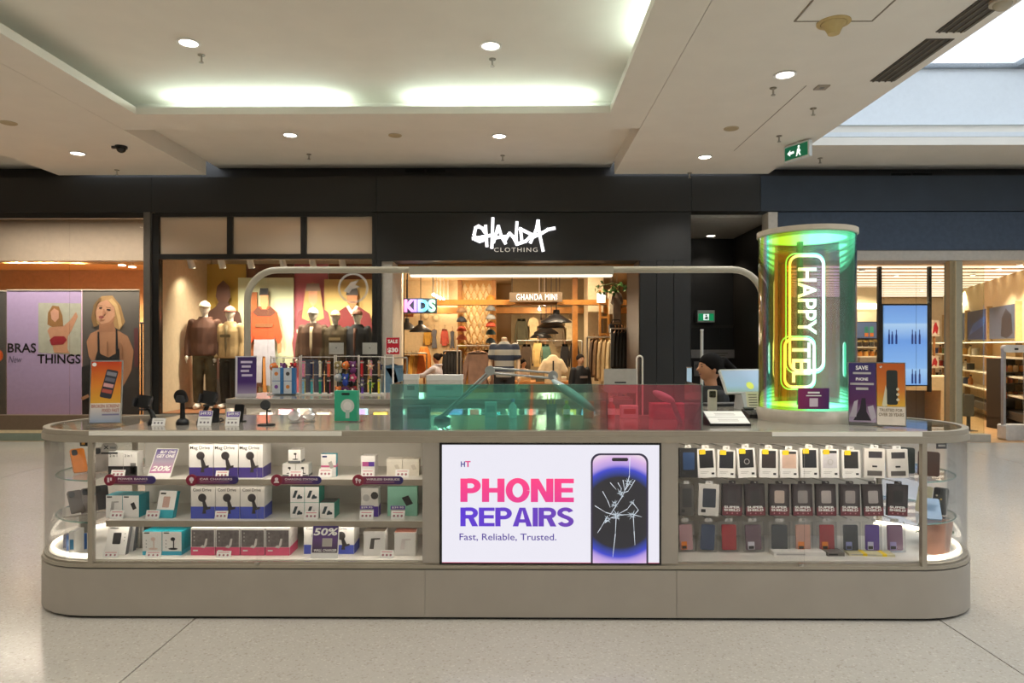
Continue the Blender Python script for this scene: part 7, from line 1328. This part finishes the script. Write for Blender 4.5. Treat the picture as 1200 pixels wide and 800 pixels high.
d = thing('downlight', 'single downlight in the pale corridor ceiling', 'light', (WX(833, 12.7), 12.7, 3.53)); G().cyl((0, 0, -.01), (0, 0, 0), .09, 20).to('trim_ring', WHITE, d); G().cyl((0, 0, -.014), (0, 0, -.0105), .075, 20).to('lens', lampmat('#fff4e0', 5), d); lamp('SPOT', 'lamp', (0, 0, -.05), 22, (1, .9, .75), .08, 110, (0, 0, 0), d)

# ------------------------------------------------------------------ glazed shop with the slatted ceiling
YQ = 10.66; SL = mat('#f2e6cc', .6, noise=.02); CR2 = mat('#ecd8b0', .7, noise=.03)
w3 = room('window_3', (0, YQ, 0), 'frameless glass front of the slatted ceiling shop')
for a, b in ((998, 1036), (1036.4, 1074), (1074.4, 1120)): G().bx(WX(a, YQ), WX(b, YQ), 0, .012, .1, WZ(306, YQ)).to('pane', SHG, w3)
G().bx(WX(1128, YQ), WX(1153, YQ), 0, .012, .12, WZ(312, YQ)).to('pane', SHG, w3); G().bx(WX(1127, YQ), WX(1153.5, YQ), -.002, .0, .12, WZ(312, YQ)).to('pane_edge', glassmat('pane_tint', (.90, .93, .88), .02), w3)
G().bx(WX(1113, YQ), WX(1120.5, YQ), 0, .1, 0, WZ(306, YQ)).to('column', mat('#c9ae84', .6), w3); G().bx(WX(1120.5, YQ), WX(1128, YQ), .0, .3, 0, WZ(306, YQ)).to('column', mat('#9a9078', .5), w3)
G().bx(WX(912, YQ), WX(1113, YQ), -.02, .1, 0, .1).to('plinth', mat('#a89c8a', .5), w3); G().bx(WX(1128, YQ), WX(1157, YQ), -.08, .1, 0, .12).to('plinth', mat('#a8a194', .5), w3)
bt = None; slat_root = room('ceiling_slats', (8.0, 0, 2.86), 'lit cream slatted ceiling of the glazed shop')
for k in range(14):
    y = 11.45 + .6 * k
    if bt is None: bt = G().bx(-3.7, 5.8, -.10, .10, 0, .014).to('light_slat', lampmat('#fff0d6', 1.1), slat_root); bt.location = (0, y, 0)
    else: inst(bt, (0, y, 0), slat_root)
G().bx(4.3 - 8.0, 13.8 - 8.0, 11.2, 19.5, .03, .06).to('slat_backing', mat('#a8845a', .7), slat_root)
for i, (px, Yd) in enumerate(((1010, 12.4), (1050, 13.4), (1100, 14.6), (1140, 13.2), (1170, 12.2), (1195, 11.6), (1080, 17.0), (1125, 16.5))):
    d = thing('downlight', 'tiny warm downlight between the slats, %s from the lit tower side' % ('first', 'second', 'third', 'fourth', 'fifth', 'sixth', 'seventh, deep in the shop', 'eighth, deep in the shop')[i], 'light', (WX(px, Yd), Yd, 2.855), group='downlights between the slats'); G().cyl((0, 0, -.02), (0, 0, .03), .05, 14).to('can', WHITE, d); G().cyl((0, 0, -.024), (0, 0, -.0205), .042, 14).to('lens', lampmat('#fff0d0', 4), d); lamp('SPOT', 'lamp', (0, 0, -.04), 130, (1, .86, .66), .06, 130, (0, 0, 0), d)
# big hanging screen
Y = 11.9; t = thing('hanging_screen', 'tall blue lit screen showing drink bottles, hung between black poles', 'screen', (WX(1061, Y), Y, 0)); s = FPX / Y; w = 27.2 / s; z0, z1 = WZ(452, Y), WZ(356, Y)
G().bx(-w, w, 0, .08, z0, z1).to('bezel', BLACK, t)
G().rect(-w + .02, w - .03, z0 + .02, z1 - .03, -.002).to('display', ramp_mat([(0, '#7fb0f0'), (.2, '#a8d0fa'), (.22, '#8cbcf6'), (.55, '#6ea2ec'), (.75, '#b4d6fa'), (.77, '#86b6f4'), (1, '#6f9ee6')], 'Z', z0, z1, .4, emit=.8, screen=True), t)
BT = dispmat('#1c3f8c', .6)
for bx0, bz in ((1047, 399), (1074, 399), (1074, 445)):
    for k, dx in enumerate((-5, -1.4, 3.4)):
        x = (bx0 + dx - 1061) / s; z = WZ(bz, Y) - .06; g = G().flat([(x - .017, z), (x + .017, z), (x + .017, z + .15), (x + .008, z + .18), (x + .008, z + (.25 if k != 1 else .22)), (x - .008, z + (.25 if k != 1 else .22)), (x - .008, z + .18), (x - .017, z + .15)], -.004); g.to('printed_bottle', BT, t)
for s_ in (-1, 1): G().bx(s_ * w - (.06 if s_ < 0 else -.0), s_ * w + (.0 if s_ < 0 else .05), .0, .06, z0 - .3 if s_ < 0 else z0 - .1, 2.86).to('hanging_pole', BLACK, t)
G().bx(w - .03, w + .0, -.003, -.001, z0 + 1, z0 + 1.1).to('status_label', BLACK, t)
# small wall screen with shelf of jars
Y = 13.0; s = FPX / Y; uw = 15 / s
t = thing('wall_unit', 'cream wall unit under the small screen with counter below', 'shelf unit', (WX(1015, Y), Y, 0)); G().bx(-uw * 1.05, uw * 1.05, .02, .45, 0, 2.6).to('carcass', CR2, t); zz = WZ(406, Y); G().bx(-uw, uw, -.16, .02, zz - .02, zz).to('shelf', SL, t); zz2 = WZ(417, Y); G().bx(-uw, uw, -.2, .02, zz2 - .02, zz2).to('shelf', SL, t); G().bx(-uw * 1.1, uw * 1.1, -.3, .02, zz2 - .6, zz2 - .021).to('counter', mat('#a89c8c', .6), t); G().bx(-uw, uw, -.03, .019, WZ(362, Y), WZ(356, Y)).to('light_strip', lampmat('#fff0cc', 4), t)
t2 = thing('wall_screen', 'small dark wall screen showing two bottles in the glazed shop', 'screen', (WX(1015.5, Y), Y - .05, WZ(387, Y))); hh = 10 / s; w_ = 13.5 / s; G().bx(-w_, w_, 0, .06, -hh, hh).to('bezel', BLACK, t2); G().rect(-w_ * .95, w_ * .95, -hh * .92, hh * .92, -.002).to('display', mat('#4a5670', .3, emit=.4), t2); [G().flat(rrect(x - .035, x + .035, -.12, .07, .02), -.004).to('printed_bottle', mat(c, .4, emit=.2), t2) for x, c in ((-.03, '#2a6a5a'), (.07, '#3a8a6a'))]; [G().rect(x - .035, x + .035, -.12, -.05, -.005).to('printed_label', mat('#b8642a', .4, emit=.2), t2) for x in (-.03, .07)]
for r, (zb, cs) in enumerate(((zz, ('#3a3028', '#4a3a2c', '#3a3430', '#4a3c30')), (zz2, ('#c8823a', '#d8a050', '#b8742e', '#c89a4a')))):
    for k in range(4):
        q = thing('jar', '%s jar on the %s shelf below the small wall screen' % ((('dark', 'brown', 'charcoal', 'umber'), ('amber', 'golden', 'copper', 'honey'))[r][k], ('upper', 'lower')[r]), 'jar', (WX(1015, Y) - uw * .7 + uw * .46 * k, Y - .09, zb + .0005), group='jars under the small screen'); G().lathe([(.001, 0), (.045, 0), (.05, .04), (.045, .085), (.03, .09), (.001, .09)], n=14).to('glass', mat(cs[k], .3), q, smooth=True); G().cyl((0, 0, .09), (0, 0, .115), .034, 14).to('lid', mat('#2a2420' if r else '#c8a860', .4), q)
# long oblique wall of shelving
P0 = Vector((11.4, 18.3, 0)); P1 = Vector((8.9, 11.9, 0)); dv = P1 - P0; LW_ = dv.length; ang = math.atan2(dv.y, dv.x)
ow = room('wall_shelving', tuple(P0), 'cream shelving wall running back through the glazed shop'); ow.rotation_euler = (0, 0, ang)
# local x runs from the far end to the near end, local -y faces into the shop
def oz(z): return z
G().bx(-.4, LW_ + 3, .02, .1, 0, 2.85).to('back_board', CR2, ow)
GL = []
def on_wall(name, label, cat, x, z, group=None): 
    p = P0 + Vector((math.cos(ang) * x, math.sin(ang) * x, 0)); t = thing(name, label, cat, (p.x, p.y, z), ang, group); return t
def px_on_wall(px):
    lo, hi = 0.0, LW_
    for _ in range(40):
        m_ = (lo + hi) / 2; p = P0 + Vector((math.cos(ang), math.sin(ang), 0)) * m_; q = 600 + FPX * (p.x * math.cos(YAW) + p.y * math.sin(YAW)) / (-p.x * math.sin(YAW) + p.y * math.cos(YAW))
        if q < px: lo = m_
        else: hi = m_
    return (lo + hi) / 2
edges = [px_on_wall(p) for p in (1100, 1108, 1135.5, 1161.5, 1196)]
for i, (a, b) in enumerate(zip(edges, edges[1:])):
    t = on_wall('wall_poster', '%s poster high on the shelving wall, %s from the tall blue screen' % (('navy', 'slate blue', 'deep blue', 'smoky grey blue')[i], ('first', 'second', 'third', 'fourth')[i]), 'poster', (a + b) / 2, 1.62, 'poster panels on the shelving wall'); w = (b - a) / 2 - .03
    G().bx(-w, w, -.04, .015, 0, .64).to('panel', mat(('#2c3448', '#3a4660', '#24366e', '#4a5468')[i], .35), t); G().flat([(-w * .1, .05), (w * .3, .0), (w * .7, .1), (w * .6, .45), (w * .25, .58), (-w * .05, .4)] if i == 3 else [(-w * .8, .1), (w * .6, .3), (w * .8, .5), (-w * .4, .35)], -.042).to('printed_shape', mat(('#3a4460', '#4a5872', '#3a5aa8', '#2c2c34')[i], .4), t)
for e in edges[1:]: G().bx(e - .02, e + .02, -.08, .018, .0, 2.3).to('upright', mat('#c9a874', .5), ow)
for z in (.62, .95, 1.28, 1.56): G().bx(-.1, LW_ + 2, -.30, .018, z - .025, z).to('shelf', SL, ow)
G().bx(-.1, LW_ + 2, -.31, -.30, 1.545, 1.55).to('shelf_light', lampmat('#ffeec4', 3), ow); G().bx(-.1, LW_ + 2, -.30, .018, .2, .34).to('dark_base', mat('#3a342e', .6), ow)
BC = [('brown', '#4a342a'), ('amber', '#b8742a'), ('white', '#e4ddd0'), ('grey', '#8a8a88'), ('green', '#5a6a3a'), ('black', '#26221f'), ('gold', '#c89a4a'), ('red', '#a8302a'), ('blue', '#3a4a7a'), ('cream', '#e0cfa8')]
n_ = 0
for r, z in enumerate((.62, .95, 1.28)):
    for k in range(9):
        px = 1104 + 6.2 * k
        if r < 2 and k > 7: continue
        cn, cc = BC[(k * 3 + r * 4) % 10]; x = px_on_wall(px); q = on_wall('bottle' if (k + r) % 2 else 'product_tin', '%s %s on the %s shelf of the oblique wall, %s along' % (cn, 'bottle' if (k + r) % 2 else 'tin', ('lower', 'middle', 'upper')[r], ('first', 'second', 'third', 'fourth', 'fifth', 'sixth', 'seventh', 'eighth', 'ninth')[k]), 'bottle' if (k + r) % 2 else 'tin', x, z + .0005, 'goods on the oblique shelving wall'); q.location = q.location + Vector((math.sin(ang), -math.cos(ang), 0)) * .16
        if (k + r) % 2: G().lathe([(.001, 0), (.05, 0), (.05, .12), (.02, .16), (.02, .19), (.001, .19)], n=12).to('body', mat(cc, .35), q, smooth=True); G().cyl((0, 0, .19), (0, 0, .22), .024, 10).to('cap', BLACK, q)
        else: G().cyl((0, 0, 0), (0, 0, .14), .075, 14).to('body', mat(cc, .4), q); G().cyl((0, 0, .14), (0, 0, .155), .077, 14).to('lid', mat('#b8b0a0', .4, .5), q)
# red posters seen past the tall screen
for px, py0, py1, n__ in ((1096, 375, 394, 'upper'), (1095, 417, 431, 'lower')):
    Y = 15.6; t = thing('red_poster', '%s red figure poster beside the tall blue screen' % n__, 'poster', (WX(px, Y), Y, WZ(py1, Y))); w = .1; h = WZ(py0, Y) - WZ(py1, Y); G().bx(-w, w, 0, .03, 0, h).to('panel', mat('#e0cfb8', .6), t); G().flat([(-w * .7, h * .1), (0, h * .3), (w * .4, h * .1), (w * .7, h * .5), (w * .2, h * .9), (-w * .3, h * .7)], -.002).to('printed_figure', mat('#b8282a', .5), t); G().bx(-.02, .02, .03, .06, -t.location.z, h).to('support', WOOD, t)
# desk and bench
Y = 12.6; s = FPX / Y; t = thing('sales_desk', 'long pale wooden desk with grey recessed knee space', 'desk', (WX(1088, Y), Y, 0)); w = 40 / s; zt3 = WZ(441, Y); G().bx(-w, w, 0, .7, WZ(457, Y), zt3).to('desk_top', mat('#d8b98a', .5), t); G().bx(-w, -w + .18, 0, .7, 0, WZ(457, Y) - .002).to('side_panel', mat('#d8b98a', .5), t); G().bx(w - .4, w, 0, .7, 0, WZ(457, Y) - .002).to('side_panel', mat('#d8b98a', .5), t); G().bx(-w + .182, w - .402, .5, .56, 0, WZ(457, Y) - .002).to('modesty_panel', mat('#7d7468', .6), t)
t = thing('low_bench', 'low charcoal bench in front of the wooden desk', 'bench', (WX(1106, 11.6), 11.6, 0)); G().bx(-.22, .22, -.15, .15, .06, .2).to('seat', DGREY, t, bevel=.01); [G().bx(a * .18 - .02, a * .18 + .02, b * .1 - .02, b * .1 + .02, 0, .059).to('leg', DGREY, t) for a in (-1, 1) for b in (-1, 1)]
t = thing('till_block', 'dark slim screen post at the end of the wooden desk', 'screen', (WX(1136, 12.0), 12.0, 0)); G().bx(-.08, .08, 0, .06, .25, WZ(462, 12.0)).to('panel', mat('#5a564e', .5), t); G().bx(-.02, .02, 0, .05, 0, .25).to('stem', DGREY, t); G().bx(-.1, .1, -.08, .12, 0, .01).to('foot', DGREY, t)
# gondola of bottles and the security gate
Y = 12.3; s = FPX / Y; t = thing('gondola', 'dark framed gondola shelf of jars behind the security gate', 'shelf unit', (WX(1186, Y), Y, 0)); w = 19 / s; zt3 = WZ(420, Y); G().bx(-w, w, .2, .24, 0, zt3).to('back', mat('#2a211a', .6), t)
for z in (.25, .55, .82, 1.02): G().bx(-w, w, -.14, .199, z - .02, z).to('shelf', mat('#3a2e24', .6), t)
G().bx(-w, w, -.14, .199, 0, .2).to('base', mat('#241c17', .6), t)
for s_ in (-1, 1): G().bx(s_ * w - .01, s_ * w + .01, -.14, .199, .2, zt3).to('side', mat('#2a211a', .6), t)
for r, z in enumerate((.55, .82, 1.02)):
    for k in range(6):
        cn, cc = (('amber', '#c87a2e'), ('copper', '#b8602a'), ('honey', '#d89a4a'), ('terracotta', '#a84a2a'), ('caramel', '#c88a4a'), ('cream', '#e0c8a0'))[(k + r) % 6]; q = thing('jar', '%s jar on the %s gondola shelf behind the gate' % (cn, ('low', 'middle', 'top')[r]), 'jar', (t.location.x - w * .82 + w * .33 * k, Y - .02, z + .0005), group='jars on the gondola'); G().lathe([(.001, 0), (.036, 0), (.04, .06), (.034, .11), (.001, .115)], n=12).to('glass', mat(cc, .35), q, smooth=True); G().cyl((0, 0, .115), (0, 0, .135), .03, 12).to('lid', mat('#2a2420', .4), q)
t = thing('security_gate', 'white framed security gate with chunky base at the glazed shop entrance', 'gate', (WX(1189, 10.9), 10.9, 0)); z = WZ(404, 10.9); w = 13 / (FPX / 10.9); GT = mat('#d8d6d2', .4)
for s_ in (-1, 1): G().bx(s_ * w - .02, s_ * w + .02, -.03, .03, .2, z - .06).to('post', mat('#a8a8a8', .4, .3), t)
G().prism(rrect(-w - .02, w + .02, z - .12, z, .05), -.04, .04).to('top_housing', GT, t); G().bx(-w + .02, w - .02, -.006, .006, .24, z - .12).to('panel', GLS, t); G().prism(rrect(-w - .03, w + .03, 0, .24, .03), -.1, .1).to('base', GT, t); G().bx(-.03, .03, -.043, -.04, z - .08, z - .05).to('indicator', DGREY, t)
t = thing('floor_mat', 'dark rubber mat strip at the glazed shop entrance post', 'mat', (WX(1150, 10.3), 11.25, 0)); G().bx(-.3, .3, -.2, .2, 0, .01).to('rubber', DGREY, t); G().bx(-.28, .28, -.18, .18, .01, .012).to('ribbing', BLACK, t)
